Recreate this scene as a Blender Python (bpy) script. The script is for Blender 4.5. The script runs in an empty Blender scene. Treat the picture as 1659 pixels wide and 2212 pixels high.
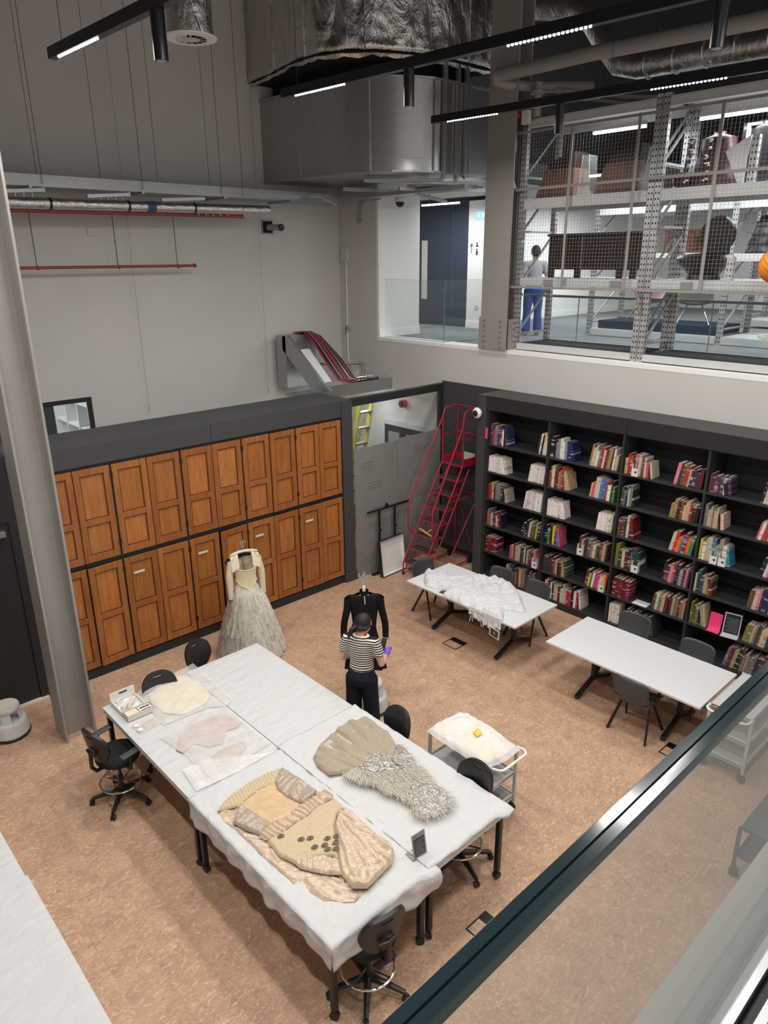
import bpy, bmesh, math, random
from math import sin, cos, pi, radians, hypot, atan2
from mathutils import Vector, Matrix, noise, geometry
import numpy as np
SC = bpy.context.scene
COL = SC.collection
random.seed(11)

# ---------------------------------------------------------------- camera, world, exposure
CAM_ROWS = [[0.7323, -0.680945, -0.007146], [-0.231973, -0.239575, -0.942758], [0.640254, 0.692039, -0.333402]]
cd = bpy.data.cameras.new('camera'); cam = bpy.data.objects.new('camera', cd); COL.objects.link(cam)
cd.sensor_fit = 'HORIZONTAL'; cd.sensor_width = 36.0; cd.lens = 36.0 * 1546.812 / 1659.0
cd.clip_start = 0.02; cd.clip_end = 200
_r = Matrix((CAM_ROWS[0], [-v for v in CAM_ROWS[1]], [-v for v in CAM_ROWS[2]])).transposed()
cam.matrix_world = Matrix.Translation((0, 0, 5.3)) @ _r.to_4x4()
SC.camera = cam
W = bpy.data.worlds.new('world'); SC.world = W; W.use_nodes = True
W.node_tree.nodes['Background'].inputs[0].default_value = (1.0, 0.955, 0.915, 1)
W.node_tree.nodes['Background'].inputs[1].default_value = 0.80
SC.view_settings.view_transform = 'Standard'
SC.view_settings.look = 'None'
SC.view_settings.exposure = 0.0
SC.view_settings.gamma = 1.0
SC.view_settings.use_curve_mapping = False
LED_W = 60.0      # watts of each ceiling track module
TUBE_W = 26.0     # watts of each linear light on the upper level

# ---------------------------------------------------------------- materials
def lin(c):
    return tuple((v / 12.92 if v <= 0.04045 else ((v + 0.055) / 1.055) ** 2.4) for v in c)
def rgb(r, g, b): return lin((r / 255, g / 255, b / 255))

class NT:
    def __init__(s, name):
        s.m = bpy.data.materials.new(name); s.m.use_nodes = True
        s.t = s.m.node_tree; s.b = s.t.nodes['Principled BSDF']
    def n(s, typ, **kw):
        x = s.t.nodes.new(typ)
        for k, v in kw.items():
            if k in x.inputs: x.inputs[k].default_value = v
            else: setattr(x, k, v)
        return x
    def l(s, a, b): s.t.links.new(a, b)
    def ramp(s, fac, stops):
        r = s.n('ShaderNodeValToRGB'); e = r.color_ramp.elements
        while len(e) < len(stops): e.new(0.5)
        for q, (p, c) in zip(e, stops): q.position = p; q.color = (*c, 1)
        s.l(fac, r.inputs[0]); return r.outputs[0]
    def noise(s, scale, detail=3, rough=0.55, vec=None, dist=0.0):
        x = s.n('ShaderNodeTexNoise', Scale=scale, Detail=detail, Roughness=rough, Distortion=dist)
        if vec is not None: s.l(vec, x.inputs['Vector'])
        return x.outputs[0]
    def objco(s, scale=None):
        c = s.n('ShaderNodeTexCoord').outputs['Object']
        if scale:
            mp = s.n('ShaderNodeMapping'); mp.inputs['Scale'].default_value = scale
            s.l(c, mp.inputs['Vector']); c = mp.outputs[0]
        return c
    def pos(s, scale=None):
        c = s.n('ShaderNodeNewGeometry').outputs['Position']
        if scale:
            mp = s.n('ShaderNodeMapping'); mp.inputs['Scale'].default_value = scale
            s.l(c, mp.inputs['Vector']); c = mp.outputs[0]
        return c
    def bump(s, h, strength=0.3, dist=0.01):
        x = s.n('ShaderNodeBump', Strength=strength, Distance=dist)
        s.l(h, x.inputs['Height']); s.l(x.outputs[0], s.b.inputs['Normal']); return x
    def set(s, col=None, rough=None, metal=None, spec=None, **kw):
        if col is not None: s.b.inputs['Base Color'].default_value = (*col, 1)
        if rough is not None: s.b.inputs['Roughness'].default_value = rough
        if metal is not None: s.b.inputs['Metallic'].default_value = metal
        if spec is not None: s.b.inputs['Specular IOR Level'].default_value = spec
        for k, v in kw.items(): s.b.inputs[k].default_value = v
        return s

def plain(name, col, rough=0.5, metal=0.0, var=0.10, vs=6.0, bump=0.0, bs=80.0, spec=0.5, bd=0.004):
    k = NT(name).set(col, rough, metal, spec)
    co = k.objco()
    if var:
        k.l(k.ramp(k.noise(vs, 4, vec=co), [(0.25, tuple(v * (1 - var) for v in col)), (0.75, tuple(min(1, v * (1 + var)) for v in col))]), k.b.inputs['Base Color'])
    if bump: k.bump(k.noise(bs, 3, vec=co), bump, bd)
    return k.m

def emit(name, col, strength):
    k = NT(name).set((0.02, 0.02, 0.02), 0.5)
    k.b.inputs['Emission Color'].default_value = (*col, 1); k.b.inputs['Emission Strength'].default_value = strength
    return k.m

def glassy(name, tint, refl=0.06, alpha=0.08):
    """thin clear pane: mostly transparent, a fresnel gloss, a little tint, a painted haze"""
    k = NT(name); t = k.t
    tr = k.n('ShaderNodeBsdfTransparent'); tr.inputs[0].default_value = (*tint, 1)
    gl = k.n('ShaderNodeBsdfGlossy'); gl.inputs['Roughness'].default_value = 0.03
    fr = k.n('ShaderNodeFresnel', IOR=1.45)
    bf = k.n('ShaderNodeNewGeometry').outputs['Backfacing']; ir = k.n('ShaderNodeMapRange')
    ir.inputs['To Min'].default_value = 1.45; ir.inputs['To Max'].default_value = 1 / 1.45; k.l(bf, ir.inputs[0]); k.l(ir.outputs[0], fr.inputs['IOR'])
    mx = k.n('ShaderNodeMixShader'); k.l(fr.outputs[0], mx.inputs[0]); k.l(tr.outputs[0], mx.inputs[1]); k.l(gl.outputs[0], mx.inputs[2])
    df = k.n('ShaderNodeBsdfDiffuse'); df.inputs[0].default_value = (0.6, 0.64, 0.62, 1)  # diffuse layer paints a pale haze across the pane
    m2 = k.n('ShaderNodeMixShader'); m2.inputs[0].default_value = alpha
    k.l(mx.outputs[0], m2.inputs[1]); k.l(df.outputs[0], m2.inputs[2])
    k.l(m2.outputs[0], t.nodes['Material Output'].inputs[0]); return k.m

def veil(name, col, alpha, rough=0.9, ns=9.0, wob=0.25):
    """tissue and tulle: cloth mixed with transparency, uneven"""
    k = NT(name).set(col, rough, 0, 0.2)
    f = k.noise(ns, 4, vec=k.objco())
    mr = k.n('ShaderNodeMapRange'); k.l(f, mr.inputs[0])
    mr.inputs['From Min'].default_value = 0.3; mr.inputs['From Max'].default_value = 0.7
    mr.inputs['To Min'].default_value = max(0, alpha - wob); mr.inputs['To Max'].default_value = min(1, alpha + wob)
    k.l(mr.outputs[0], k.b.inputs['Alpha']); return k.m

def wood_mat(name, c0, c1, rough=0.38):
    k = NT(name).set(c1, rough, 0, 0.4)
    co = k.objco((9.0, 9.0, 0.9)); inf = k.n('ShaderNodeObjectInfo')
    ad = k.n('ShaderNodeVectorMath', operation='ADD'); k.l(co, ad.inputs[0])
    mu = k.n('ShaderNodeMath', operation='MULTIPLY'); mu.inputs[1].default_value = 40; k.l(inf.outputs['Random'], mu.inputs[0]); k.l(mu.outputs[0], ad.inputs[1])
    f = k.noise(2.6, 6, 0.62, vec=ad.outputs[0], dist=0.8)
    cr = k.ramp(f, [(0.28, c0), (0.55, tuple((a + b) / 2 for a, b in zip(c0, c1))), (0.78, c1)])
    hs = k.n('ShaderNodeHueSaturation'); k.l(cr, hs.inputs['Color'])
    mr = k.n('ShaderNodeMapRange'); mr.inputs['To Min'].default_value = 0.86; mr.inputs['To Max'].default_value = 1.12
    k.l(inf.outputs['Random'], mr.inputs[0]); k.l(mr.outputs[0], hs.inputs['Value'])
    k.l(hs.outputs[0], k.b.inputs['Base Color'])
    k.bump(f, 0.08, 0.003); return k.m

def foil_mat(name, col=(0.62, 0.60, 0.57), sc=3.0, st=0.9):
    k = NT(name).set(col, 0.30, 1.0)
    co = k.objco((1.0, 1.0, 0.55))
    a = k.noise(sc, 5, 0.62, vec=co, dist=2.2)
    b = k.noise(sc * 5, 3, 0.6, vec=co, dist=1.0)
    ad = k.n('ShaderNodeMath', operation='ADD'); k.l(a, ad.inputs[0])
    mu = k.n('ShaderNodeMath', operation='MULTIPLY'); mu.inputs[1].default_value = 0.25; k.l(b, mu.inputs[0]); k.l(mu.outputs[0], ad.inputs[1])
    k.bump(ad.outputs[0], st, 0.06); return k.m

def galv_mat(name, col=(0.44, 0.45, 0.45), rough=0.42):
    k = NT(name).set(col, rough, 0.85)
    v = k.n('ShaderNodeTexVoronoi', Scale=22.0); k.l(k.objco(), v.inputs['Vector'])
    k.l(k.ramp(v.outputs['Color'], [(0.0, tuple(c * 0.93 for c in col)), (1.0, tuple(c * 1.05 for c in col))]), k.b.inputs['Base Color'])
    return k.m

def satin_mat(name, col, rough=0.33, bump=0.25, bs=30):
    k = NT(name).set(col, rough, 0.0, 0.85 if rough < 0.35 else 0.4)
    k.b.inputs['Sheen Weight'].default_value = 0.25
    co = k.objco((1, 1, 1))
    f = k.noise(bs, 4, 0.6, vec=co, dist=1.5)
    k.l(k.ramp(f, [(0.3, tuple(c * 0.86 for c in col)), (0.7, tuple(min(1, c * 1.08) for c in col))]), k.b.inputs['Base Color'])
    k.bump(f, bump, 0.006); return k.m

def cork_mat():
    k = NT('cork'); k.set((0.4, 0.26, 0.17), 0.55, 0, 0.35)
    p = k.pos()
    sx = k.n('ShaderNodeSeparateXYZ'); k.l(p, sx.inputs[0])
    def cell(sock, size):
        d = k.n('ShaderNodeMath', operation='DIVIDE'); d.inputs[1].default_value = size; k.l(sock, d.inputs[0])
        f = k.n('ShaderNodeMath', operation='FLOOR'); k.l(d.outputs[0], f.inputs[0]); return f.outputs[0]
    cx = k.n('ShaderNodeCombineXYZ'); k.l(cell(sx.outputs[0], 0.30), cx.inputs[0]); k.l(cell(sx.outputs[1], 0.90), cx.inputs[1])
    wn = k.n('ShaderNodeTexWhiteNoise'); k.l(cx.outputs[0], wn.inputs['Vector'])
    off = k.n('ShaderNodeVectorMath', operation='MULTIPLY_ADD'); k.l(wn.outputs['Color'], off.inputs[0]); off.inputs[1].default_value = (9, 9, 0); k.l(p, off.inputs[2])
    v = off.outputs[0]
    big = k.noise(4.0, 3, 0.6, vec=v)
    tint = k.ramp(big, [(0.30, rgb(171, 136, 114)), (0.70, rgb(194, 158, 129))])
    st = k.n('ShaderNodeMapping'); st.inputs['Rotation'].default_value = (0, 0, 0.5); st.inputs['Scale'].default_value = (1.0, 2.0, 1.0); k.l(v, st.inputs['Vector'])
    flk = k.n('ShaderNodeTexNoise', Scale=9.0, Detail=6.0, Roughness=0.66, Distortion=2.6); k.l(st.outputs[0], flk.inputs['Vector'])
    m1 = k.n('ShaderNodeMapRange'); m1.inputs['From Min'].default_value = 0.50; m1.inputs['From Max'].default_value = 0.68; m1.inputs['To Max'].default_value = 0.85; k.l(flk.outputs[0], m1.inputs[0])
    mx = k.n('ShaderNodeMix', data_type='RGBA'); k.l(m1.outputs[0], mx.inputs['Factor']); k.l(tint, mx.inputs['A']); mx.inputs['B'].default_value = (*rgb(222, 191, 160), 1)
    dk = k.n('ShaderNodeTexNoise', Scale=12.0, Detail=6.0, Roughness=0.70, Distortion=2.2)
    ad = k.n('ShaderNodeVectorMath', operation='ADD'); ad.inputs[1].default_value = (3.3, 7.1, 0); k.l(st.outputs[0], ad.inputs[0]); k.l(ad.outputs[0], dk.inputs['Vector'])
    m2 = k.n('ShaderNodeMapRange'); m2.inputs['From Min'].default_value = 0.55; m2.inputs['From Max'].default_value = 0.72; m2.inputs['To Max'].default_value = 0.9; k.l(dk.outputs[0], m2.inputs[0])
    m3 = k.n('ShaderNodeMix', data_type='RGBA'); k.l(m2.outputs[0], m3.inputs['Factor']); k.l(mx.outputs['Result'], m3.inputs['A']); m3.inputs['B'].default_value = (*rgb(130, 98, 76), 1)
    # plank to plank tone
    hs = k.n('ShaderNodeHueSaturation'); k.l(m3.outputs['Result'], hs.inputs['Color'])
    mr = k.n('ShaderNodeMapRange'); mr.inputs['To Min'].default_value = 0.95; mr.inputs['To Max'].default_value = 1.04; k.l(wn.outputs['Value'], mr.inputs[0]); k.l(mr.outputs[0], hs.inputs['Value'])
    k.l(hs.outputs[0], k.b.inputs['Base Color'])
    k.bump(flk.outputs[0], 0.05, 0.002)
    return k.m

def linen_mat(name, col=(0.80, 0.80, 0.80), sc=7.0, st=0.35, aniso=(1, 1, 1)):
    k = NT(name).set(col, 0.75, 0, 0.25)
    co = k.objco(aniso)
    f = k.noise(sc, 5, 0.6, vec=co, dist=0.6); k.bump(f, st, 0.02)
    k.l(k.ramp(f, [(0.2, tuple(c * 0.95 for c in col)), (0.8, col)]), k.b.inputs['Base Color']); return k.m

def book_mat():
    """cloth and paper covers: colour of the object itself, with printed bands on the spine"""
    k = NT('book_cover').set((0.5, 0.5, 0.5), 0.5, 0, 0.4)
    inf = k.n('ShaderNodeObjectInfo')
    co = k.objco((1, 1, 1)); sx = k.n('ShaderNodeSeparateXYZ'); k.l(co, sx.inputs[0])
    cb = k.n('ShaderNodeCombineXYZ'); mu = k.n('ShaderNodeMath', operation='MULTIPLY'); mu.inputs[1].default_value = 31; k.l(inf.outputs['Random'], mu.inputs[0])
    k.l(mu.outputs[0], cb.inputs[0]); k.l(sx.outputs[2], cb.inputs[2])
    f = k.n('ShaderNodeTexNoise', Scale=9.0, Detail=3.0); k.l(cb.outputs[0], f.inputs['Vector'])
    m = k.n('ShaderNodeMapRange'); m.inputs['From Min'].default_value = 0.58; m.inputs['From Max'].default_value = 0.62; m.inputs['To Max'].default_value = 0.55; k.l(f.outputs[0], m.inputs[0])
    inv = k.n('ShaderNodeMix', data_type='RGBA'); k.l(m.outputs[0], inv.inputs['Factor']); k.l(inf.outputs['Color'], inv.inputs['A'])
    lum = k.n('ShaderNodeRGBToBW'); k.l(inf.outputs['Color'], lum.inputs[0])
    gt = k.n('ShaderNodeMath', operation='LESS_THAN'); gt.inputs[1].default_value = 0.2; k.l(lum.outputs[0], gt.inputs[0])
    mr = k.n('ShaderNodeMapRange'); mr.inputs['To Min'].default_value = 0.06; mr.inputs['To Max'].default_value = 0.6; k.l(gt.outputs[0], mr.inputs[0])
    k.l(mr.outputs[0], inv.inputs['B']); k.l(inv.outputs['Result'], k.b.inputs['Base Color']); return k.m

def painted_glint_mat(name, col):
    k = NT(name).set(col, 0.3, 0.35)
    v = k.n('ShaderNodeTexVoronoi', Scale=150.0); k.l(k.objco(), v.inputs['Vector'])
    k.l(k.ramp(v.outputs['Color'], [(0.35, tuple(c * 0.45 for c in col)), (0.62, col), (0.8, (0.95, 0.93, 0.9))]), k.b.inputs['Base Color'])  # sequin cells: bright glints and dark gaps painted into the colour
    k.bump(v.outputs['Color'], 1.0, 0.01); return k.m

def stripe_mat():
    k = NT('striped_jersey').set((0.8, 0.78, 0.74), 0.85, 0, 0.2)
    co = k.objco(); sx = k.n('ShaderNodeSeparateXYZ'); k.l(co, sx.inputs[0])
    w = k.noise(6.0, 2, vec=co)
    a = k.n('ShaderNodeMath', operation='MULTIPLY_ADD'); k.l(w, a.inputs[0]); a.inputs[1].default_value = 0.02; k.l(sx.outputs[2], a.inputs[2])
    d = k.n('ShaderNodeMath', operation='MULTIPLY'); d.inputs[1].default_value = 36.0; k.l(a.outputs[0], d.inputs[0])
    f = k.n('ShaderNodeMath', operation='FRACT'); k.l(d.outputs[0], f.inputs[0])
    g = k.n('ShaderNodeMath', operation='GREATER_THAN'); g.inputs[1].default_value = 0.52; k.l(f.outputs[0], g.inputs[0])
    k.l(k.ramp(g.outputs[0], [(0.4, rgb(222, 216, 204)), (0.6, rgb(30, 30, 34))]), k.b.inputs['Base Color']); return k.m

MT = {}
MT['cork'] = cork_mat()
MT['wall'] = plain('white_wall_paint', rgb(202, 199, 195), 0.8, var=0.03, vs=1.2, bump=0.06, bs=180, spec=0.2)
MT['wall2'] = plain('upper_wall_paint', rgb(232, 231, 227), 0.8, var=0.02, vs=1.0, spec=0.2)
MT['trimw'] = plain('white_trim', rgb(240, 240, 238), 0.6, var=0.02)
MT['dark'] = plain('charcoal_laminate', rgb(66, 66, 68), 0.55, var=0.05, spec=0.35)
MT['dark2'] = plain('black_laminate', rgb(40, 41, 43), 0.5, var=0.06, spec=0.4)
MT['shelf'] = plain('dark_shelf', rgb(50, 51, 53), 0.55, var=0.06, spec=0.35)
MT['black'] = plain('black_plastic', rgb(28, 28, 30), 0.42, var=0.12, bump=0.1, bs=200)
MT['blackm'] = plain('black_metal', rgb(22, 22, 24), 0.38, var=0.1)
MT['meshfab'] = plain('black_fabric', rgb(34, 35, 38), 0.85, var=0.2, vs=60, bump=0.4, bs=300, spec=0.2)
MT['chairg'] = plain('dark_grey_shell', rgb(66, 68, 70), 0.5, var=0.05)
MT['steelp'] = plain('grey_painted_steel', rgb(146, 143, 139), 0.45, var=0.06, vs=3)
MT['chrome'] = plain('chrome', (0.75, 0.75, 0.76), 0.14, 1.0, var=0.05)
MT['galv'] = galv_mat('galvanised_steel')
MT['duct'] = galv_mat('duct_steel', (0.44, 0.435, 0.425), 0.34)
MT['rack'] = galv_mat('rack_steel', (0.60, 0.61, 0.61), 0.5)
MT['rackw'] = plain('rack_grey_paint', rgb(196, 197, 196), 0.5, var=0.05)
MT['foil'] = foil_mat('foil_wrap', sc=2.0, st=0.7)
MT['foilp'] = foil_mat('foil_pipe', (0.74, 0.73, 0.71), 8.0, 0.35)
MT['hole'] = plain('dark_void', rgb(10, 10, 11), 0.9, var=0)
MT['grille'] = plain('grating', rgb(72, 74, 75), 0.6, 0.4)
MT['wood'] = wood_mat('varnished_oak', rgb(132, 78, 40), rgb(172, 110, 58))
MT['woodp'] = wood_mat('varnished_oak_panel', rgb(144, 86, 42), rgb(184, 120, 62))
MT['woodshade'] = wood_mat('shadow_line_moulding', rgb(78, 42, 22), rgb(112, 64, 34))  # mouldings darkened in colour to draw the shadow line round each panel
MT['bronze'] = plain('dark_hinge_metal', rgb(92, 74, 54), 0.45, 0.6)
MT['darkwood'] = wood_mat('dark_stained_wood', rgb(26, 20, 18), rgb(58, 44, 38))
MT['brownwood'] = wood_mat('brown_carved_wood', rgb(52, 30, 22), rgb(104, 66, 50))
MT['tanbox'] = wood_mat('brown_veneer', rgb(92, 62, 50), rgb(136, 100, 84))
MT['linen'] = linen_mat('white_padding_sheet', (0.605, 0.607, 0.61), 5.0, 1.0, (1, 2.4, 1))
MT['cloth'] = linen_mat('white_tablecloth', (0.60, 0.602, 0.605), 6.0, 1.0)
MT['paper'] = linen_mat('white_paper_top', (0.66, 0.665, 0.67), 9.0, 0.15)
MT['muslin'] = linen_mat('white_cotton', (0.66, 0.665, 0.67), 10.0, 0.6)
MT['white'] = plain('white_paint', rgb(226, 226, 224), 0.45, var=0.03)
MT['offw'] = plain('off_white_card', rgb(214, 206, 194), 0.7, var=0.04)
MT['greyt'] = plain('light_grey_powder_coat', rgb(196, 197, 197), 0.45, var=0.04)
MT['dtrolley'] = plain('dark_trolley_paint', rgb(70, 70, 70), 0.5, var=0.06)
MT['red'] = plain('red_powder_coat', rgb(176, 30, 56), 0.4, var=0.08)
MT['redp'] = plain('red_pipe_paint', rgb(150, 66, 58), 0.5, var=0.08)
MT['tread'] = plain('rubber_tread', rgb(44, 48, 47), 0.8, var=0.15, vs=40, bump=0.5, bs=150)
MT['yellow'] = plain('yellow_fibreglass', rgb(206, 190, 66), 0.5, var=0.06)
MT['yel2'] = plain('yellow_plastic', rgb(226, 200, 84), 0.5, var=0.05)
MT['note'] = plain('sticky_note', rgb(250, 206, 70), 0.7, var=0.04)
MT['alum'] = plain('aluminium', (0.6, 0.61, 0.62), 0.35, 0.9, var=0.06)
MT['cement'] = plain('cement_board', rgb(126, 125, 122), 0.85, var=0.10, vs=2.2, bump=0.15, bs=60, spec=0.2)
MT['print'] = plain('faint_grey_print', rgb(98, 97, 95), 0.85, var=0.1)
MT['satin'] = satin_mat('champagne_satin', rgb(200, 177, 152), 0.27, 0.25, 26)
MT['satin2'] = satin_mat('grey_beige_satin', rgb(170, 154, 136), 0.30, 0.5, 26)
MT['lining'] = satin_mat('apricot_lining', rgb(206, 174, 138), 0.45, 0.15, 10)
MT['lace'] = satin_mat('aged_lace', rgb(200, 180, 148), 0.85, 0.5, 60)
MT['chiffon'] = satin_mat('grey_chiffon', rgb(164, 151, 132), 0.75, 0.25, 40)
MT['featherm'] = plain('pale_feathers', rgb(186, 178, 165), 0.85, var=0.12, vs=30, bump=0.6, bs=110)
MT['sequin'] = painted_glint_mat('sequins_painted_glint', (0.62, 0.57, 0.50))
MT['corset'] = satin_mat('cream_brocade', rgb(226, 214, 180), 0.55, 0.5, 60)
MT['tulle'] = veil('grey_tulle', rgb(228, 224, 212), 0.30, ns=14, wob=0.22)
MT['tulle2'] = veil('cream_tulle', rgb(234, 229, 216), 0.72, ns=14, wob=0.2)
MT['lacesl'] = veil('cream_lace', rgb(226, 218, 194), 0.88, ns=60, wob=0.15)
MT['tissue'] = veil('acid_free_tissue', rgb(232, 230, 226), 0.40, ns=7, wob=0.12)
MT['tissue2'] = veil('clear_tissue', rgb(236, 234, 232), 0.62, ns=6, wob=0.14)
MT['creamcl'] = satin_mat('cream_silk', rgb(232, 218, 186), 0.6, 0.4, 12)
MT['pinkcl'] = satin_mat('pale_pink_feathery_silk', rgb(196, 172, 158), 0.8, 0.5, 26)
MT['blackcl'] = plain('black_crepe', rgb(20, 19, 21), 0.8, var=0.2, vs=18, bump=0.3, bs=60, spec=0.2)
MT['jeans'] = plain('dark_denim', rgb(30, 33, 42), 0.85, var=0.12, vs=40, bump=0.3, bs=200, spec=0.2)
MT['jeansb'] = plain('blue_denim', rgb(54, 78, 140), 0.85, var=0.12, vs=40, spec=0.2)
MT['greyshirt'] = plain('grey_jersey', rgb(160, 160, 164), 0.85, var=0.15, vs=60, spec=0.2)
MT['stripe'] = stripe_mat()
MT['skin'] = plain('skin', rgb(206, 158, 132), 0.55, var=0.05, spec=0.35)
MT['hair'] = plain('black_hair', rgb(20, 17, 17), 0.6, var=0.3, vs=30, bump=0.5, bs=90)
MT['glove'] = plain('purple_nitrile', rgb(118, 84, 190), 0.5, var=0.08)
MT['leather'] = plain('oxblood_leather', rgb(62, 26, 30), 0.5, var=0.2, vs=9)
MT['blackobj'] = plain('black_lacquer', rgb(24, 24, 26), 0.45, var=0.2)
MT['orange'] = plain('orange_woven_cane', rgb(232, 150, 40), 0.6, var=0.12, vs=20)
MT['carpet'] = plain('grey_carpet', rgb(128, 132, 133), 0.9, var=0.10, vs=2.5, bump=0.3, bs=250, spec=0.1)
MT['navy'] = plain('navy_door_laminate', rgb(52, 60, 74), 0.5, var=0.05, spec=0.4)
MT['vision'] = plain('vision_panel_light_paint', rgb(196, 192, 180), 0.3, var=0.03)  # plain pale paint stands in for light behind the glass
MT['bluefab'] = plain('navy_felt', rgb(40, 52, 72), 0.9, var=0.15, vs=12, spec=0.1)
MT['ceil'] = plain('dark_ceiling', rgb(52, 52, 52), 0.85, var=0.1)
MT['rail'] = plain('teal_black_rail', rgb(34, 46, 50), 0.10, 0.0, var=0.05)
MT['slab'] = plain('grey_slab_edge', rgb(150, 149, 146), 0.7, var=0.04)
MT['pinkp'] = plain('pink_paper', rgb(244, 60, 130), 0.7, var=0.03)
MT['signblk'] = plain('black_sign_face', rgb(40, 44, 50), 0.35, var=0.05)
MT['signgrey'] = plain('grey_sign_text', rgb(120, 124, 128), 0.5, var=0)
MT['ink'] = plain('black_ink', rgb(16, 16, 16), 0.6, var=0)
MT['pages'] = plain('book_pages', rgb(214, 204, 186), 0.8, var=0.08, vs=90)
MT['clear'] = glassy('clear_glass', (0.965, 0.985, 0.98), alpha=0.025)
MT['balglass'] = glassy('balcony_glass', (0.95, 0.96, 0.955), alpha=0.065)
MT['acrylic'] = glassy('acrylic', (0.93, 0.96, 0.97), alpha=0.08)
MT['gedge'] = plain('glass_edge', rgb(84, 128, 136), 0.2, var=0.05)
MT['led'] = emit('led_lens', (0.95, 0.98, 1.0), 9.0)
MT['tube'] = emit('light_tube', (0.95, 0.98, 1.0), 7.0)
MT['exit'] = emit('exit_sign_glow', (0.10, 0.75, 0.70), 1.1)
MT['book'] = book_mat()

# ---------------------------------------------------------------- mesh builder
class MB:
    def __init__(s): s.v = []; s.f = []; s.mi = []; s.cur = 0
    def _add(s, vs, fs):
        o = len(s.v); s.v += [tuple(p) for p in vs]
        for f in fs: s.f.append([o + i for i in f]); s.mi.append(s.cur)
        return s
    def bx(s, x0, x1, y0, y1, z0, z1, T=None):
        vs = [(x, y, z) for z in (z0, z1) for y in (y0, y1) for x in (x0, x1)]
        if T is not None: vs = [T @ Vector(p) for p in vs]
        return s._add(vs, [(0, 2, 3, 1), (4, 5, 7, 6), (0, 1, 5, 4), (2, 6, 7, 3), (0, 4, 6, 2), (1, 3, 7, 5)])
    def beam(s, a, b, w, h=None, up=(0, 0, 1)):
        """rectangular bar from a to b"""
        a = Vector(a); b = Vector(b); h = h or w; d = (b - a).normalized(); u = Vector(up)
        if abs(d.dot(u)) > 0.98: u = Vector((1, 0, 0))
        r = d.cross(u).normalized(); u = r.cross(d)
        vs = [p + r * i * w / 2 + u * j * h / 2 for p in (a, b) for j in (-1, 1) for i in (-1, 1)]
        return s._add(vs, [(0, 1, 3, 2), (4, 6, 7, 5), (0, 4, 5, 1), (2, 3, 7, 6), (0, 2, 6, 4), (1, 5, 7, 3)])
    def tube(s, pts, r, n=8, closed=False, caps=True, flat=None):
        pts = [Vector(p) for p in pts]; m = len(pts)
        rs = r if isinstance(r, (list, tuple)) else [r] * m
        vs = []; prev = None
        for i, p in enumerate(pts):
            if closed: d = pts[(i + 1) % m] - pts[i - 1]
            else: d = pts[min(i + 1, m - 1)] - pts[max(i - 1, 0)]
            d = d.normalized() if d.length > 1e-9 else Vector((0, 0, 1))
            if prev is None:
                u = Vector((0, 0, 1)) if abs(d.z) < 0.9 else Vector((1, 0, 0))
                a = (u - d * u.dot(d)).normalized()
            else:
                a = prev - d * prev.dot(d); a = a.normalized() if a.length > 1e-6 else d.orthogonal().normalized()
            prev = a; b = d.cross(a)
            for k in range(n):
                t = 2 * pi * k / n; vs.append(p + (a * cos(t) + b * sin(t)) * rs[i])
        fs = []
        for i in range(m if closed else m - 1):
            for k in range(n):
                k2 = (k + 1) % n; j = (i + 1) % m
                fs.append((i * n + k, i * n + k2, j * n + k2, j * n + k))
        if caps and not closed:
            fs.append(tuple(reversed(range(n)))); fs.append(tuple(range((m - 1) * n, m * n)))
        return s._add(vs, fs)
    def cyl(s, a, b, r0, r1=None, n=14): return s.tube([a, b], [r0, r0 if r1 is None else r1], n)
    def lathe(s, prof, n=24, c=(0, 0, 0), T=None, a0=0.0, a1=2 * pi, caps=True):
        full = abs(a1 - a0 - 2 * pi) < 1e-6; m = n if full else n + 1
        vs = []
        for r, z in prof:
            for k in range(m):
                t = a0 + (a1 - a0) * k / n; p = Vector((r * cos(t), r * sin(t), z))
                if T is not None: p = T @ p
                vs.append(p + Vector(c))
        fs = []
        for i in range(len(prof) - 1):
            for k in range(n):
                k2 = (k + 1) % m; fs.append((i * m + k, i * m + k2, (i + 1) * m + k2, (i + 1) * m + k))
        if full and caps:
            if prof[0][0] > 1e-6: fs.append(tuple(reversed(range(m))))
            if prof[-1][0] > 1e-6: fs.append(tuple(range((len(prof) - 1) * m, len(prof) * m)))
        return s._add(vs, fs)
    def prism(s, poly, z0, z1, T=None):
        n = len(poly)
        vs = [Vector((x, y, z0)) for x, y in poly] + [Vector((x, y, z1)) for x, y in poly]
        if T is not None: vs = [T @ p for p in vs]
        return s._add(vs, [tuple(reversed(range(n))), tuple(range(n, 2 * n))] + [(i, (i + 1) % n, n + (i + 1) % n, n + i) for i in range(n)])
    def grid(s, fn, nu, nv, wrap=False):
        vs = [fn(i / nu, j / nv) for j in range(nv + 1) for i in range(nu + (0 if wrap else 1))]
        m = nu if wrap else nu + 1
        fs = [(j * m + i, j * m + (i + 1) % m, (j + 1) * m + (i + 1) % m, (j + 1) * m + i) for j in range(nv) for i in range(nu)]
        return s._add(vs, fs)
    def ball(s, c, r, n=14, sc=(1, 1, 1)):
        pr = [(sin(pi * i / n) * r, -cos(pi * i / n) * r) for i in range(n + 1)]
        pr[0] = (1e-5, -r); pr[-1] = (1e-5, r)
        return s.lathe(pr, n + 4, c, Matrix.Diagonal((*sc, 1)).to_3x3())
    def mat(s, i): s.cur = i; return s
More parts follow.
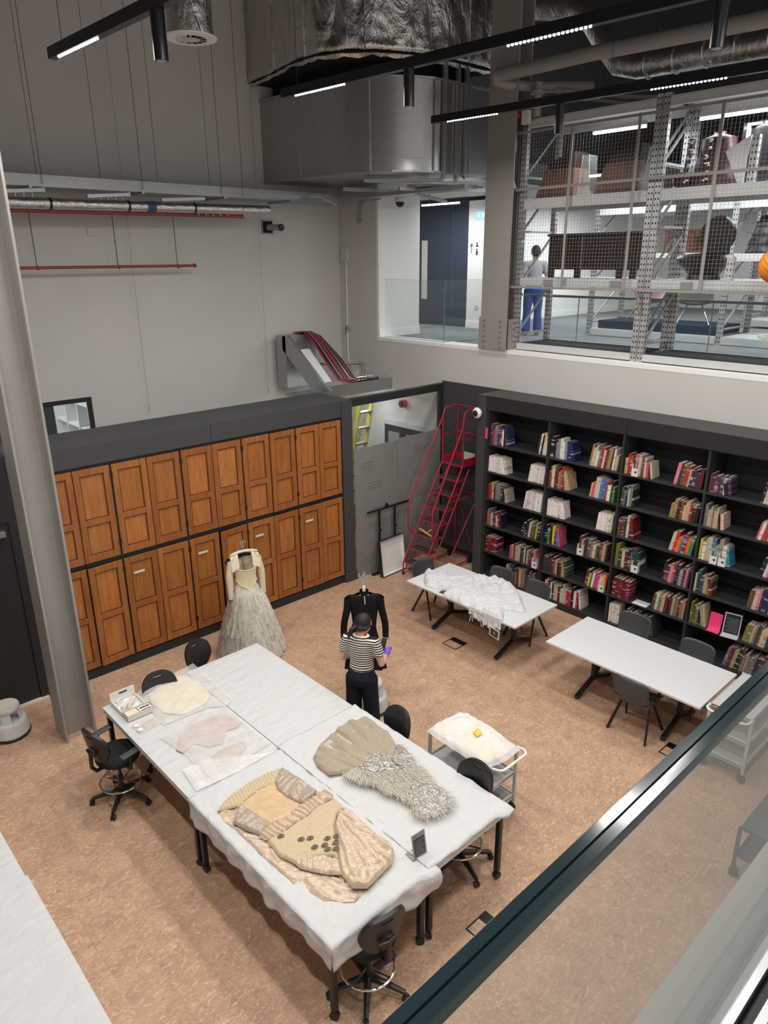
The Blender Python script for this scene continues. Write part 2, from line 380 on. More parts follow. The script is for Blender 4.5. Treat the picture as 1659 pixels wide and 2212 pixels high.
    def mesh(s, name, off=(0, 0, 0), mats=(), smooth=None):
        me = bpy.data.meshes.new(name); ox, oy, oz = off
        me.from_pydata([(x - ox, y - oy, z - oz) for x, y, z in s.v], [], s.f)
        for m in mats: me.materials.append(m)
        if len(mats) > 1: me.polygons.foreach_set('material_index', s.mi)
        if smooth:
            me.polygons.foreach_set('use_smooth', [True] * len(s.f))
            if smooth != 180: me.set_sharp_from_angle(angle=radians(smooth))
        me.update(); return me
    def build(s, name, mats, parent=None, smooth=35, label=None, kind=None, bevel=0.0):
        if not isinstance(mats, (list, tuple)): mats = [mats]
        mats = [MT[m] if isinstance(m, str) else m for m in mats]
        root = parent
        off = [0, 0, 0]
        while root is not None:
            off = [a + b for a, b in zip(off, root.location)]; root = root.parent
        o = bpy.data.objects.new(name, s.mesh(name, off, mats, smooth)); COL.objects.link(o)
        o.parent = parent
        if label: o['label'] = label
        if kind: o['kind'] = kind
        if bevel:
            b = o.modifiers.new('bevel', 'BEVEL'); b.width = bevel; b.segments = 2; b.limit_method = 'ANGLE'; b.angle_limit = radians(40)
        return o

def thing(name, label, cat, loc=(0, 0, 0), rz=0.0, group=None):
    o = bpy.data.objects.new(name, None); COL.objects.link(o); o.empty_display_size = 0.1
    o.location = loc; o.rotation_euler = (0, 0, rz); o['label'] = label; o['category'] = cat
    if group: o['group'] = group
    return o
def tag(o, label, cat, group=None):
    o['label'] = label; o['category'] = cat
    if group: o['group'] = group
    return o
def struct(o): o['kind'] = 'structure'; return o
def at_base(o, loc):
    """give a one-mesh thing an origin at loc"""
    v = Vector(loc); o.data.transform(Matrix.Translation(-v)); o.location = v; return o
def dup(root, loc, rz=0.0, label=None, group=None):
    def cp(o, par):
        c = o.copy(); COL.objects.link(c); c.parent = par
        for ch in list(o.children): cp(ch, c)
        return c
    r = cp(root, None); r.location = loc; r.rotation_euler = (0, 0, rz)
    if label: r['label'] = label
    if group: r['group'] = group
    return r
def smooth01(t): t = max(0.0, min(1.0, t)); return t * t * (3 - 2 * t)
def nz(x, y, z=0.0): return noise.noise(Vector((x, y, z)))
def ridge(x, y, z=0.0): return 1.0 - 2.0 * abs(nz(x, y, z))

def patch_mesh(outline, z0, h, wr, res=0.02, edge=0.03, mb=None, skirt=True, dens=None):
    """a soft sheet lying inside an outline: Delaunay triangles, rounded rim, wrinkles wr(x, y)"""
    pts = []
    dens = dens or res
    n = len(outline)
    for i in range(n):
        a = Vector(outline[i]); b = Vector(outline[(i + 1) % n]); k = max(1, int((b - a).length / dens))
        pts += [a.lerp(b, j / k) for j in range(k)]
    nb = len(pts)
    P = np.array([tuple(p) for p in pts]); Q = np.roll(P, -1, 0)
    xs = np.arange(P[:, 0].min(), P[:, 0].max(), res); ys = np.arange(P[:, 1].min(), P[:, 1].max(), res)
    G = np.array([(x + res * 0.25 * (((i * 7 + j * 13) % 5) / 2.5 - 1), y) for i, x in enumerate(xs) for j, y in enumerate(ys)])
    if len(G):
        inside = np.zeros(len(G), bool)
        for a, b in zip(P, Q):
            c = ((a[1] > G[:, 1]) != (b[1] > G[:, 1]))
            if a[1] != b[1]: inside ^= c & (G[:, 0] < (b[0] - a[0]) * (G[:, 1] - a[1]) / (b[1] - a[1]) + a[0])
        G = G[inside]
        D = np.full(len(G), 9.0)
        for a, b in zip(P, Q):
            d = b - a; L = max((d * d).sum(), 1e-12); t = np.clip(((G - a) @ d) / L, 0, 1)
            D = np.minimum(D, np.hypot(*((G - a - t[:, None] * d).T)))
        ok = D > res * 0.5; G = G[ok]; D = D[ok]
    else: D = np.zeros(0)
    allp = [Vector(p) for p in pts] + [Vector(p) for p in G]
    r = geometry.delaunay_2d_cdt(allp, [(i, (i + 1) % nb) for i in range(nb)], [], 1, 1e-5)
    vo, fo = r[0], r[2]
    dist = {}
    for i, p in enumerate(vo):
        src = [q for q in r[3][i]]; dist[i] = 0.0 if (not src or min(src) < nb) else float(D[min(src) - nb])
    vs = [(p.x, p.y, z0 + h * smooth01(0.25 + 0.75 * dist[i] / edge) + wr(p.x, p.y) * smooth01(0.3 + dist[i] / edge)) for i, p in enumerate(vo)]
    vs = [(x, y, max(z, z0 + 0.001)) for x, y, z in vs]
    mb = mb or MB()
    fs = [tuple(f) for f in fo]
    # faces up
    def up(f):
        a, b, c = (vs[f[0]], vs[f[1]], vs[f[2]])
        return (b[0] - a[0]) * (c[1] - a[1]) - (b[1] - a[1]) * (c[0] - a[0]) > 0
    fs = [f if up(f) else tuple(reversed(f)) for f in fs]
    if skirt:
        cnt = {}
        for f in fs:
            for i in range(len(f)):
                e = (f[i], f[(i + 1) % len(f)]); cnt[e] = cnt.get(e, 0) + 1
        rim = [e for e in cnt if (e[1], e[0]) not in cnt]; low = {}
        for a, b in rim:
            for q in (a, b):
                if q not in low: low[q] = len(vs); vs.append((vs[q][0], vs[q][1], z0))
            fs.append((b, a, low[a], low[b]))
    return mb._add(vs, fs)

# ================================================================ the room
XW = 9.62; YW = 11.65; MZ = 3.86; CZ = 10.3
# floor: cork planks laid on a slab
fl = struct(MB().bx(-3, 9.9, -4.6, 12, -0.12, -0.004).build('floor', 'grille', smooth=None))
pm = MB().bx(0.0003, 0.2997, 0.0003, 0.8997, -0.004, 0.0).mesh('plank', (0, 0, 0), (MT['cork'],))
pl = []
for i in range(-8, 33):
    for j in range(-2, 13):
        x, y = i * 0.30, j * 0.90
        if x + 0.3 > 9.66 or y > 11.5: continue
        pl.append((hypot(x + 0.15, y + 0.45), x, y))
pl.sort()
vis = [q for q in pl if 0.3 < q[2] < 8.9 and (q[1] + 0.15) * 0.732 - (q[2] + 0.45) * 0.681 < 0.64 * ((q[1] + 0.15) * 0.64 + (q[2] + 0.45) * 0.692) + 1.6 and (q[1] + 0.15) * 0.732 - (q[2] + 0.45) * 0.681 > -0.62 * ((q[1] + 0.15) * 0.64 + (q[2] + 0.45) * 0.692) - 2.0]
one = set((q[1], q[2]) for q in vis[:298])
for d, x, y in pl:
    if (x, y) in one:
        o = bpy.data.objects.new('plank', pm); COL.objects.link(o); o.parent = fl; o.location = (x, y, 0)
rest = MB()
for d, x, y in pl:
    if (x, y) not in one: rest.bx(x + 0.0003, x + 0.2997, y + 0.0003, y + 0.8997, -0.004, 0.0)
rest.build('plank_field', 'cork', fl, None, kind='stuff')

# back-left wall with the small window near the cupboards
wl = MB(); wx0, wx1, wz0, wz1 = 2.5, 4.36, 1.9, 3.24
wl.bx(-3, wx0, YW, YW + 0.25, 0, 6.3); wl.bx(wx1, XW + 0.3, YW, YW + 0.25, 0, 6.3)
wl.bx(wx0, wx1, YW, YW + 0.25, 0, wz0); wl.bx(wx0, wx1, YW, YW + 0.25, wz1, 6.3)
wl = struct(wl.build('wall_left', 'wall', smooth=None))
for i in range(-3, 11):       # cladding panels on the upper wall, open joints between them
    x0 = i * 0.93 + 0.32; MB().bx(x0 + 0.004, min(x0 + 0.926, XW), YW - 0.012, YW + 0.25, 6.305, CZ).build('panel', 'wall', wl, None)
MB().bx(-3, XW, YW + 0.02, YW + 0.25, 6.2, CZ).build('panel_backing', 'dark2', wl, None)
st = MB(); rs = random.Random(3)
pts = [(4.79 + 0.36 * cos(a) * (1 + 0.25 * sin(3 * a + 1)), 4.28 + 0.42 * sin(a) * (1 + 0.2 * cos(2 * a))) for a in [2 * pi * k / 22 for k in range(22)]]
MT['stain'] = plain('patched_paint', rgb(204, 200, 194), 0.85, var=0.04, spec=0.1)
st.prism([(x, z) for x, z in pts], -0.002, 0.0, Matrix(((1, 0, 0), (0, 0, 1), (0, 1, 0))) )
so = st.build('paint_patch', 'stain', None, None); so.data.transform(Matrix.Translation((0, YW - 0.0005, 0))); so.parent = wl
w1 = struct(MB().bx(wx0, wx1, YW - 0.015, YW + 0.06, wz1 - 0.07, wz1).bx(wx1 - 0.06, wx1, YW - 0.015, YW + 0.06, wz0, wz1 - 0.07).bx(wx0, wx0 + 0.06, YW - 0.015, YW + 0.06, wz0, wz1 - 0.07).bx(wx0 + .06, wx1 - .06, YW - 0.015, YW + 0.06, wz0, wz0 + 0.06).build('window_1', 'dark2', smooth=None))
MB().bx(wx0 + 0.06, wx1 - 0.06, YW + 0.02, YW + 0.03, wz0 + 0.06, wz1 - 0.07).build('pane', 'clear', w1, None)
# room behind the window
b = MB(); b.bx(1.6, 6.4, 15.0, 15.1, 0.9, 4.2).bx(1.5, 1.6, YW + 0.25, 15, 0.9, 4.2).bx(6.4, 6.5, YW + 0.25, 15, 0.9, 4.2).bx(1.5, 6.5, YW + 0.25, 15, 0.8, 0.9).bx(1.5, 6.5, YW + 0.25, 15, 4.2, 4.3)
struct(b.build('wall_store', 'wall2', smooth=None))
ws = thing('shelf_unit', 'white open shelving seen through the small window at left', 'shelves', (4.6, 12.6, 0.9))
for k in range(6): MB().bx(4.44, 4.74, 11.98, 13.7, 1.3 + k * 0.42, 1.33 + k * 0.42).build('shelf', 'white', ws, None)
for k in range(4): MB().bx(4.42, 4.76, 11.95 + k * 0.57, 11.98 + k * 0.57, 0.9, 3.6).build('upright', 'white', ws, None)
MB().bx(4.74, 4.76, 11.95, 13.7, 0.9, 3.6).build('back_panel', 'white', ws, None)
MB().bx(3.2, 4.42, 13.74, 13.8, 0.95, 3.9).build('dark_side_panel', 'dark2', ws, None)

# right wall below the upper level, its white kerb, the full-height return at the corner
wr = MB(); wr.bx(XW, XW + 0.3, -4.6, YW, 0, MZ - 0.05); wr.bx(XW, XW + 0.28, 10.56, YW, MZ - 0.05, CZ)
wr = struct(wr.build('wall_right', 'wall', smooth=None))
struct(MB().bx(XW - 0.004, XW + 0.34, -4.6, 10.56, MZ - 0.05, MZ + 0.012).build('trim_1', 'trimw', smooth=None))
struct(MB().bx(XW - 0.02, XW - 0.002, 7.2, 8.80, 0, 3.22).build('trim_2', 'dark', smooth=None))       # dark lining behind the steps
struct(MB().bx(XW - 0.035, XW - 0.02, 7.44, 8.75, 0, 0.10).build('baseboard_right', 'dark2', smooth=None))
struct(MB().bx(-3.0, 22, -4.6, 15.2, CZ, CZ + 0.2).build('ceiling', 'ceil', smooth=None))
struct(MB().bx(-3.2, -3, -4.6, 12, 0, CZ).build('wall_near', 'wall', smooth=None))

# upper level floor and walls
mf = struct(MB().bx(XW + 0.34, 22, -4.6, 15.0, MZ - 0.3, MZ - 0.004).build('floor_upper', 'slab', smooth=None))
for i in range(13):
    for j in range(14):
        x, y = XW + 0.34 + i * 0.9, -1 + j * 0.9
        MB().bx(x, min(22, x + 0.897), y, y + 0.897, MZ - 0.004, MZ).build('carpet_tile', 'carpet', mf, None)
struct(MB().bx(XW + 0.28, 10.72, 10.50, 10.75, MZ, 6.9).bx(XW, XW + 0.28, 10.50, 10.56, MZ, 6.9).build('wall_upper_left', 'wall2', smooth=None))
struct(MB().bx(XW + 0.0, 10.73, 10.485, 10.50, MZ, MZ + 0.14).build('baseboard_upper', 'trimw', smooth=None))
struct(MB().bx(10.5, 10.72, 10.75, 12.3, MZ, 6.9).build('wall_upper_return', 'wall2', smooth=None))
struct(MB().bx(12.46, 12.6, 12.24, 12.6, MZ, 6.9).bx(10.5, 12.6, 12.35, 12.6, MZ, 6.9).bx(12.40, 12.6, 9.9, 10.70, MZ, 6.9).bx(12.46, 12.6, 10.70, 12.24, 6.52, 6.9).build('wall_upper_door', 'wall2', smooth=None))
struct(MB().bx(12.385, 12.40, 9.9, 10.70, MZ, MZ + 0.14).build('baseboard_upper_door', 'trimw', smooth=None))
struct(MB().bx(12.6, 22, 11.0, 11.2, MZ, 6.9).build('wall_upper_back', 'wall2', smooth=None))
struct(MB().bx(12.6, 22, 10.985, 11.0, MZ, MZ + 0.14).build('baseboard_upper_back', 'trimw', smooth=None))
struct(MB().bx(21.8, 22, -4.6, 11.0, MZ, 6.9).build('wall_upper_end', 'wall2', smooth=None))
struct(MB().bx(14.3, 22, -4.6, 11.2, 6.9, 7.0).bx(10.7, 14.3, 8.6, 12.6, 6.9, 7.0).build('ceiling_upper', 'ceil', smooth=None))
struct(MB().bx(16, 16.2, -4.6, 15, 7.0, CZ).build('wall_upper_high', 'ceil', smooth=None))
d1 = struct(MB().bx(12.44, 12.5, 10.70, 11.255, MZ, 6.51).bx(12.44, 12.5, 11.262, 12.24, MZ, 6.51).build('door_1', 'navy', smooth=None))
MB().bx(12.425, 12.44, 11.93, 12.10, 4.42, 5.68).build('vision_panel', 'vision', d1, None, label='tall narrow vision panel with painted light')

# the balcony this view is taken from: slab edge, glass channel, glass, handrail
struct(MB().bx(-3, XW - 0.05, -1.6, 0.406, 3.52, MZ).build('floor_balcony', 'slab', smooth=None))
bal = thing('balustrade', 'glass balustrade with dark slim handrail crossing the lower right foreground', 'railing', (2.0, 0.28, MZ))
MB().bx(-1.5, 9.5, 0.262, 0.28, MZ, MZ + 0.035).build('channel_lip', 'alum', bal, None, label='bright metal channel lip')
MB().bx(-1.5, 9.5, 0.236, 0.262, MZ, MZ + 0.012).build('gasket', 'black', bal, None)
MB().bx(-1.5, 9.5, 0.218, 0.236, MZ, MZ + 0.035).build('channel_lip', 'alum', bal, None, label='bright metal channel lip')
for k in range(6): MB().bx(-1.5 + k * 1.8, 0.296 + k * 1.8, 0.2775, 0.2905, MZ + 0.035, 4.7).build('glass_pane', 'balglass', bal, None)
rp = [(0.2700, 4.7150), (0.2985, 4.7150), (0.2985, 4.7265), (0.2970, 4.7285), (0.2856, 4.7288), (0.2842, 4.7262), (0.2828, 4.7288), (0.2715, 4.7285), (0.2700, 4.7265)]
MB().prism(rp, -1.5, 9.5, Matrix(((0, 0, 1), (1, 0, 0), (0, 1, 0)))).build('handrail', 'rail', bal, 30)

# steel columns (H sections)
def hcol(name, label, x0, x1, y0, y1, z0, z1, tf=0.025, fil=0.03):
    t = thing(name, label, 'column', ((x0 + x1) / 2, (y0 + y1) / 2, z0))
    MB().bx(x0, x0 + tf, y0, y1, z0, z1).build('flange', 'steelp', t, None)
    MB().bx(x1 - tf, x1, y0, y1, z0, z1).build('flange', 'steelp', t, None)
    ym = (y0 + y1) / 2; w = MB().bx(x0 + tf, x1 - tf, ym - 0.012, ym + 0.012, z0, z1)
    for sx, xx in ((1, x0 + tf), (-1, x1 - tf)):
        for sy in (1, -1): w.prism([(xx, ym + sy * 0.012), (xx + sx * fil, ym + sy * 0.012), (xx, ym + sy * (0.012 + fil))] if sx * sy > 0 else [(xx, ym + sy * 0.012), (xx, ym + sy * (0.012 + fil)), (xx + sx * fil, ym + sy * 0.012)], z0, z1)
    w.build('web', 'steelp', t, None); return t
c1 = hcol('steel_column', 'tall grey painted steel column standing on the cork floor at far left', 2.01, 2.365, 7.64, 7.97, 0.0, CZ)
c2 = hcol('steel_column', 'grey steel column with bolted foot rising from the upper level edge', 9.57, 9.90, 7.40, 7.93, MZ + 0.012, CZ, 0.03)
p = MB().bx(9.548, 9.57, 7.38, 7.95, MZ + 0.012, MZ + 0.52); p.build('splice_plate', 'steelp', c2, None)
for y in (7.50, 7.83):
    for k in range(6):
        MB().cyl((9.548, y, MZ + 0.07 + k * 0.085), (9.525, y, MZ + 0.07 + k * 0.085), 0.026, n=6).build('bolt', 'steelp', c2)
MB().bx(9.62, 9.85, 7.375, 7.40, MZ + 0.012, MZ + 0.5).build('splice_plate', 'steelp', c2, None)
for k in range(5): MB().cyl((9.74, 7.375, MZ + 0.08 + k * 0.095), (9.74, 7.35, MZ + 0.08 + k * 0.095), 0.03, n=6).build('bolt', 'steelp', c2)

# dark wall and door left of the column
jl = MB().bx(-3, 1.05, 8.78, 8.95, 0, 3.2).bx(1.05, 2.24, 8.78, 8.95, 2.42, 3.2).bx(2.12, 2.24, 8.78, 8.95, 0, 2.42)
struct(jl.build('wall_joinery', 'dark2', smooth=None))
d2 = struct(MB().bx(1.06, 2.11, 8.80, 8.85, 0.03, 2.41).build('door_2', 'dark2', smooth=None))
cl = MB().bx(1.72, 2.06, 8.73, 8.80, 2.26, 2.33).build('door_closer', 'alum', d2, None, label='silver door closer', bevel=0.006)
MB().beam((1.75, 8.72, 2.25), (1.5, 8.70, 2.23), 0.03, 0.012).build('closer_arm', 'alum', d2)
struct(MB().bx(1.05, 2.2, 8.74, 8.80, 0, 0.025).build('trim_3', 'offw', smooth=None))

# ================================================================ wooden cupboards in their dark surround
CY = 8.79
fr = thing('cupboard_surround', 'dark grey joinery surround framing the two rows of wooden cupboards', 'joinery', (4.8, 9.2, 0))
MB().bx(2.2, 7.19, 8.79, 9.66, 0.0, 0.13).build('plinth', 'dark2', fr, None)
MB().bx(2.2, 4.845, 8.765, 8.80, 2.915, 3.17).build('header_panel', 'dark', fr, None)
MB().bx(4.852, 7.19, 8.765, 8.80, 2.915, 3.17).build('header_panel', 'dark', fr, None)
MB().bx(2.2, 4.85, 8.80, 9.66, 3.12, 3.17).build('top_board', 'dark', fr, None)
MB().bx(4.853, 7.2045, 8.80, 9.66, 3.12, 3.17).build('top_board', 'dark', fr, None)
MB().bx(7.205, 7.42, 8.765, 9.66, 0.0, 3.17).build('end_post', 'dark', fr, None)
MB().bx(7.19, 7.45, 8.74, 8.80, 0.0, 0.16).build('post_plinth', 'dark', fr, None, bevel=0.008)
MB().bx(2.2, 7.2, 8.80, 8.84, 2.875, 2.915).build('soffit_strip', 'dark2', fr, None)
UX = [2.435, 3.395, 4.36, 5.325, 6.28, 7.19]
def panel_door(nm, w, h, par, side, ang, strip=False, low=False):
    """framed door of two recessed panels, hinged at its outer edge; local x runs from the hinge"""
    T = Matrix.Translation((par.location.x * 0 + side[0], side[1], side[2])) @ Matrix.Rotation(ang, 4, 'Z')
    sgn = side[3]
    def B(x0, x1, z0, z1, y0, y1, mb=None):
        mb = mb or MB(); a, b = sorted((sgn * x0, sgn * x1)); return mb.bx(a, b, y0, y1, z0, z1, T)
    st = 0.078; mid = h * (0.50 if strip is not None and strip >= 0 and low else 0.43)
    m = B(0, st, 0, h, -0.03, 0)
    for a in ((w - st, w, 0, h, -0.03, 0), (st, w - st, 0, 0.095, -0.03, 0), (st, w - st, h - 0.085, h, -0.03, 0), (st, w - st, mid - 0.04, mid + 0.04, -0.03, 0)): B(*a, mb=m)
    d = m.build('door', 'wood', par, None, bevel=0.003)
    for z0, z1 in ((0.095, mid - 0.04), (mid + 0.04, h - 0.085)):
        B(st, w - st, z0, z1, -0.010, -0.003).build('panel', 'woodp', d, None)
        mo = MB()
        for a in ((st, st + 0.012, z0, z1), (w - st - 0.012, w - st, z0, z1), (st, w - st, z0, z0 + 0.012), (st, w - st, z1 - 0.012, z1)): B(*a, -0.020, -0.010, mb=mo)
        mo.build('moulding', 'woodshade', d, None)
    for z in (0.15, h - 0.17): B(-0.006, 0.012, z, z + 0.07, -0.033, -0.005).build('hinge', 'bronze', d, None)
    if strip:
        s = MB(); a = 0.24 * w; s.bx(*sorted((sgn * a, sgn * (a + 0.15))), -0.034, -0.03, h - 0.25, h - 0.218, T @ Matrix.Rotation(0, 4, 'Y'))
        s.build('name_strip', 'offw', d, None, label='pale paper label strip')
    return d
names = ['leftmost', 'second', 'third', 'fourth', 'rightmost']
for row, (z0, z1) in enumerate(((0.15, 1.575), (1.635, 2.875))):
    for u in range(5):
        x0, x1 = UX[u] + 0.012, UX[u + 1] - 0.012; h = z1 - z0
        t = thing('cupboard', 'wooden cupboard, %s in the %s row%s' % (names[u] + (' from left' if 0 < u < 4 else ''), ('lower', 'upper')[row], (', pale strip on left door' if row == 0 else '')), 'cupboard', ((x0 + x1) / 2, 9.2, z0))
        MB().bx(x0, x1, 9.55, 9.58, z0, z1).bx(x0, x0 + 0.018, 8.805, 9.55, z0, z1).bx(x1 - 0.018, x1, 8.805, 9.55, z0, z1).bx(x0 + .018, x1 - .018, 8.805, 9.55, z0, z0 + 0.018).bx(x0 + .018, x1 - .018, 8.805, 9.55, z1 - 0.018, z1).build('carcass', 'dark2', t, None)
        w = (x1 - x0 - 0.006) / 2
        a1 = a2 = 0.0
        if (row, u) == (1, 3): a1, a2 = -0.0, 0.05
        if (row, u) == (0, 0): a2 = 0.06
        if (row, u) == (0, 2): a2 = 0.10
        if (row, u) == (0, 4): a1 = -0.03
        panel_door('l', w - 0.004, h - 0.012, t, (x0 + 0.002, 8.80, z0 + 0.006, 1), a1, row == 0, row == 0)
        panel_door('r', w - 0.004, h - 0.012, t, (x1 - 0.002, 8.80, z0 + 0.006, -1), a2, False, row == 0)
for u in range(1, 6): MB().bx(UX[u] - 0.011, UX[u] + 0.011, 8.80, 8.83, 0.13, 2.88).build('mullion', 'dark2', fr, None)
MB().bx(2.2, 7.2, 8.81, 8.83, 1.58, 1.63).build('middle_rail', 'dark2', fr, None)

# ================================================================ glazed bay with boards, corridor behind
gb = thing('glazed_partition', 'dark framed glazed partition between cupboards and dark corner wall', 'partition', (8.5, 8.8, 0))
MB().bx(7.42, 9.61, 8.755, 8.85, 3.05, 3.18).build('head_rail', 'dark2', gb, None, bevel=0.006)
MB().bx(7.45, 9.60, 8.77, 8.83, 0.0, 0.085).build('sill_rail', 'dark2', gb, None)
MB().bx(9.52, 9.60, 8.765, 8.84, 0.085, 3.05).build('end_stile', 'dark2', gb, None)
for a, b_ in ((7.42, 8.45), (8.455, 9.52)): MB().bx(a, b_, 8.795, 8.807, 0.085, 3.05).build('glass_pane', 'clear', gb, None)
for k, (x0, x1, zt, lb) in enumerate(((7.44, 8.46, 2.33, 'wide grey cement board with faint print, left one, beside the cupboards'), (8.42, 9.50, 2.36, 'wide grey cement board with faint print, right one, behind red steps'))):
    t = thing('cement_board', lb, 'board', ((x0 + x1) / 2, 8.745 - k * 0.022, 0))
    y = 8.745 - k * 0.022
    MB().bx(x0, x1, y, y + 0.018, 0.0, zt).build('board', 'cement', t, None)
    rr = random.Random(k + 4); q = MB()
    for n in range(5):
        zb = zt - 0.25 - n * 0.42 + rr.uniform(-.06, .06); xb = x0 + rr.uniform(0.1, 0.5)
        for l in range(3):
            xx = xb
            for c in range(rr.randint(6, 11)):
                ww = rr.uniform(0.012, 0.035); q.bx(xx, xx + ww, y - 0.0012, y, zb - l * 0.05, zb - l * 0.05 + 0.02); xx += ww + 0.012
    q.build('print', 'print', t, None, kind='stuff')
# garment rail head and shallow tray leaning on the boards
gt = thing('garment_rail', 'black T-bar garment rail with two posts standing behind the white tray', 'clothes rail', (8.05, 8.66, 0))
MB().tube([(7.63, 8.66, 1.20), (8.62, 8.66, 1.20)], 0.02, 8).build('top_bar', 'blackm', gt)
for x in (7.90, 8.27):
    MB().tube([(x, 8.66, 0.0), (x, 8.66, 1.19)], 0.022, 8).build('post', 'blackm', gt)
    MB().cyl((x, 8.63, 0.83), (x, 8.60, 0.83), 0.015).build('knob', 'black', gt)
MB().bx(7.72, 8.45, 8.63, 8.69, 0.0, 0.03).build('base_bar', 'blackm', gt, None)
MB().prism([(-0.07, 1.2), (0.07, 1.2), (0, 1.29)], 8.65, 8.67, Matrix(((1, 0, 0), (0, 0, 1), (0, 1, 0)))).build('bracket', 'blackm', gt, None)
bpy.data.objects['bracket'].location.x += 8.08
tr = thing('display_tray', 'shallow white-lined tray leaning upright before the grey boards', 'tray', (8.08, 8.52, 0), 0)
T = Matrix.Translation((8.08, 8.46, 0.0)) @ Matrix.Rotation(radians(-7), 4, 'X') @ Matrix.Rotation(radians(3), 4, 'Z')
MB().bx(-0.29, 0.29, 0.05, 0.07, 0.0, 0.66, T).build('base_panel', 'white', tr, None, label='white inner face')
for a in ((-0.296, -0.29, -0.005, 0.07, 0, 0.668), (0.29, 0.296, -0.005, 0.07, 0, 0.668), (-0.29, 0.29, -0.005, 0.07, 0.66, 0.668), (-0.29, 0.29, -0.005, 0.07, 0, 0.02)):
    MB().bx(*a, T).build('side_wall', 'dark2', tr, None)
for a in ((-0.29, -0.284, -0.0055, 0.05, 0.02, 0.66), (0.284, 0.29, -0.0055, 0.05, 0.02, 0.66), (-0.284, 0.284, -0.0055, 0.05, 0.654, 0.66), (-0.284, 0.284, -0.0055, 0.05, 0.02, 0.026)): MB().bx(*a, T).build('liner', 'white', tr, None)
# things in the service corridor behind
sl = thing('step_ladder', 'yellow fibreglass step ladder with aluminium treads behind the glazed partition', 'ladder', (8.4, 9.9, 0))
lr = (((8.01, 9.9, 0), (8.61, 9.93, 2.86)), ((8.27, 9.9, 0), (8.91, 9.93, 2.86)))
for a, b_ in lr:
    MB().beam(a, b_, 0.075, 0.03).build('side_rail', 'yellow', sl)
    MB().beam((a[0] + 0.1, 10.6, 0), (b_[0] + 0.02, 10.02, 2.84), 0.05, 0.03).build('rear_leg', 'yellow', sl)
for k in range(9):
    f = (0.28 + k * 0.29) / 2.86; z = 2.86 * f; xa = 8.01 + 0.60 * f; xb = 8.27 + 0.64 * f
    MB().bx(xa, xb, 9.86, 9.98, z, z + 0.03).build('tread', 'alum', sl, None)
    if k % 2: MB().beam((xa + 0.02, 9.92, z), (xa + 0.12, 9.92, z - 0.14), 0.015).build('brace', 'alum', sl)
d3 = struct(MB().bx(XW - 0.04, XW - 0.005, 9.0, 9.06, 0, 2.3).bx(XW - 0.04, XW - 0.005, 10.32, 10.40, 0, 2.3).bx(XW - 0.04, XW - 0.005, 9.06, 10.32, 2.2, 2.3).build('door_3', 'greyt', smooth=None))
for a, b_ in ((9.07, 9.80), (9.82, 10.31)):
    l = MB().bx(XW - 0.035, XW - 0.008, a, a + 0.08, 0.02, 2.19).bx(XW - 0.035, XW - 0.008, b_ - 0.08, b_, 0.02, 2.19).bx(XW - 0.035, XW - 0.008, a + .08, b_ - .08, 2.08, 2.19).bx(XW - 0.035, XW - 0.008, a + .08, b_ - .08, 0.02, 0.2)
    l.build('leaf_frame', 'dark2', d3, None); MB().bx(XW - 0.025, XW - 0.015, a + 0.08, b_ - 0.08, 0.2, 2.08).build('leaf_panel', 'steelp', d3, None)
ba = thing('fire_sounder', 'small round red sounder on the wall above the corridor door', 'alarm', (XW - 0.05, 9.78, 2.67))
MB().cyl((XW - 0.002, 9.78, 2.67), (XW - 0.10, 9.78, 2.67), 0.075).build('body', 'red', ba); MB().cyl((XW - 0.10, 9.78, 2.67), (XW - 0.125, 9.78, 2.67), 0.05).build('lens', 'black', ba)
tag(MB().bx(XW - 0.05, XW - 0.002, 10.25, 10.33, 2.70, 2.79).build('junction_box', 'black', None, None), 'small black box on corridor wall left of the red sounder', 'junction box')
# galvanised cable trunk and sloping cable tray above the corridor
ct = thing('cable_trunking', 'grey cable trunking running above the corridor behind the cupboards', 'trunking', (8.3, 10.4, 3.2))
MB().bx(7.35, XW - 0.01, 10.15, 10.5, 3.02, 3.06).bx(7.35, XW - 0.01, 10.13, 10.15, 2.92, 3.13).build('floor_plate', 'galv', ct, None)
MB().prism([(9.9, 3.10), (10.5, 3.10), (11.3, 3.70), (11.3, 3.95), (11.15, 3.98), (10.1, 3.2)], 7.9, 7.96, Matrix(((0, 0, 1), (1, 0, 0), (0, 1, 0)))).build('side_plate', 'galv', ct, None)
MB().bx(7.9, 8.6, 11.2, 11.5, 3.0, 3.96).build('riser_box', 'galv', ct, None)
Tc = Matrix.Translation((8.2, 10.65, 3.42)) @ Matrix.Rotation(radians(40), 4, 'X')
MB().bx(-0.22, 0.05, -0.42, 0.42, 0.03, 0.05, Tc).build('cover_plate', 'white', ct, None, label='white cover plate')
cb = thing('cable_bundle', 'curved bundle of red and black cables dropping over the trunking', 'cables', (8.5, 10.9, 3.3))
rr = random.Random(8)
for k in range(12):
    x = 8.30 + k * 0.035
    pts = [(x - .02, 11.45, 3.98), (x, 11.15, 4.02 - 0.01 * k), (x + 0.02, 10.9, 3.85 - 0.01 * k), (x + 0.05, 10.6, 3.52), (x + 0.1, 10.3, 3.20), (x + 0.3 + rr.random() * .2, 10.22, 3.14), (x + 0.6 + rr.random() * .3, 10.25 + rr.uniform(-.05, .1), 3.14)]
    MB().tube(pts, 0.016, 6).build('cable', ['red', 'black', 'black', 'steelp', 'blackm', 'redp', 'red', 'black', 'galv', 'black', 'redp', 'black'][k], cb)
bk = MB()
for k in range(9):
    x = 8.75 + k * 0.09; bk.tube([(x, 10.16, 3.22), (x, 10.16, 3.11), (x, 10.48, 3.11), (x, 10.48, 3.22)], 0.004, 5)
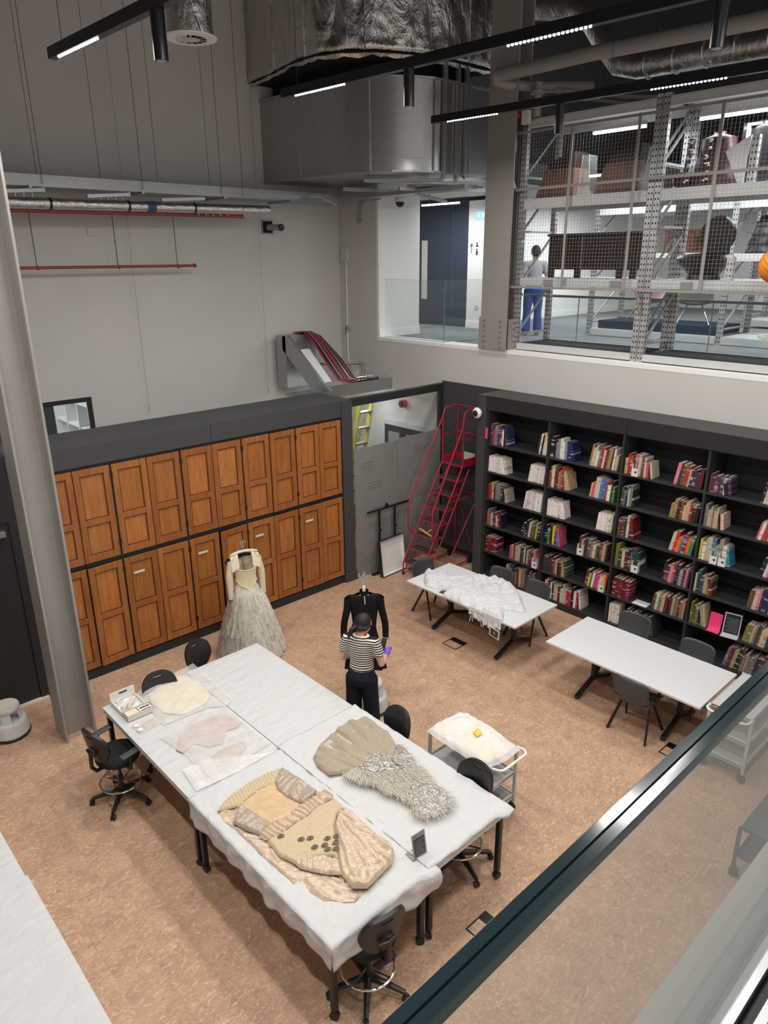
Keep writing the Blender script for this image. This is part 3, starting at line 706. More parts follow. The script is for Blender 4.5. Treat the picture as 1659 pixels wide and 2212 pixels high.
for y, z in ((10.16, 3.22), (10.48, 3.22), (10.25, 3.11), (10.38, 3.11), (10.16, 3.17)): bk.tube([(8.72, y, z), (9.50, y, z)], 0.004, 5)
tag(at_base(bk.build('wire_basket_tray', 'chrome', None), (9.1, 10.3, 3.11)), 'wire basket cable tray lying above the corridor near the corner', 'cable tray')
tag(at_base(MB().tube([(8.95, 11.62, 3.32), (8.95, 11.4, 3.33), (9.5, 11.0, 3.33), (9.55, 10.9, 3.33), (9.55, 10.9, 3.08)], 0.03, 8).build('corner_pipe', 'galv'), (9, 11.4, 3.3)), 'bent grey pipe near the corner above the corridor', 'pipe')
# services on the corner walls
cd_ = thing('conduit', 'thin white conduit running down the corner wall to a socket box', 'conduit', (XW, 11.42, 4))
MB().tube([(XW - 0.012, 11.43, 5.4), (XW - 0.012, 11.43, 3.34), (XW - 0.012, 11.36, 3.30)], 0.014, 8).build('pipe', 'white', cd_)
MB().bx(XW - 0.04, XW - 0.001, 11.37, 11.55, 5.25, 5.52).build('top_box', 'greyt', cd_, None)
MB().bx(XW - 0.03, XW - 0.001, 11.12, 11.32, 2.92, 3.32).build('socket_box', 'white', cd_, None)
MB().tube([(XW - 0.03, 11.36, 3.93), (XW - 0.05, 11.40, 4.03), (XW - 0.03, 11.46, 3.98), (XW - 0.03, 11.47, 3.86)], 0.02, 6).build('cable_hook', 'steelp', cd_)
wv = thing('conduit', 'short hooked conduit drop at the top of the corner wall', 'conduit', (XW, 10.9, 6.1))
MB().tube([(XW - 0.03, 10.4, 6.33), (XW - 0.03, 10.85, 6.33), (XW - 0.03, 10.98, 6.25), (XW - 0.03, 11.0, 6.0)], 0.02, 8).build('pipe', 'steelp', wv); MB().ball((XW - 0.04, 11.0, 5.97), 0.035, 8).build('end_box', 'steelp', wv)

# ================================================================ bookcase
bc = thing('bookcase', 'long dark built-in bookcase filled with books along the right wall', 'bookcase', (9.3, 4.5, 0))
DV = [7.24, 6.06, 4.83, 3.64, 2.43, 1.22]
SZ = [0.11, 0.555, 1.03, 1.50, 1.97, 2.435]
MB().bx(8.985, 9.585, 7.265, 7.44, 0, 3.22).build('end_post', 'dark', bc, None)
MB().bx(9.0, 9.585, 1.2, 7.265, 0, 0.085).build('plinth', 'dark2', bc, None)
MB().bx(9.55, 9.585, 1.2, 7.265, 0.085, 3.0).build('back_panel', 'shelf', bc, None)
for a, b_ in ((4.805, 7.265), (1.2, 4.80)):
    MB().bx(8.985, 9.02, a, b_, 3.0, 3.22).build('header_panel', 'dark2', bc, None)
    MB().bx(9.02, 9.615, a, b_, 3.19, 3.22).build('top_board', 'dark', bc, None)
MB().bx(9.0, 9.55, 1.2, 7.265, 2.985, 3.0).build('soffit', 'shelf', bc, None)
for y in DV: MB().bx(9.0, 9.55, y - 0.014, y + 0.014, 0.085, 2.985).build('divider', 'shelf', bc, None)
for b_ in range(5):
    for z in SZ: MB().bx(9.005, 9.55, DV[b_ + 1] + 0.015, DV[b_] - 0.015, z - 0.024, z).build('shelf', 'shelf', bc, None)
BK = [(1,6,7.21,6.83,'mix'),(1,6,6.28,6.11,'cream'),(2,6,6.03,5.64,'navy'),(2,6,5.37,4.89,'warm'),(3,6,4.8,4.37,'mix'),(3,6,4.08,3.68,'mix'),(4,6,3.61,3.32,'mix'),(4,6,2.97,2.81,'mix'),(1,5,7.21,6.85,'white'),(1,5,6.41,6.11,'white'),(2,5,6.03,5.66,'warm'),(2,5,5.31,4.91,'bright'),(3,5,4.8,4.58,'old'),(3,5,4.08,3.69,'warm'),(4,5,3.61,3.34,'warm'),(4,5,2.95,2.73,'pink'),(1,4,7.21,6.79,'mix'),(1,4,6.47,6.12,'white'),(2,4,6.03,5.69,'white'),(2,4,5.15,4.89,'white'),(3,4,4.8,4.55,'old'),(3,4,4.03,3.69,'bright'),(4,4,3.61,3.2,'cream'),(4,4,2.85,2.63,'mix'),(1,3,7.21,6.87,'mix'),(1,3,6.49,6.12,'green'),(2,3,6.03,5.73,'bright'),(2,3,5.43,4.93,'old'),(3,3,4.8,4.41,'old'),(3,3,4.07,3.7,'mix'),(4,3,3.61,3.34,'old'),(4,3,2.92,2.55,'mix'),(1,2,7.21,6.98,'red'),(1,2,6.69,6.13,'mix'),(2,2,6.03,5.56,'dark'),(2,2,5.26,4.89,'bright'),(3,2,4.8,4.5,'red'),(3,2,4.16,3.69,'warm'),(4,2,3.61,3.36,'old'),(4,2,2.9,2.48,'old'),(1,1,6.74,6.12,'dark'),(2,1,5.96,5.26,'mix'),(3,1,4.8,4.62,'white'),(3,1,4.56,4.08,'dark'),(4,1,3.09,2.46,'dark')]
PAL = {
 'white': [('white', (230, 226, 220)), ('white', (224, 219, 212)), ('white', (236, 233, 229)), ('white', (214, 208, 200))],
 'cream': [('cream', (214, 200, 168)), ('white', (224, 220, 210)), ('grey', (150, 146, 140)), ('cream', (196, 182, 152)), ('black', (36, 36, 40)), ('turquoise', (50, 140, 160)), ('yellow', (206, 190, 70))],
 'mix': [('black', (34, 34, 38)), ('white', (222, 218, 210)), ('maroon', (110, 36, 48)), ('grey', (128, 126, 122)), ('cream', (204, 192, 166)), ('navy', (40, 48, 84)), ('red', (176, 44, 46)), ('brown', (110, 78, 54)), ('pink', (206, 130, 140)), ('beige', (178, 160, 132)), ('plum', (84, 50, 84))],
 'navy': [('grey', (140, 138, 134)), ('black', (34, 34, 38)), ('white', (220, 216, 208)), ('lilac', (136, 126, 160)), ('navy', (38, 42, 84)), ('navy', (44, 48, 92))],
 'warm': [('brown', (116, 76, 54)), ('beige', (186, 164, 130)), ('maroon', (112, 40, 46)), ('black', (38, 36, 38)), ('white', (218, 210, 198)), ('red', (164, 50, 44)), ('cream', (206, 192, 160)), ('tan', (158, 124, 88)), ('grey', (120, 116, 112))],
 'bright': [('red', (198, 50, 44)), ('yellow', (222, 196, 70)), ('white', (222, 218, 210)), ('green', (60, 130, 74)), ('orange', (224, 110, 50)), ('black', (36, 36, 40)), ('blue', (60, 110, 170)), ('maroon', (120, 40, 56)), ('pink', (214, 80, 130)), ('cream', (206, 194, 164))],
 'old': [('beige', (180, 164, 130)), ('brown', (104, 76, 54)), ('olive', (116, 116, 60)), ('navy', (48, 58, 88)), ('cream', (204, 192, 162)), ('maroon', (104, 40, 46)), ('grey', (124, 120, 114)), ('dark green', (50, 66, 54)), ('black', (38, 38, 40))],
 'green': [('green', (56, 120, 72)), ('white', (220, 216, 206)), ('black', (36, 36, 40)), ('cream', (204, 190, 160)), ('brown', (110, 82, 60)), ('lime', (150, 170, 70))],
 'red': [('dark red', (120, 28, 36)), ('dark red', (126, 32, 38)), ('dark red', (114, 26, 34))],
 'dark': [('black', (38, 36, 40)), ('plum', (76, 52, 70)), ('grey', (110, 106, 106)), ('maroon', (96, 44, 52)), ('navy', (44, 54, 80)), ('dark green', (52, 72, 62)), ('beige', (164, 150, 128)), ('dusky pink', (150, 108, 112))],
 'pink': [('pink', (236, 64, 130)), ('pink', (230, 160, 180)), ('white', (222, 218, 210)), ('red', (176, 60, 70))],
}
ORD = ['first', 'second', 'third', 'fourth', 'fifth', 'sixth', 'seventh', 'eighth', 'ninth', 'tenth', 'eleventh', 'twelfth', 'thirteenth', 'fourteenth', 'fifteenth', 'sixteenth', 'seventeenth', 'eighteenth', 'nineteenth', 'twentieth', 'twenty-first', 'twenty-second', 'twenty-third', 'twenty-fourth']
ROWN = {6: 'top', 5: 'second', 4: 'third', 3: 'fourth', 2: 'fifth', 1: 'bottom'}
BAYN = {1: 'first', 2: 'second', 3: 'third', 4: 'fourth'}
# unit book: x depth 0..1, y thickness 0..1, z height 0..1, cover boards and spine around a page block
ub = MB(); ub.bx(0, 1, 0, 0.10, 0, 1).bx(0, 1, 0.90, 1, 0, 1).bx(0, 0.05, 0.10, 0.90, 0, 1)
ub.mat(1).bx(0.05, 0.97, 0.10, 0.90, 0.015, 0.985)
ubm = ub.mesh('book', (0, 0, 0), (MT['book'], MT['pages']))
todo = []; rb = random.Random(5)
for (bay, row, y0, y1, sty) in BK:
    left = (y0 > (DV[bay - 1] + DV[bay]) / 2)
    if bay == 4 and row == 1: left = False
    y = y0; n = 0; z = SZ[row - 1]; pal = PAL[sty]
    lean = radians(rb.uniform(0, 2)) if left else radians(rb.uniform(6, 13))
    tmin, tmax = {'white': (0.024, 0.034), 'red': (0.052, 0.062), 'dark': (0.024, 0.046)}.get(sty, (0.022, 0.052))
    hb = rb.uniform(0.25, 0.31)
    if not left and not (bay == 4): y1 = max(y1, DV[bay] + 0.02 + hb * sin(lean))
    while y > y1 + 0.02:
        t = rb.uniform(tmin, tmax)
        nm, c = pal[rb.randrange(len(pal))] if sty not in ('navy',) else (pal[-1] if n > 6 else pal[rb.randrange(len(pal) - 2)])
        if sty == 'pink' and n == 0: nm, c = pal[0]
        h = hb * (rb.uniform(0.97, 1.02) if sty in ('white', 'red') else rb.uniform(0.78, 1.15)); dp = rb.uniform(0.17, 0.24) * (0.95 if sty != 'dark' else 1.15)
        h = min(h, 0.37)
        col = lin(tuple(min(255, max(0, v + rb.uniform(-10, 10))) / 255 for v in c))
        if not left and n % 3 == 0: lean = max(radians(3), lean - radians(1.2))
        lastl = left and n > 4 and y - t <= y1 + 0.06 and sty not in ('red',)
        ln = lean + (radians(rb.uniform(6, 12)) if lastl else 0)
        todo.append(dict(bay=bay, row=row, left=left, n=n, nm=nm, col=col, t=t, h=h, d=dp, y=y, z=z, lean=ln if not (left and lastl) else -ln, x=9.03 + rb.uniform(0, 0.02), sty=sty))
        y -= t / cos(lean) + 0.0015; n += 1
# spine faces the room (-x); a book leans in the y-z plane about its lower edge
def book_matrix(b):
    ln = b['lean']
    y = b['y'] - b['t'] if ln >= 0 else b['y'] - b['t']
    pivot = Vector((b['x'], y, b['z'] + 0.0008)) if ln >= 0 else Vector((b['x'], b['y'], b['z'] + 0.0008))
    # positive lean tips the top towards -y (to the right in view)
    if ln >= 0:
        return Matrix.Translation(pivot + Vector((0, 0, b['t'] * 0)) ) @ Matrix.Rotation(ln, 4, 'X'), (0, 0)
    return Matrix.Translation(pivot) @ Matrix.Rotation(ln, 4, 'X'), (-b['t'], 0)
todo.sort(key=lambda b: -(b['h'] * b['t']) / (b['x'] ** 2 + b['y'] ** 2 + (5.3 - b['z']) ** 2) ** 0.5 * (0.5 if (b['row'] == 1 and b['bay'] in (1,)) else 1))
cov = MB()
for i, b in enumerate(todo):
    M_, (oy, _) = book_matrix(b)
    if b['lean'] >= 0: M_ = Matrix.Translation((0, 0, 0)) @ M_ @ Matrix.Translation((0, 0, 0))
    if b['lean'] > 0:   # keep the lower right corner on the shelf
        M_ = Matrix.Translation((0, 0, 0.0)) @ M_
    if i < 298:
        o = bpy.data.objects.new('book', ubm); COL.objects.link(o)
        o.matrix_world = M_ @ Matrix.Translation((0, oy, 0)) @ Matrix.Diagonal((b['d'], b['t'], b['h'], 1))
        o.color = (*b['col'], 1)
        o['label'] = '%s book, %s from left in the %s group, %s shelf, %s bookcase bay' % (b['nm'], ORD[b['n']], 'left' if b['left'] else 'right', ROWN[b['row']], BAYN[b['bay']])
        o['category'] = 'book'; o['group'] = 'books on the dark bookcase'
        b['done'] = 1
rests = {}
for b in todo[298:]:
    M_, (oy, _) = book_matrix(b)
    T = M_ @ Matrix.Translation((0, oy, 0)) @ Matrix.Diagonal((b['d'], b['t'], b['h'], 1))
    cov.v += []; rests.setdefault(b['nm'], [b['col'], []])[1].append(T)
ms = []; sm = MB()
for nm, (c, Ts) in rests.items():
    k = NT('cover_' + nm.replace(' ', '_')).set(c, 0.5, 0, 0.4); k.l(k.ramp(k.noise(30, 2, vec=k.objco()), [(0.3, tuple(v * 0.8 for v in c)), (0.7, tuple(min(1, v * 1.1) for v in c))]), k.b.inputs['Base Color'])
    sm.mat(len(ms)); ms.append(k.m)
    for T in Ts: sm.bx(0, 1, 0, 0.10, 0, 1, T).bx(0, 1, 0.90, 1, 0, 1, T).bx(0, 0.05, 0.10, 0.90, 0, 1, T)
sm.mat(len(ms)); ms.append(MT['pages'])
for nm, (c, Ts) in rests.items():
    for T in Ts: sm.bx(0.05, 0.97, 0.10, 0.90, 0.015, 0.985, T)
if ms:
    so = sm.build('small_books', ms, None, None); tag(so, 'remaining smaller books scattered along the shelves of the dark bookcase', 'books'); so['kind'] = 'stuff'
# pamphlet boxes, loose things on the shelves
rr = random.Random(12)
def pamphlet_box(y, row, label, w=0.09):
    z = SZ[row - 1] + 0.001; t = thing('pamphlet_box', label, 'file box', (9.02, y, z), 0, 'pamphlet boxes on the bookcase')
    MB().bx(8.99, 8.996, y - w / 2, y + w / 2, z, z + 0.11).bx(8.996, 9.20, y - w / 2, y - w / 2 + 0.004, z, z + 0.17).bx(8.996, 9.20, y + w / 2 - 0.004, y + w / 2, z, z + 0.17).bx(8.996, 9.2, y - w / 2 + .004, y + w / 2 - .004, z, z + 0.004).build('box', 'white', t, None)
    MB().bx(8.9885, 8.99, y - 0.03, y + 0.0, z + 0.05, z + 0.075).build('label', 'ink', t, None)
pamphlet_box(4.62, 6, 'white pamphlet box at left of third bay, top shelf')
pamphlet_box(5.36, 3, 'white pamphlet box in second bay, fourth shelf')
pamphlet_box(4.46, 3, 'white pamphlet box beside blue books in third bay, fourth shelf', 0.1)
pamphlet_box(3.40, 4, 'left one of two white pamphlet boxes, fourth bay, third shelf')
pamphlet_box(3.29, 4, 'right one of two white pamphlet boxes, fourth bay, third shelf')
pamphlet_box(6.16, 2, 'white pamphlet box in first bay, fifth shelf')
pamphlet_box(4.95, 2, 'white pamphlet box in second bay, fifth shelf')
pk = MB(); pk.bx(9.02, 9.025, 3.24, 3.33, 0.556, 0.60)
pts = [(9.02, 0.62), (9.05, 0.575), (8.98, 0.560), (8.93, 0.558)]
f = MB().grid(lambda u, v: (9.12 - 0.16 * u, 3.36 - 0.16 * v - 0.02 * u, 0.558 + 0.22 * max(0, 1 - 2.2 * u) ** 1.6 + 0.002 + 0.006 * sin(3 * v)), 10, 4)
tag(at_base(f.build('pink_paper', 'pinkp', None, 180), (9.05, 3.28, 0.56)), 'bright pink folded paper at the shelf edge beside the black sign', 'paper')
sg = thing('notice_stand', 'black notice in acrylic stand on the bookcase shelf', 'sign', (9.06, 3.05, 0.556))
T = Matrix.Translation((9.07, 3.06, 0.557)) @ Matrix.Rotation(radians(10), 4, 'Z') @ Matrix.Rotation(radians(12), 4, 'Y')
MB().bx(-0.004, 0.004, -0.105, 0.105, 0.0, 0.30, T).build('frame', 'greyt', sg, None)
MB().bx(-0.006, -0.004, -0.09, 0.09, 0.02, 0.28, T).build('notice', 'signblk', sg, None)
MB().bx(-0.10, 0.0, -0.105, 0.105, 0.0, 0.004, Matrix.Translation((9.07, 3.06, 0.557)) @ Matrix.Rotation(radians(10), 4, 'Z')).build('foot', 'greyt', sg, None)
q = MB()
for l in range(11): q.bx(-0.0075, -0.006, -0.075, 0.075 - 0.03 * (l % 3 == 2), 0.045 + l * 0.018, 0.051 + l * 0.018, T)
q.build('text_lines', 'signgrey', sg, None, kind='stuff')
tag(at_base(MB().bx(9.0, 9.16, 4.22, 4.44, 0.5555, 0.562).build('paper_stack', 'white', None, None), (9.08, 4.33, 0.5555)), 'white paper lying flat on the fifth shelf beside dark red volumes', 'paper')
tag(at_base(MB().bx(8.985, 8.99, 7.22, 7.27, 2.52, 2.70).build('pink_tab', 'pinkp', None, None), (8.99, 7.24, 2.52)), 'pink paper tab at the left end of the top shelf', 'paper')
# white dome camera on the bookcase corner
dm = thing('security_camera', 'white wall camera with black lens at the bookcase corner by the red steps', 'camera', (8.93, 7.42, 2.93))
MB().ball((8.92, 7.40, 2.93), 0.085, 14, (0.7, 1, 1.05)).build('housing', 'white', dm, 60); MB().ball((8.868, 7.395, 2.93), 0.052, 12, (0.5, 1, 1)).build('lens', 'blackobj', dm, 60)
MB().cyl((8.93, 7.40, 2.93), (8.99, 7.40, 2.93), 0.05).build('mount', 'white', dm)

# ================================================================ red warehouse steps
ls = thing('safety_steps', 'red tubular warehouse steps with handrails in the dark corner', 'steps', (8.9, 8.1, 0))
YL, YR = 8.33, 7.85; TR = 0.014
stp = [(8.17, 0.25), (8.31, 0.48), (8.44, 0.71), (8.585, 0.94), (8.72, 1.175), (8.86, 1.405), (8.99, 1.65)]
def rt(pts, nm='frame_tube', r=TR, m='red', p=ls): return MB().tube(pts, r, 8).build(nm, m, p)
for y in (YL, YR):
    rt([(8.165, y, 0.03), (8.165, y, 0.22), (8.20, y, 0.30), (9.13, y, 1.90)], 'stringer')
    rt([(8.40, y, 0.25), (9.30, y, 1.80)], 'inner_stringer', 0.011)
    o = -0.05 if y == YL else 0.05
    rt([(8.43, y, 0.70), (8.36, y + o * -1, 0.78), (8.33, y - o, 0.84), (8.33, y - o, 1.24), (8.37, y - o, 1.33), (9.10, y - o * .4, 2.62), (9.13, y, 2.74), (9.16, y, 2.82), (9.21, y, 2.86), (9.47, y, 2.86)], 'handrail')
    rt([(9.13, y, 1.90), (9.13, y, 2.68)], 'rail_post'); rt([(9.13, y, 2.38), (9.50, y, 2.38)], 'mid_rail', 0.010)
    rt([(9.52, y, 0.05), (9.52, y, 2.82), (9.47, y, 2.86)], 'rear_post')
    rt([(8.30, y, 0.06), (9.52, y, 0.06)], 'base_rail')
    rt([(8.75, y, 0.08), (9.50, y, 1.15)], 'brace', 0.009); rt([(8.82, y, 1.30), (9.52, y, 1.30)], 'brace', 0.009)
for z in (0.06, 1.30, 1.85, 2.38, 2.86): rt([(9.52, YL, z), (9.52, YR, z)], 'cross_rail', 0.011)
rt([(9.52, YL, 1.28), (9.52, YR, 0.10)], 'brace', 0.008)
for i, (x, z) in enumerate(stp):
    t = MB().bx(x, x + 0.20, YR + 0.014, YL - 0.014, z - 0.02, z).build('tread', 'tread', ls, None)
    MB().tube([(x, YL, z - 0.01), (x, YR, z - 0.01), (x + 0.2, YR, z - 0.01), (x + 0.2, YL, z - 0.01)], 0.012, 6, closed=True).build('tread_frame', 'red', ls)
pf = MB().bx(9.13, 9.52, YR + 0.014, YL - 0.014, 1.87, 1.89).build('platform', 'tread', ls, None)
MB().tube([(9.13, YL, 1.88), (9.13, YR, 1.88), (9.52, YR, 1.88), (9.52, YL, 1.88)], 0.015, 6, closed=True).build('platform_frame', 'red', ls)
for a in ((9.15, 9.52, YL - 0.004, YL + 0.004), (9.512, 9.52, YR, YL), (9.15, 9.52, YR - 0.004, YR + 0.004)): MB().bx(*a, 1.89, 2.01).build('toe_board', 'red', ls, None)
MB().bx(9.505, 9.512, 7.90, 8.16, 1.90, 2.04).build('notice_plate', 'offw', ls, None, label='pale printed notice plate')
MB().beam((8.50, 8.27, 0.80), (8.50, 7.93, 0.72), 0.012, 0.03).build('release_bar', 'yel2', ls, None, label='yellow release bar'); MB().beam((8.52, 8.08, 0.78), (8.58, 8.02, 0.84), 0.012).build('release_bar', 'yel2', ls, None, label='yellow release bar')
for x, y in ((8.165, YL), (8.165, YR)): MB().cyl((x, y, 0.0), (x, y, 0.05), 0.024).build('rubber_foot', 'black', ls)
for y in (YL, YR):
    T = Matrix.Translation((9.40, y, 0.075)) @ Matrix.Rotation(pi / 2, 4, 'X')
    MB().lathe([(0.02, -0.02), (0.07, -0.02), (0.075, 0), (0.07, 0.02), (0.02, 0.02)], 16, (0, 0, 0), T).build('wheel', 'black', ls)

# ================================================================ tables
TZ = 0.785
def castor(mb, x, y, r=0.035, a=0.0):
    T = Matrix.Translation((x, y, r)) @ Matrix.Rotation(a, 4, 'Z') @ Matrix.Rotation(pi / 2, 4, 'X')
    mb.lathe([(0.006, -0.022), (r, -0.022), (r + 0.001, -0.01), (r * .8, -0.004), (r * .8, 0.004), (r + .001, 0.01), (r, 0.022), (0.006, 0.022)], 14, (0, 0, 0), T)
    mb.bx(-0.016, 0.016, -0.006, 0.006, 0.0, r * 1.3, Matrix.Translation((x, y, r)))
    mb.cyl((x, y, r * 2.0), (x, y, r * 2.6), 0.014, n=8); return mb
def work_table(x0, x1, y0, y1, label, top='linen', z=TZ, wr=0.0):
    t = thing('work_table', label, 'table', ((x0 + x1) / 2, (y0 + y1) / 2, 0))
    MB().bx(x0, x1, y0, y1, z - 0.075, z - 0.018).build('apron', 'greyt', t, None, bevel=0.003)
    rr = random.Random(int(x0 * 100 + y0 * 10))
    ox, oy = rr.random() * 9, rr.random() * 9
    def f(u, v):
        x = x0 - 0.006 + (x1 - x0 + 0.012) * u; y = y0 - 0.006 + (y1 - y0 + 0.012) * v
        e = min(u * (x1 - x0), (1 - u) * (x1 - x0), v * (y1 - y0), (1 - v) * (y1 - y0)); k = smooth01(e / 0.05)
        return (x, y, z - 0.004 * (1 - k) + k * (0.006 * nz(x * 5 + ox, y * 14 + oy) + 0.004 * nz(x * 11, y * 26 + oy) + 0.004 * max(0, ridge(x * 2 + ox, y * 7 + oy) - 0.5)))
    m = MB().grid(f, 40, 90); m.bx(x0 - 0.006, x1 + 0.006, y0 - 0.006, y1 + 0.006, z - 0.018, z - 0.006)
    m.build('padded_top', top, t, 60, label='white padded sheet top')
    for x in (x0 + 0.035, x1 - 0.035):
        for y in (y0 + 0.045, y1 - 0.045):
            MB().bx(x - 0.024, x + 0.024, y - 0.024, y + 0.024, 0.085, z - 0.075).build('leg', 'blackm', t, None, bevel=0.008)
            castor(MB(), x, y, 0.036, rr.random() * 3).build('castor', 'black', t)
    return t
work_table(2.225, 3.195, 2.975, 4.925, 'large work table nearest the viewer, its cloth hanging over the front corner')
work_table(3.215, 4.175, 2.965, 4.915, 'large work table at front right carrying the feathered grey gown')
work_table(2.225, 3.195, 4.94, 6.87, 'white work table at far left under tissue-wrapped garments and small boxes')
work_table(3.215, 4.185, 4.93, 6.88, 'empty white work table nearest the hanging cream dress')
work_table(-0.12, 0.865, 5.09, 7.04, 'white work table at the left picture edge, farther of two', z=0.775)
work_table(-0.12, 0.875, 3.12, 5.075, 'white work table at the lower left picture corner, nearer of two', z=0.795)

def draped(x0, x1, y0, y1, z, hx, hy, name, label, seed, hang=(1, 1, 0, 0)):
    """cloth lying on a table: hangs hx over x0 and hy over y0; flush at the other edges"""
    W, L = x1 - x0, y1 - y0
    def f(u, v):
        s = -hx + (W + hx) * u; t = -hy + (L + hy) * v
        a = max(0, -s); b = max(0, -t)
        x = x0 + max(s, 0); y = y0 + max(t, 0)
        w = 0.008 * nz(s * 7 + seed, t * 9) + 0.006 * nz(s * 17, t * 15 + seed) + 0.014 * max(0, ridge(s * 3 + seed, t * 2.4 + s) - 0.55) + 0.010 * max(0, ridge(s * 6 - t * 3, t * 5 + seed) - 0.6)
        hem = 1 + 0.18 * nz(s * 2.3 + seed, t * 2.3 + 4)
        d = hypot(a, b) * hem if a and b else (a + b) * hem
        if a: x -= 0.016 + 0.05 * a * (1 + nz(t * 6, seed)) + 0.012 * sin(t * 23 + seed) * smooth01(a / 0.12) + 0.02 * nz(t * 9, a * 9, seed) * smooth01(a / .08)
        if b: y -= 0.016 + 0.06 * b * (1 + nz(s * 6, seed)) + 0.016 * sin(s * 21 + seed) * smooth01(b / 0.12) + 0.02 * nz(s * 9, b * 9, seed) * smooth01(b / .08)
        if b and s > W - 0.22: y -= 0.07 * smooth01((s - W + 0.22) / 0.15) * (0.6 + 0.4 * sin(b * 20)); 
        if a and b: x += 0.3 * a * min(1, b / .1); y += 0.3 * b * min(1, a / .1)
        zz = z + 0.009 + w - (d - 0.004 * (1 if d else 0))
        if not (a or b): zz = max(zz, z + 0.006)
        return (x, y, zz)
    o = MB().grid(f, 70, 100).build(name, 'cloth', None, 180)
    sd = o.modifiers.new('thick', 'SOLIDIFY'); sd.thickness = 0.002; sd.offset = 1
    return tag(at_base(o, ((x0 + x1) / 2, (y0 + y1) / 2, z)), label, 'tablecloth')
draped(2.22, 3.26, 2.97, 4.97, TZ + 0.002, 0.20, 0.21, 'tablecloth', 'creased white cloth hanging over the near corner of the front left table', 3.1)
draped(3.19, 4.20, 2.975, 5.02, TZ + 0.008, 0.0, 0.035, 'tablecloth', 'creased white cloth under the feathered grey gown', 7.7)

def reading_table(y0, y1, label):
    x0, x1 = 6.90, 7.86; t = thing('reading_table', label, 'table', ((x0 + x1) / 2, (y0 + y1) / 2, 0))
    MB().bx(x0, x1, y0, y1, 0.712, 0.74).build('tabletop', 'paper', t, None, bevel=0.003)
    for y in (y0 + 0.42, y1 - 0.40):
        MB().bx(7.42, 7.50, y - 0.03, y + 0.03, 0.14, 0.66).build('column', 'blackm', t, None, bevel=0.01)
        MB().beam((7.0, y, 0.69), (7.76, y, 0.69), 0.05, 0.045).build('top_arm', 'blackm', t, None)
        for s in (-1, 1):
            MB().beam((7.46, y, 0.17), (7.46 + s * 0.40, y, 0.028), 0.055, 0.05).build('foot', 'blackm', t, None, bevel=0.008)
    MB().beam((7.46, y0 + 0.42, 0.66), (7.46, y1 - 0.40, 0.66), 0.05, 0.04).build('stretcher', 'blackm', t, None)
    return t
reading_table(4.95, 6.97, 'white reading table under the crumpled white fabric, before the bookcase')
reading_table(2.50, 4.47, 'bare white reading table nearest the right edge, before the bookcase')

# ================================================================ chairs
def shell_chair():
    t = thing('shell_chair', 'x', 'chair', (0, 0, 0), 0, 'dark plastic chairs round the reading tables')
    def seat(u, v):
        x = (u - 0.5) * (0.40 + 0.04 * v); y = 0.21 - 0.42 * v
        return (x, y, 0.45 + 0.02 * (abs(2 * u - 1) ** 2) - 0.012 * sin(pi * v) - (0.03 * max(0, 0.15 - v) / 0.15))
    o = MB().grid(seat, 10, 10).build('seat', 'chairg', t, 180); s = o.modifiers.new('t', 'SOLIDIFY'); s.thickness = 0.014
    def back(u, v):
        w = 0.45 - 0.01 * v; a = (u - 0.5) * 2
        c = 0.035 * smooth01(abs(a)) ** 2
        rn = 0.022 * max(0, v - 0.8) / 0.2 * abs(a) ** 8
        return (a * w / 2, -0.205 - 0.10 * v + 0.05 * a * a - 0.02 * sin(pi * v), 0.44 + 0.36 * v - rn * 2)
    o = MB().grid(back, 12, 10).build('backrest', 'chairg', t, 180); s = o.modifiers.new('t', 'SOLIDIFY'); s.thickness = 0.014
    for sx in (-1, 1):
        MB().beam((sx * 0.16, 0.03, 0.43), (sx * 0.235, 0.215, 0.0), 0.026, 0.032).build('leg', 'blackm', t, None, bevel=0.006)
        MB().beam((sx * 0.16, -0.03, 0.43), (sx * 0.24, -0.215, 0.0), 0.026, 0.032).build('leg', 'blackm', t, None, bevel=0.006)
    MB().beam((-0.17, 0, 0.428), (0.17, 0, 0.428), 0.10, 0.02).build('seat_frame', 'blackm', t, None)
    return t
sc0 = shell_chair(); first = [True]
def put(proto, flag, loc, rz, label):
    if flag[0]: flag[0] = False; proto.location = loc; proto.rotation_euler = (0, 0, rz); proto['label'] = label; return proto
    return dup(proto, loc, rz, label)
# local +y is where the sitter faces
put(sc0, first, (7.05, 3.25, 0), radians(-90), 'dark grey plastic chair at near side of the bare reading table')
put(sc0, first, (8.02, 3.99, 0), radians(90), 'dark grey plastic chair behind the bare reading table, left of two')
put(sc0, first, (7.90, 3.10, 0), radians(88), 'dark grey plastic chair tucked behind bare reading table, right of two')
put(sc0, first, (7.93, 6.16, 0), radians(92), 'dark grey plastic chair behind the fabric-covered table, left of two')
put(sc0, first, (7.93, 5.50, 0), radians(90), 'dark grey plastic chair behind the fabric-covered table, right of two')
put(sc0, first, (7.50, 6.99, 0), radians(176), 'dark grey plastic chair at the short end beside the red steps')

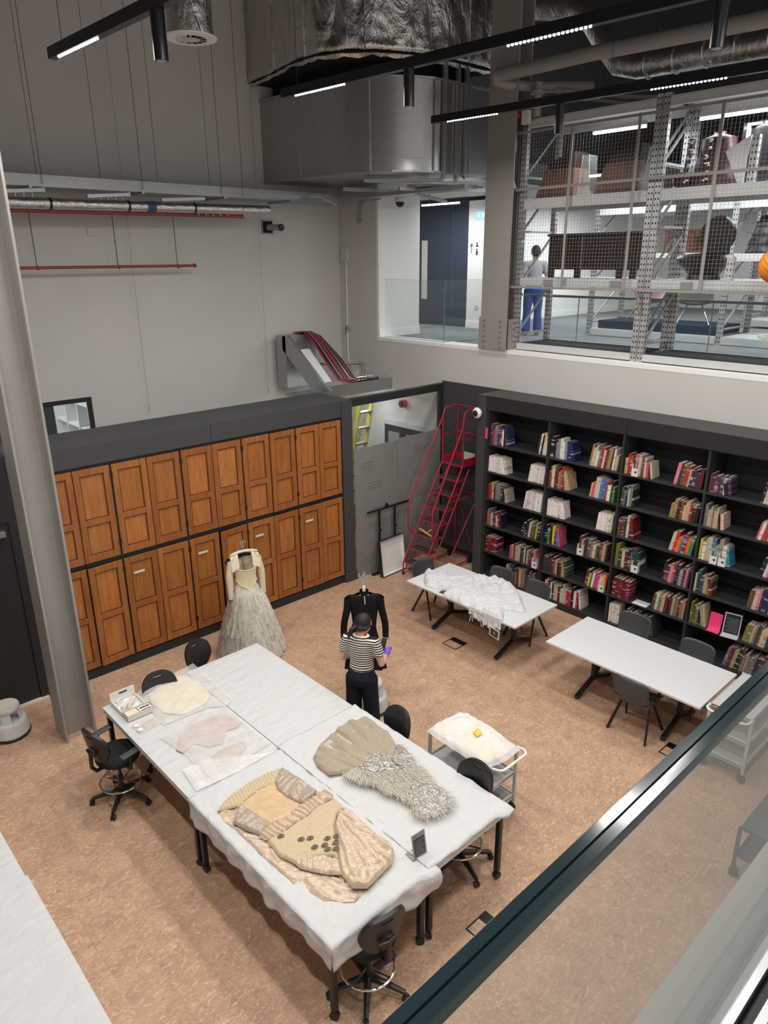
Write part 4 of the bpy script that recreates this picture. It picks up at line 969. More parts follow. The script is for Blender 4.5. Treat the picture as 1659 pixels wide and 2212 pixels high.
def task_chair(arms):
    t = thing('draughtsman_chair', 'x', 'chair', (0, 0, 0), 0, 'black draughtsman chairs round the work tables')
    for k in range(5):
        a = 2 * pi * k / 5 + 0.3
        l = MB().tube([(0.02 * cos(a), 0.02 * sin(a), 0.115), (0.17 * cos(a), 0.17 * sin(a), 0.10), (0.30 * cos(a), 0.30 * sin(a), 0.075)], [0.03, 0.024, 0.019], 8).build('leg', 'black', t)
        castor(MB(), 0.305 * cos(a), 0.305 * sin(a), 0.026, a).build('castor', 'black', l)
    MB().cyl((0, 0, 0.08), (0, 0, 0.30), 0.03, 0.024).cyl((0, 0, 0.30), (0, 0, 0.50), 0.015).build('gas_column', 'black', t)
    fr_ = MB().tube([(0.205 * cos(2 * pi * k / 36), 0.205 * sin(2 * pi * k / 36), 0.235) for k in range(36)], 0.011, 8, closed=True)
    for k in range(4): fr_.tube([(0.02 * cos(k * pi / 2 + .4), 0.02 * sin(k * pi / 2 + .4), 0.22), (0.205 * cos(k * pi / 2 + .4), 0.205 * sin(k * pi / 2 + .4), 0.235)], 0.008, 6)
    fr_.build('foot_ring', 'chrome', t)
    MB().bx(-0.07, 0.07, -0.12, 0.09, 0.47, 0.52).cyl((0.07, 0.02, 0.49), (0.19, 0.03, 0.485), 0.008).cyl((-0.07, -0.05, 0.49), (-0.17, -0.06, 0.485), 0.008).build('tilt_mechanism', 'black', t)
    sm = MB(); sm.grid(lambda u, v: ((0.225 * cos(2 * pi * u) * (1 - 0.06 * sin(2 * pi * u))) * [0.94, 1, 1, 0.93, 0.6, 0.0][v_(v, 5)], 0.01 + 0.22 * sin(2 * pi * u) * [0.94, 1, 1, 0.93, 0.6, 0.0][v_(v, 5)], [0.52, 0.535, 0.565, 0.585, 0.59, 0.585][v_(v, 5)]), 28, 5, wrap=True)
    sm.build('seat', 'meshfab', t, 60)
    T = Matrix.Translation((0, -0.235, 0.79)) @ Matrix.Rotation(radians(10), 4, 'X')
    H = 0.40; Wd = 0.40
    bm = MB()
    def outline(a):  # shield: wide round top, narrower foot
        c, s_ = cos(a), sin(a); w = Wd / 2 * (1.0 if s_ > 0 else 1.0 - 0.28 * (-s_)); e = 0.8
        return (w * abs(c) ** e * (1 if c > 0 else -1), H / 2 * abs(s_) ** e * (1 if s_ > 0 else -1))
    n = 32; slot = [(0.055 * abs(cos(a)) ** .4 * (1 if cos(a) > 0 else -1), 0.135 + 0.011 * sin(a)) for a in [2 * pi * k / n for k in range(n)]]
    def B(k, j):
        a = 2 * pi * k / n; ox, oz = outline(a); ix, iz = slot[k]
        f = [1.0, 0.97, 0.6, 0.0, 0.0, 0.6, 0.97][j]; x = ix + (ox - ix) * f; z = iz + (oz - iz) * f
        yy = 0.55 * x * x * 2.2 + [0, 0.016, 0.022, 0.016, -0.012, -0.020, -0.016][j]
        return T @ Vector((x, yy, z))
    bm._add([B(k, j) for j in range(7) for k in range(n)], [(j * n + k, ((j + 1) % 7) * n + k, ((j + 1) % 7) * n + (k + 1) % n, j * n + (k + 1) % n) for j in range(7) for k in range(n)])
    bm.build('backrest', 'black', t, 50)
    MB().tube([(0, -0.10, 0.50), (0, -0.24, 0.51), (0, -0.285, 0.58), (0, -0.275, 0.76)], 0.02, 8).build('back_support', 'black', t)
    MB().tube([(-0.07, -0.262, 0.74), (0, -0.285, 0.75), (0.07, -0.262, 0.74)], 0.016, 8).build('back_bracket', 'black', t)
    if arms:
        for s in (-1, 1):
            MB().tube([(s * 0.10, -0.03, 0.51), (s * 0.26, -0.03, 0.52), (s * 0.275, -0.03, 0.60), (s * 0.275, -0.02, 0.69)], 0.018, 8).build('arm_post', 'black', t)
            MB().bx(s * 0.275 - 0.04, s * 0.275 + 0.04, -0.13, 0.13, 0.69, 0.715).build('armrest', 'chairg', t, None, bevel=0.012)
    return t
def v_(v, n): return min(n, int(round(v * n)))
tc = task_chair(False); ff = [True]
put(tc, ff, (2.60, 3.03, 0), radians(-8), 'black draughtsman chair under the hanging cloth corner at the front')
put(tc, ff, (4.02, 3.36, 0), radians(92), 'black draughtsman chair at right table side, next to the white trolley')
put(tc, ff, (4.08, 4.47, 0), radians(85), 'black draughtsman chair at right table side, behind the gown skirt')
put(tc, ff, (3.54, 6.90, 0), radians(-165), 'black draughtsman chair at the far table end below the cream dress')
put(tc, ff, (2.80, 6.56, 0), radians(172), 'black draughtsman chair at far table end, mostly behind tissue garment')
ta = task_chair(True); ta.location = (2.11, 6.32, 0); ta.rotation_euler = (0, 0, radians(-78)); ta['label'] = 'black draughtsman chair with armrests and chrome foot ring at left table side'

# ================================================================ trolleys
def trolley(name, label, x, y, w, l, rz, mat='greyt', zs=(0.20, 0.48, 0.79), handle=True):
    """three shelves on four square posts; local +y end carries the push handle"""
    t = thing(name, label, 'trolley', (0, 0, 0))
    for z in zs:
        s = MB().bx(-w / 2, w / 2, -l / 2, l / 2, z - 0.01, z)
        for a in ((-w / 2, -w / 2 + 0.008, -l / 2, l / 2), (w / 2 - 0.008, w / 2, -l / 2, l / 2), (-w / 2, w / 2, -l / 2, -l / 2 + 0.008), (-w / 2, w / 2, l / 2 - 0.008, l / 2)): s.bx(*a, z - 0.025, z + (0.022 if z < zs[-1] else 0.004))
        s.build('shelf', mat, t, None)
    for sx in (-1, 1):
        for sy in (-1, 1):
            MB().bx(sx * w / 2 - 0.014, sx * w / 2 + 0.014, sy * l / 2 - 0.014, sy * l / 2 + 0.014, 0.115, zs[-1] + (0.0)).build('post', mat, t, None)
            castor(MB(), sx * (w / 2 - 0.01), sy * (l / 2 - 0.02), 0.045, 0.4 * sx).build('castor', 'black' if mat != 'dtrolley' else 'black', t)
    if handle:
        q = zs[-1] - 0.012
        MB().tube([(-w / 2, l / 2, q), (-w / 2, l / 2 + 0.06, q + 0.010)] + [(-w / 2 + 0.07 - 0.07 * cos(k_ * pi / 10), l / 2 + 0.07 + 0.07 * sin(k_ * pi / 10), q + 0.016) for k_ in range(1, 6)] + [(w / 2 - 0.07 + 0.07 * sin(k_ * pi / 10), l / 2 + 0.07 + 0.07 * cos(k_ * pi / 10), q + 0.016) for k_ in range(0, 5)] + [(w / 2, l / 2 + 0.06, q + 0.010), (w / 2, l / 2, q)], 0.013, 8).build('push_handle', 'white', t)
    t.location = (x, y, 0); t.rotation_euler = (0, 0, rz); return t
trolley('utility_trolley', 'white three-shelf trolley carrying a tissue-wrapped garment with yellow note', 4.70, 3.80, 0.43, 0.76, pi)
trolley('utility_trolley', 'white three-shelf trolley at the end of the bare reading table, right edge', 7.43, 2.22, 0.43, 0.86, radians(90))
trolley('dark_trolley', 'dark grey two-shelf trolley seen through balcony glass at lower right', 6.22, 1.25, 0.62, 1.05, radians(90), 'dtrolley', (0.26, 0.56), False)
tag(at_base(MB().bx(4.80, 4.83, 3.45, 3.66, 0.485, 0.51).build('clear_tray_edge', 'acrylic', None, None), (4.81, 3.55, 0.485)), 'clear plastic packet on the middle trolley shelf', 'packet')
tg = MB().bx(4.76, 4.88, 3.46, 3.60, 0.205, 0.215).bx(4.745, 4.75, 3.44, 3.70, 0.205, 0.235)
tag(at_base(tg.build('document_tray', 'steelp', None, None), (4.8, 3.5, 0.205)), 'grey tray on the bottom shelf of the white garment trolley', 'tray')

# kick stools
def kick_stool(x, y, label, rz):
    t = thing('step_stool', label, 'step stool', (0, 0, 0))
    MB().lathe([(0.205, 0.0), (0.22, 0.01), (0.222, 0.035), (0.212, 0.045)], 32).build('rubber_ring', 'black', t)
    m = MB().lathe([(0.214, 0.035), (0.198, 0.17), (0.190, 0.205), (0.178, 0.215)], 32)
    m.lathe([(0.178, 0.215), (0.01, 0.218)], 32)
    m.lathe([(0.150, 0.215), (0.135, 0.33)], 20, a0=0.45, a1=1.25).lathe([(0.150, 0.215), (0.135, 0.33)], 20, a0=2.0, a1=2.9).lathe([(0.150, 0.215), (0.135, 0.33)], 20, a0=3.6, a1=4.4).lathe([(0.150, 0.215), (0.135, 0.33)], 20, a0=5.1, a1=5.9)
    m.lathe([(0.135, 0.33), (0.147, 0.345), (0.146, 0.385), (0.135, 0.40), (0.01, 0.402)], 32)
    m.build('body', 'greyt', t, 40)
    MB().lathe([(0.128, 0.4015), (0.002, 0.4035)], 28).build('top_mat', 'tread' if False else 'offw', t, 60)
    t.location = (x, y, 0); t.rotation_euler = (0, 0, rz); return t
kick_stool(1.60, 8.30, 'grey round step stool standing by the dark door at far left', 0.3)
kick_stool(5.055, 5.72, 'grey round step stool on the floor just beyond the standing person', 1.0)
# leg of a rolling frame at the left edge
rf = thing('rolling_stand', 'black tubular stand with castor at the left picture edge', 'stand', (1.2, 7.75, 0))
MB().tube([(1.22, 7.95, 0.10), (1.20, 7.95, 0.32), (1.13, 8.0, 0.52), (0.6, 8.1, 0.60)], 0.018, 8).build('frame_tube', 'blackm', rf)
MB().tube([(1.22, 7.95, 0.10), (0.5, 7.75, 0.10)], 0.018, 8).build('base_tube', 'blackm', rf); MB().tube([(0.5, 7.75, 0.10), (0.6, 8.1, 0.60)], 0.018, 8).build('frame_tube', 'blackm', rf)
castor(MB(), 1.24, 7.93, 0.042).build('castor', 'chrome', rf); castor(MB(), 0.5, 7.75, 0.042).build('castor', 'chrome', rf)

# floor boxes
def floor_box(x, y, label, a):
    t = thing('floor_box', label, 'floor box', (x, y, 0))
    m = MB(); w = 0.13
    for q in ((-w, w, -w, -w + 0.012), (-w, w, w - 0.012, w), (-w, -w + 0.012, -w + .012, w - .012), (w - 0.012, w, -w + .012, w - .012)): m.bx(x + q[0], x + q[1], y + q[2], y + q[3], 0, 0.006)
    m.build('rim', 'blackm', t, None); MB().bx(x - w + .012, x + w - 0.012, y - w + .012, y + w - .012, 0.0005, 0.003).build('lid', 'cork', t, None)
    MB().bx(x + w - 0.10, x + w - 0.012, y - w + .012, y + w - 0.012, 0.003, 0.006).build('cable_flap', 'blackm', t, None)
    MB().cyl((x + 0.07, y, 0.006), (x + 0.07, y, 0.009), 0.014).build('catch', 'chrome', t)
floor_box(7.0, 6.07, 'square floor box with cork lid before the fabric-covered table', 0)
floor_box(6.98, 2.72, 'square floor box on the cork beside the right trolley', 0)
floor_box(3.66, 2.72, 'square floor box on the cork nearest the front table legs', 0)

# ================================================================ garments on the tables
G1 = [(2.293,4.627),(2.387,4.679),(2.483,4.714),(2.689,4.743),(2.881,4.737),(3.023,4.702),(3.036,4.57),(3.053,4.398),(3.06,4.204),(3.158,4.13),(3.133,3.938),(3.141,3.792),(3.124,3.609),(3.096,3.46),(3.118,3.331),(3.09,3.252),(2.997,3.179),(2.873,3.156),(2.761,3.153),(2.687,3.143),(2.573,3.133),(2.485,3.199),(2.401,3.282),(2.384,3.402),(2.343,3.56),(2.325,3.728),(2.318,3.921),(2.31,4.155),(2.309,4.346),(2.281,4.503)]
G1_collar = [(2.293,4.627),(2.387,4.679),(2.483,4.714),(2.689,4.743),(2.881,4.737),(3.023,4.702),(2.871,4.57),(2.705,4.595),(2.508,4.564),(2.467,4.55)]
G1_lining = [(2.481,4.547),(2.698,4.584),(2.864,4.577),(2.814,4.455),(2.834,4.291),(2.864,4.192),(2.775,4.087),(2.674,4.132),(2.529,4.171),(2.498,4.348),(2.454,4.545)]
G1_sleeveR = [(2.864,4.577),(3.021,4.692),(3.036,4.57),(3.053,4.398),(3.065,4.211),(2.884,4.173),(2.834,4.291),(2.814,4.455)]
G1_sleeveL = [(2.315,4.405),(2.484,4.552),(2.506,4.392),(2.528,4.164),(2.411,4.121),(2.354,4.255)]
G1_ruffle = [(2.386,4.114),(2.431,4.15),(2.529,4.171),(2.682,4.142),(2.849,4.172),(3.029,4.179),(3.132,4.173),(3.13,4.066),(3.091,4.048),(2.934,4.057),(2.8,4.03),(2.644,4.029),(2.513,4.025),(2.401,4.044)]
G1_bodice = [(2.411,4.044),(2.513,4.025),(2.644,4.029),(2.8,4.03),(2.934,4.057),(3.098,4.042),(3.107,3.893),(3.005,3.87),(2.908,3.78),(2.805,3.626),(2.714,3.489),(2.692,3.554),(2.599,3.626),(2.44,3.691),(2.391,3.852)]
G1_drape = [(2.908,3.78),(3.012,3.864),(3.112,3.871),(3.117,3.764),(3.108,3.591),(3.096,3.46),(3.118,3.331),(3.09,3.252),(2.997,3.179),(2.873,3.156),(2.699,3.132),(2.617,3.208),(2.634,3.353),(2.714,3.489),(2.805,3.626)]
G1_frill = [(2.434,3.697),(2.52,3.687),(2.63,3.612),(2.708,3.481),(2.634,3.353),(2.563,3.421),(2.486,3.534),(2.433,3.626)]
G2 = [(3.331,4.617),(3.51,4.73),(3.705,4.773),(3.909,4.818),(4.099,4.737),(4.114,4.624),(4.106,4.393),(4.031,4.192),(4.046,4.09),(3.996,3.925),(3.921,3.713),(3.876,3.564),(3.866,3.425),(3.835,3.31),(3.74,3.26),(3.607,3.285),(3.511,3.342),(3.5,3.419),(3.537,3.521),(3.538,3.627),(3.497,3.773),(3.473,3.944),(3.398,4.091),(3.378,4.247),(3.283,4.316),(3.277,4.482)]
G2_chiffon = [(3.331,4.617),(3.51,4.73),(3.705,4.773),(3.909,4.818),(4.099,4.737),(4.114,4.624),(4.106,4.393),(4.02,4.181),(3.886,4.071),(3.798,4.154),(3.625,4.113),(3.539,4.194),(3.378,4.247),(3.283,4.316),(3.277,4.482)]
G2_seq1 = [(4.042,4.204),(4.046,4.09),(3.996,3.925),(3.913,3.76),(3.904,3.889),(3.905,4.032)]
G2_seq2 = [(3.539,4.194),(3.76,4.232),(3.823,4.152),(3.817,3.971),(3.794,3.834),(3.695,3.986),(3.595,4.021),(3.543,4.11)]
G2_bod = [(3.666,3.65),(3.806,3.629),(3.87,3.532),(3.86,3.394),(3.81,3.299),(3.718,3.265),(3.59,3.294),(3.505,3.361),(3.517,3.437),(3.555,3.539)]
SIGN = [(3.15,3.18),(3.168,3.091),(3.297,3.087),(3.464,3.272),(3.313,3.271)]
T2fold = [(3.477,3.115),(4.094,2.944),(4.164,4.929),(3.272,5.001)]
TS1 = [(2.629,6.866),(3.354,6.97),(3.309,6.009),(3.183,5.947),(3.036,6.064),(2.543,6.104),(2.554,6.346)]
CR1 = [(2.669,6.732),(2.922,6.857),(3.157,6.838),(3.226,6.593),(3.176,6.251),(3.041,6.149),(2.779,6.132),(2.644,6.304),(2.635,6.534)]
TS2 = [(2.421,5.939),(2.932,6.031),(3.183,5.947),(3.179,5.106),(2.802,5.06),(2.417,5.019),(2.482,5.47)]
PK2a = [(2.445,5.65),(2.592,5.856),(2.743,5.914),(2.925,5.908),(3.088,5.861),(3.169,5.593),(3.074,5.56),(2.963,5.584),(2.832,5.434),(2.701,5.482),(2.626,5.629),(2.476,5.565)]
PK2b = [(2.632,5.328),(2.829,5.361),(3.001,5.312),(2.975,5.223),(2.819,5.151),(2.629,5.224)]
BOX1 = [(2.306,6.801),(2.419,6.923),(2.629,6.866),(2.621,6.525),(2.304,6.498),(2.314,6.617)]
BOX2 = [(2.338,6.573),(2.573,6.616),(2.605,6.473),(2.566,6.4),(2.282,6.414)]
BAG = [(2.289,6.324),(2.554,6.325),(2.551,6.159),(2.31,6.143)]
CL = [(7.328,7.0),(7.388,6.97),(7.489,6.739),(7.648,6.481),(7.741,6.314),(7.847,6.161),(7.917,6.119),(7.902,5.93),(7.918,5.79),(7.848,5.661),(7.613,5.374),(7.36,5.116),(7.285,5.146),(7.242,5.27),(7.208,5.367),(6.936,5.172),(6.854,5.211),(6.783,5.258),(6.783,5.399),(6.871,5.562),(6.893,5.711),(6.861,5.871),(6.829,6.035),(6.849,6.241),(7.054,6.279),(7.031,6.42),(6.982,6.54),(6.947,6.622),(7.086,6.788)]
CARD = [(6.978,6.381),(7.028,6.356),(7.041,6.297),(6.935,6.271)]
TP = [(4.431,4.146),(4.586,4.167),(4.874,4.119),(4.923,4.059),(4.923,3.75),(4.861,3.373),(4.64,3.367),(4.433,3.416),(4.412,3.646),(4.419,3.925)]
NOTE = [(4.66,3.779),(4.736,3.789),(4.722,3.709),(4.649,3.709)]

ZT = TZ + 0.016
g1 = thing('satin_dress', 'champagne satin and lace dress laid on the front left table', 'dress', (2.7, 3.9, ZT))
gloc = lambda mb, nm, mt, par, **k: mb.build(nm, mt, par, 180, **k)
def shrink(poly, k):
    cx_ = sum(p[0] for p in poly) / len(poly); cy_ = sum(p[1] for p in poly) / len(poly)
    return [(cx_ + (x - cx_) * k, cy_ + (y - cy_) * k) for x, y in poly]
def fold(x, y, ang, fr, amp, sd=0.0, sharp=0.7):
    """long folds running along ang, uneven in width and depth"""
    u = x * cos(ang) + y * sin(ang); v = -x * sin(ang) + y * cos(ang)
    v += 0.035 * nz(u * 3.1, v * 3.1, sd) + 0.012 * nz(u * 9, v * 9, sd + 3)
    r = abs(nz(v * fr, u * fr * 0.16, sd + 7)) ** sharp
    return amp * (0.55 - 1.6 * r)
def w_body(x, y): return fold(x, y, -1.25 if x < 2.62 else -0.5, 11, 0.030, 2) + fold(x, y, -0.9, 26, 0.012, 5) + 0.004 * nz(x * 30, y * 30)
gloc(patch_mesh(G1, ZT, 0.016, w_body, 0.010, 0.022, dens=0.02), 'skirt', 'satin', g1)
def layer(poly, z, h, wr, nm, mt, res=0.011, edge=0.02, par=g1, **k): return gloc(patch_mesh(poly, z, h, wr, res, edge, dens=0.016), nm, mt, par, **k)
layer(G1_collar, ZT + 0.020, 0.024, lambda x, y: 0.007 * sin((x * 0.92 - y * 0.25) * 210 + 3 * nz(x * 9, y * 9)) + 0.003 * nz(x * 30, y * 30), 'gathered_collar', 'lace', 0.008)
layer(G1_lining, ZT + 0.030, 0.018, lambda x, y: 0.004 * nz(x * 6, y * 6) + fold(x, y, -0.9, 13, 0.022, 8) * smooth01((x - 2.62) * 6) + 0.006, 'lining', 'lining')
layer(G1_sleeveR, ZT + 0.034, 0.032, lambda x, y: fold(x, y, 0.35, 20, 0.018, 1) + fold(x, y, 1.2, 30, 0.012, 4) + 0.005 * nz(x * 45, y * 45), 'right_sleeve', 'satin2')
layer(G1_sleeveL, ZT + 0.034, 0.032, lambda x, y: fold(x, y, 0.2, 22, 0.018, 4) + fold(x, y, -0.9, 30, 0.012, 6) + 0.005 * nz(x * 45, y * 45), 'left_sleeve', 'satin2')
layer(G1_bodice, ZT + 0.032, 0.028, lambda x, y: 0.006 * nz(x * 9, y * 9, 3) + 0.007 * ridge(x * 30, y * 30) + 0.005 * nz(x * 70, y * 70), 'lace_bodice', 'lace', 0.009)
layer(G1_ruffle, ZT + 0.044, 0.026, lambda x, y: 0.013 * sin(x * 120 + y * 20 + 7 * nz(x * 6, y * 6)) + 0.004 * nz(x * 40, y * 40), 'ruffle', 'satin', 0.007)
layer(G1_frill, ZT + 0.044, 0.030, lambda x, y: fold(x, y, -0.6, 22, 0.016, 6) + 0.006 * sin((x - y) * 90 + 5 * nz(x * 8, y * 8)), 'frill', 'satin', 0.008)
def w_drape(x, y):
    ang = atan2(y - 3.95, x - 3.02)          # folds fan out from the gathered waist
    r = hypot(x - 3.02, y - 3.95)
    return 0.036 * (0.6 - 1.7 * abs(nz(ang * 8 + 0.3 * nz(x * 5, y * 5), r * 1.3, 9)) ** 0.7) + fold(x, y, -0.35, 14, 0.022, 12) * smooth01((3.45 - y) * 4) + fold(x, y, -1.0, 30, 0.012, 2)
layer(G1_drape, ZT + 0.036, 0.042, w_drape, 'draped_skirt', 'satin', 0.009)
rr = random.Random(4); kn = MB()
for x, y in ((2.50, 3.98), (2.60, 3.84), (2.66, 3.80), (2.70, 3.66), (2.76, 3.70), (2.78, 3.62), (2.69, 3.61), (2.83, 3.67), (2.74, 3.57), (2.63, 3.70)):
    for k in range(2): kn.tube([(x + 0.02 * cos(a) + 0.012 * k, y + 0.012 * sin(a) - 0.01 * k, ZT + 0.074 + 0.004 * sin(2 * a)) for a in [2 * pi * q / 10 for q in range(10)]], 0.004, 5, closed=True)
MT['bow'] = plain('dark_ribbon', rgb(96, 88, 80), 0.5)
kn.build('dark_bows', 'bow', g1, label='small dark ribbon bows', kind='stuff')

g2 = thing('feathered_gown', 'grey chiffon gown with silver sequins and pale feathers on front right table', 'dress', (3.7, 4.0, ZT))
ZG = ZT + 0.008
gloc(patch_mesh(G2, ZG, 0.020, lambda x, y: fold(x, y, 1.75, 10, 0.034, 3) + fold(x, y, 1.4, 24, 0.012, 6) + 0.006 * nz(x * 26, y * 26), 0.012, 0.06, dens=0.02), 'gown_body', 'featherm', g2)
def fan(x, y):
    a = atan2(y - 3.55, x - 3.74); r = hypot(x - 3.74, y - 3.55)
    return 0.020 * (0.5 - 1.5 * abs(nz(a * 7 + 0.4 * nz(x * 4, y * 4), r * 1.1, 3)) ** 0.75) + 0.010 * ridge(a * 19, r * 1.6, 5) + 0.014 * sin(a * 50 + 4 * nz(a * 6, r * 3)) * smooth01((r - 0.75) * 3)
layer(G2_chiffon, ZG + 0.018, 0.022, fan, 'chiffon_skirt', 'chiffon', 0.010, 0.025, g2)
layer(G2_seq1, ZG + 0.026, 0.030, lambda x, y: 0.008 * nz(x * 20, y * 20), 'sequin_panel', 'sequin', 0.012, 0.02, g2)
layer(G2_seq2, ZG + 0.032, 0.026, lambda x, y: 0.010 * nz(x * 14, y * 14), 'sequin_panel', 'sequin', 0.012, 0.02, g2)
layer(G2_bod, ZG + 0.026, 0.035, lambda x, y: 0.010 * nz(x * 14, y * 14), 'sequin_bodice', 'sequin', 0.012, 0.03, g2)
rr = random.Random(9); fe = MB()
def in_poly(x, y, P):
    c = False; n = len(P)
    for i in range(n):
        (x0, y0), (x1, y1) = P[i], P[(i + 1) % n]
        if (y0 > y) != (y1 > y) and x < (x1 - x0) * (y - y0) / (y1 - y0) + x0: c = not c
    return c
nf = 0
while nf < 3600:
    x = rr.uniform(3.32, 4.08); y = rr.uniform(3.23, 4.24)
    if not in_poly(x, y, G2) or in_poly(x, y, G2_chiffon): continue
    if (in_poly(x, y, G2_seq1) or in_poly(x, y, G2_seq2)) and rr.random() < 0.93: continue
    if in_poly(x, y, G2_bod) and rr.random() < 0.5: continue
    d = atan2(y - 4.7, x - 3.72) + rr.uniform(-0.55, 0.55)
    if y < 3.45: d = atan2(y - 3.5, x - 3.72) + rr.uniform(-0.7, 0.7)
    L = rr.uniform(0.05, 0.12); w = rr.uniform(0.0012, 0.0026); z = ZG + 0.044 + rr.uniform(0, 0.016); bnd = rr.uniform(-0.9, 0.9)
    pts = []; px, py = x, y
    for k in range(4):
        pts.append((px, py, z + 0.020 * sin(k * 0.9) - 0.004 * k)); px += cos(d + bnd * k * 0.4) * L / 3; py += sin(d + bnd * k * 0.4) * L / 3
    vs = []
    for k, p in enumerate(pts):
        ww = w * (1, 1.1, 0.7, 0.1)[k]; nx, ny = -sin(d), cos(d); vs += [(p[0] + nx * ww, p[1] + ny * ww, p[2]), (p[0] - nx * ww, p[1] - ny * ww, p[2])]
    fe._add(vs, [(0, 1, 3, 2), (2, 3, 5, 4), (4, 5, 7, 6)]); nf += 1
MT['fstrand'] = plain('feather_strands', rgb(196, 189, 176), 0.8, var=0.06)
fe.build('feathers', 'fstrand', g2, 180, kind='stuff')
sq = MB()
for k in range(4200):
    x = rr.uniform(3.34, 4.08); y = rr.uniform(3.25, 4.25)
    if not (in_poly(x, y, G2_seq1) or in_poly(x, y, G2_seq2) or in_poly(x, y, G2_bod)) and not (k % 4 == 0 and in_poly(x, y, G2) and not in_poly(x, y, G2_chiffon) and nz(x * 9, y * 5) > 0.1): continue
    T = Matrix.Translation((x, y, ZG + 0.062 + rr.uniform(0, .016))) @ Matrix.Rotation(rr.uniform(0, 3), 4, 'Z') @ Matrix.Rotation(rr.uniform(-.6, .6), 4, 'X'); s = 0.0042
    sq._add([T @ Vector(p) for p in ((-s, 0, 0), (0, -s, 0), (s, 0, 0), (0, s, 0))], [(0, 1, 2, 3)])
MT['mirrorseq'] = plain('mirror_sequin', (0.86, 0.84, 0.80), 0.25, 0.9, var=0)
sq.build('sequins', 'mirrorseq', g2, None, kind='stuff')

# tissue-wrapped pieces on the far left table
def tissue(poly, label, name='tissue_sheet', z=ZT, h=0.03, mt='tissue', sd=0):
    o = patch_mesh(poly, z, h, lambda x, y: fold(x, y, 0.6 + sd, 7, 0.012, sd) + fold(x, y, 2.1, 15, 0.006, sd + 2) + 0.004 * nz(x * 18, y * 18 + sd), 0.016, 0.06, dens=0.03, skirt=False).build(name, mt, None, 180)
    return tag(at_base(o, (poly[0][0], poly[0][1], z)), label, 'tissue paper')
ZF = TZ + 0.010
o = patch_mesh(CR1, ZF, 0.022, lambda x, y: 0.006 * nz(x * 7, y * 7) + 0.006 * ridge(x * 4, y * 5), 0.02, 0.06, dens=0.03).build('silk_garment', 'creamcl', None, 180)
tag(at_base(o, (2.9, 6.5, ZF)), 'folded cream silk garment under tissue on the far left table', 'garment')
tissue(TS1, 'translucent tissue sheet over the cream silk garment', sd=3)
g3 = thing('feather_garment', 'pale pink feathery garment under tissue on the far left table', 'garment', (2.8, 5.5, ZF))
for P in (PK2a, PK2b): patch_mesh(P, ZF, 0.020, lambda x, y: 0.010 * nz(x * 9, y * 9) + 0.004 * nz(x * 40, y * 40), 0.018, 0.05, dens=0.03).build('panel', 'pinkcl', g3, 180)
tissue(TS2, 'translucent tissue sheet over the pale pink feathery garment', sd=7)
tissue([(2.35, 5.35), (2.62, 5.32), (3.05, 5.0), (3.15, 4.98), (2.75, 4.96), (2.3, 5.0)], 'thin crumpled tissue strip at the middle edge of far left table', h=0.012, mt='tissue2', sd=9)
# boxes
bx1 = thing('lidded_box', 'open white card box holding wrapped tools on the far left table', 'box', (2.46, 6.68, ZF), radians(0))
def card_box(t, x0, x1, y0, y1, h, m, th=0.006):
    MB().bx(x0, x1, y0, y1, ZF, ZF + th).build('base', m, t, None)
    for a in ((x0, x0 + th, y0, y1), (x1 - th, x1, y0, y1), (x0 + th, x1 - th, y0, y0 + th), (x0 + th, x1 - th, y1 - th, y1)): MB().bx(*a, ZF + th, ZF + h).build('side_wall', m, t, None)
card_box(bx1, 2.30, 2.56, 6.545, 6.83, 0.05, 'white')
MB().bx(2.30, 2.575, 6.835, 6.845, ZF, ZF + 0.13).build('lid', 'white', bx1, None)
MB().bx(2.40, 2.49, 6.833, 6.835, ZF + 0.09, ZF + 0.108).build('hand_slot', 'dark2', bx1, None)
for k, (a, b_) in enumerate((((2.33, 6.60), (2.52, 6.80)), ((2.34, 6.66), (2.50, 6.70)), ((2.38, 6.58), (2.53, 6.73)), ((2.32, 6.74), (2.44, 6.80)))):
    tag(at_base(MB().tube([(a[0], a[1], ZF + 0.026 + 0.011 * k), ((a[0] + b_[0]) / 2, (a[1] + b_[1]) / 2, ZF + 0.03 + 0.011 * k), (b_[0], b_[1], ZF + 0.026 + 0.011 * k)], [0.012, 0.016, 0.008], 8).build('rolled_glove', 'offw'), (a[0], a[1], ZF + .02)), ['cream rolled glove lying diagonally in the white box', 'cream rolled glove lying across the white box', 'cream rolled glove on the near side of the white box', 'cream rolled glove at the far corner of the white box'][k], 'glove', 'rolled gloves in the white box')
bx2 = thing('divided_box', 'cream divided wooden box with cards beside the white card box', 'box', (2.46, 6.5, ZF))
card_box(bx2, 2.305, 2.60, 6.41, 6.535, 0.065, 'offw')
MB().bx(2.445, 2.451, 6.416, 6.529, ZF + 0.006, ZF + 0.06).build('divider', 'offw', bx2, None)
MB().bx(2.315, 2.44, 6.42, 6.525, ZF + 0.006, ZF + 0.05).build('cards', 'creamcl', bx2, None); MB().bx(2.455, 2.59, 6.42, 6.525, ZF + 0.006, ZF + 0.045).build('cards', 'white', bx2, None); MB().bx(2.47, 2.575, 6.435, 6.455, ZF + 0.045, ZF + 0.047).bx(2.47, 2.575, 6.485, 6.505, ZF + 0.045, ZF + 0.047).build('slot', 'dark2', bx2, None)
bg = thing('specimen_bag', 'clear bag with cream lace piece and two white labels on far left table', 'bag', (2.4, 6.24, ZF))
patch_mesh(BAG, ZF, 0.008, lambda x, y: 0.003 * nz(x * 20, y * 20), 0.02, 0.03, skirt=False).build('bag', 'tissue', bg, 180)
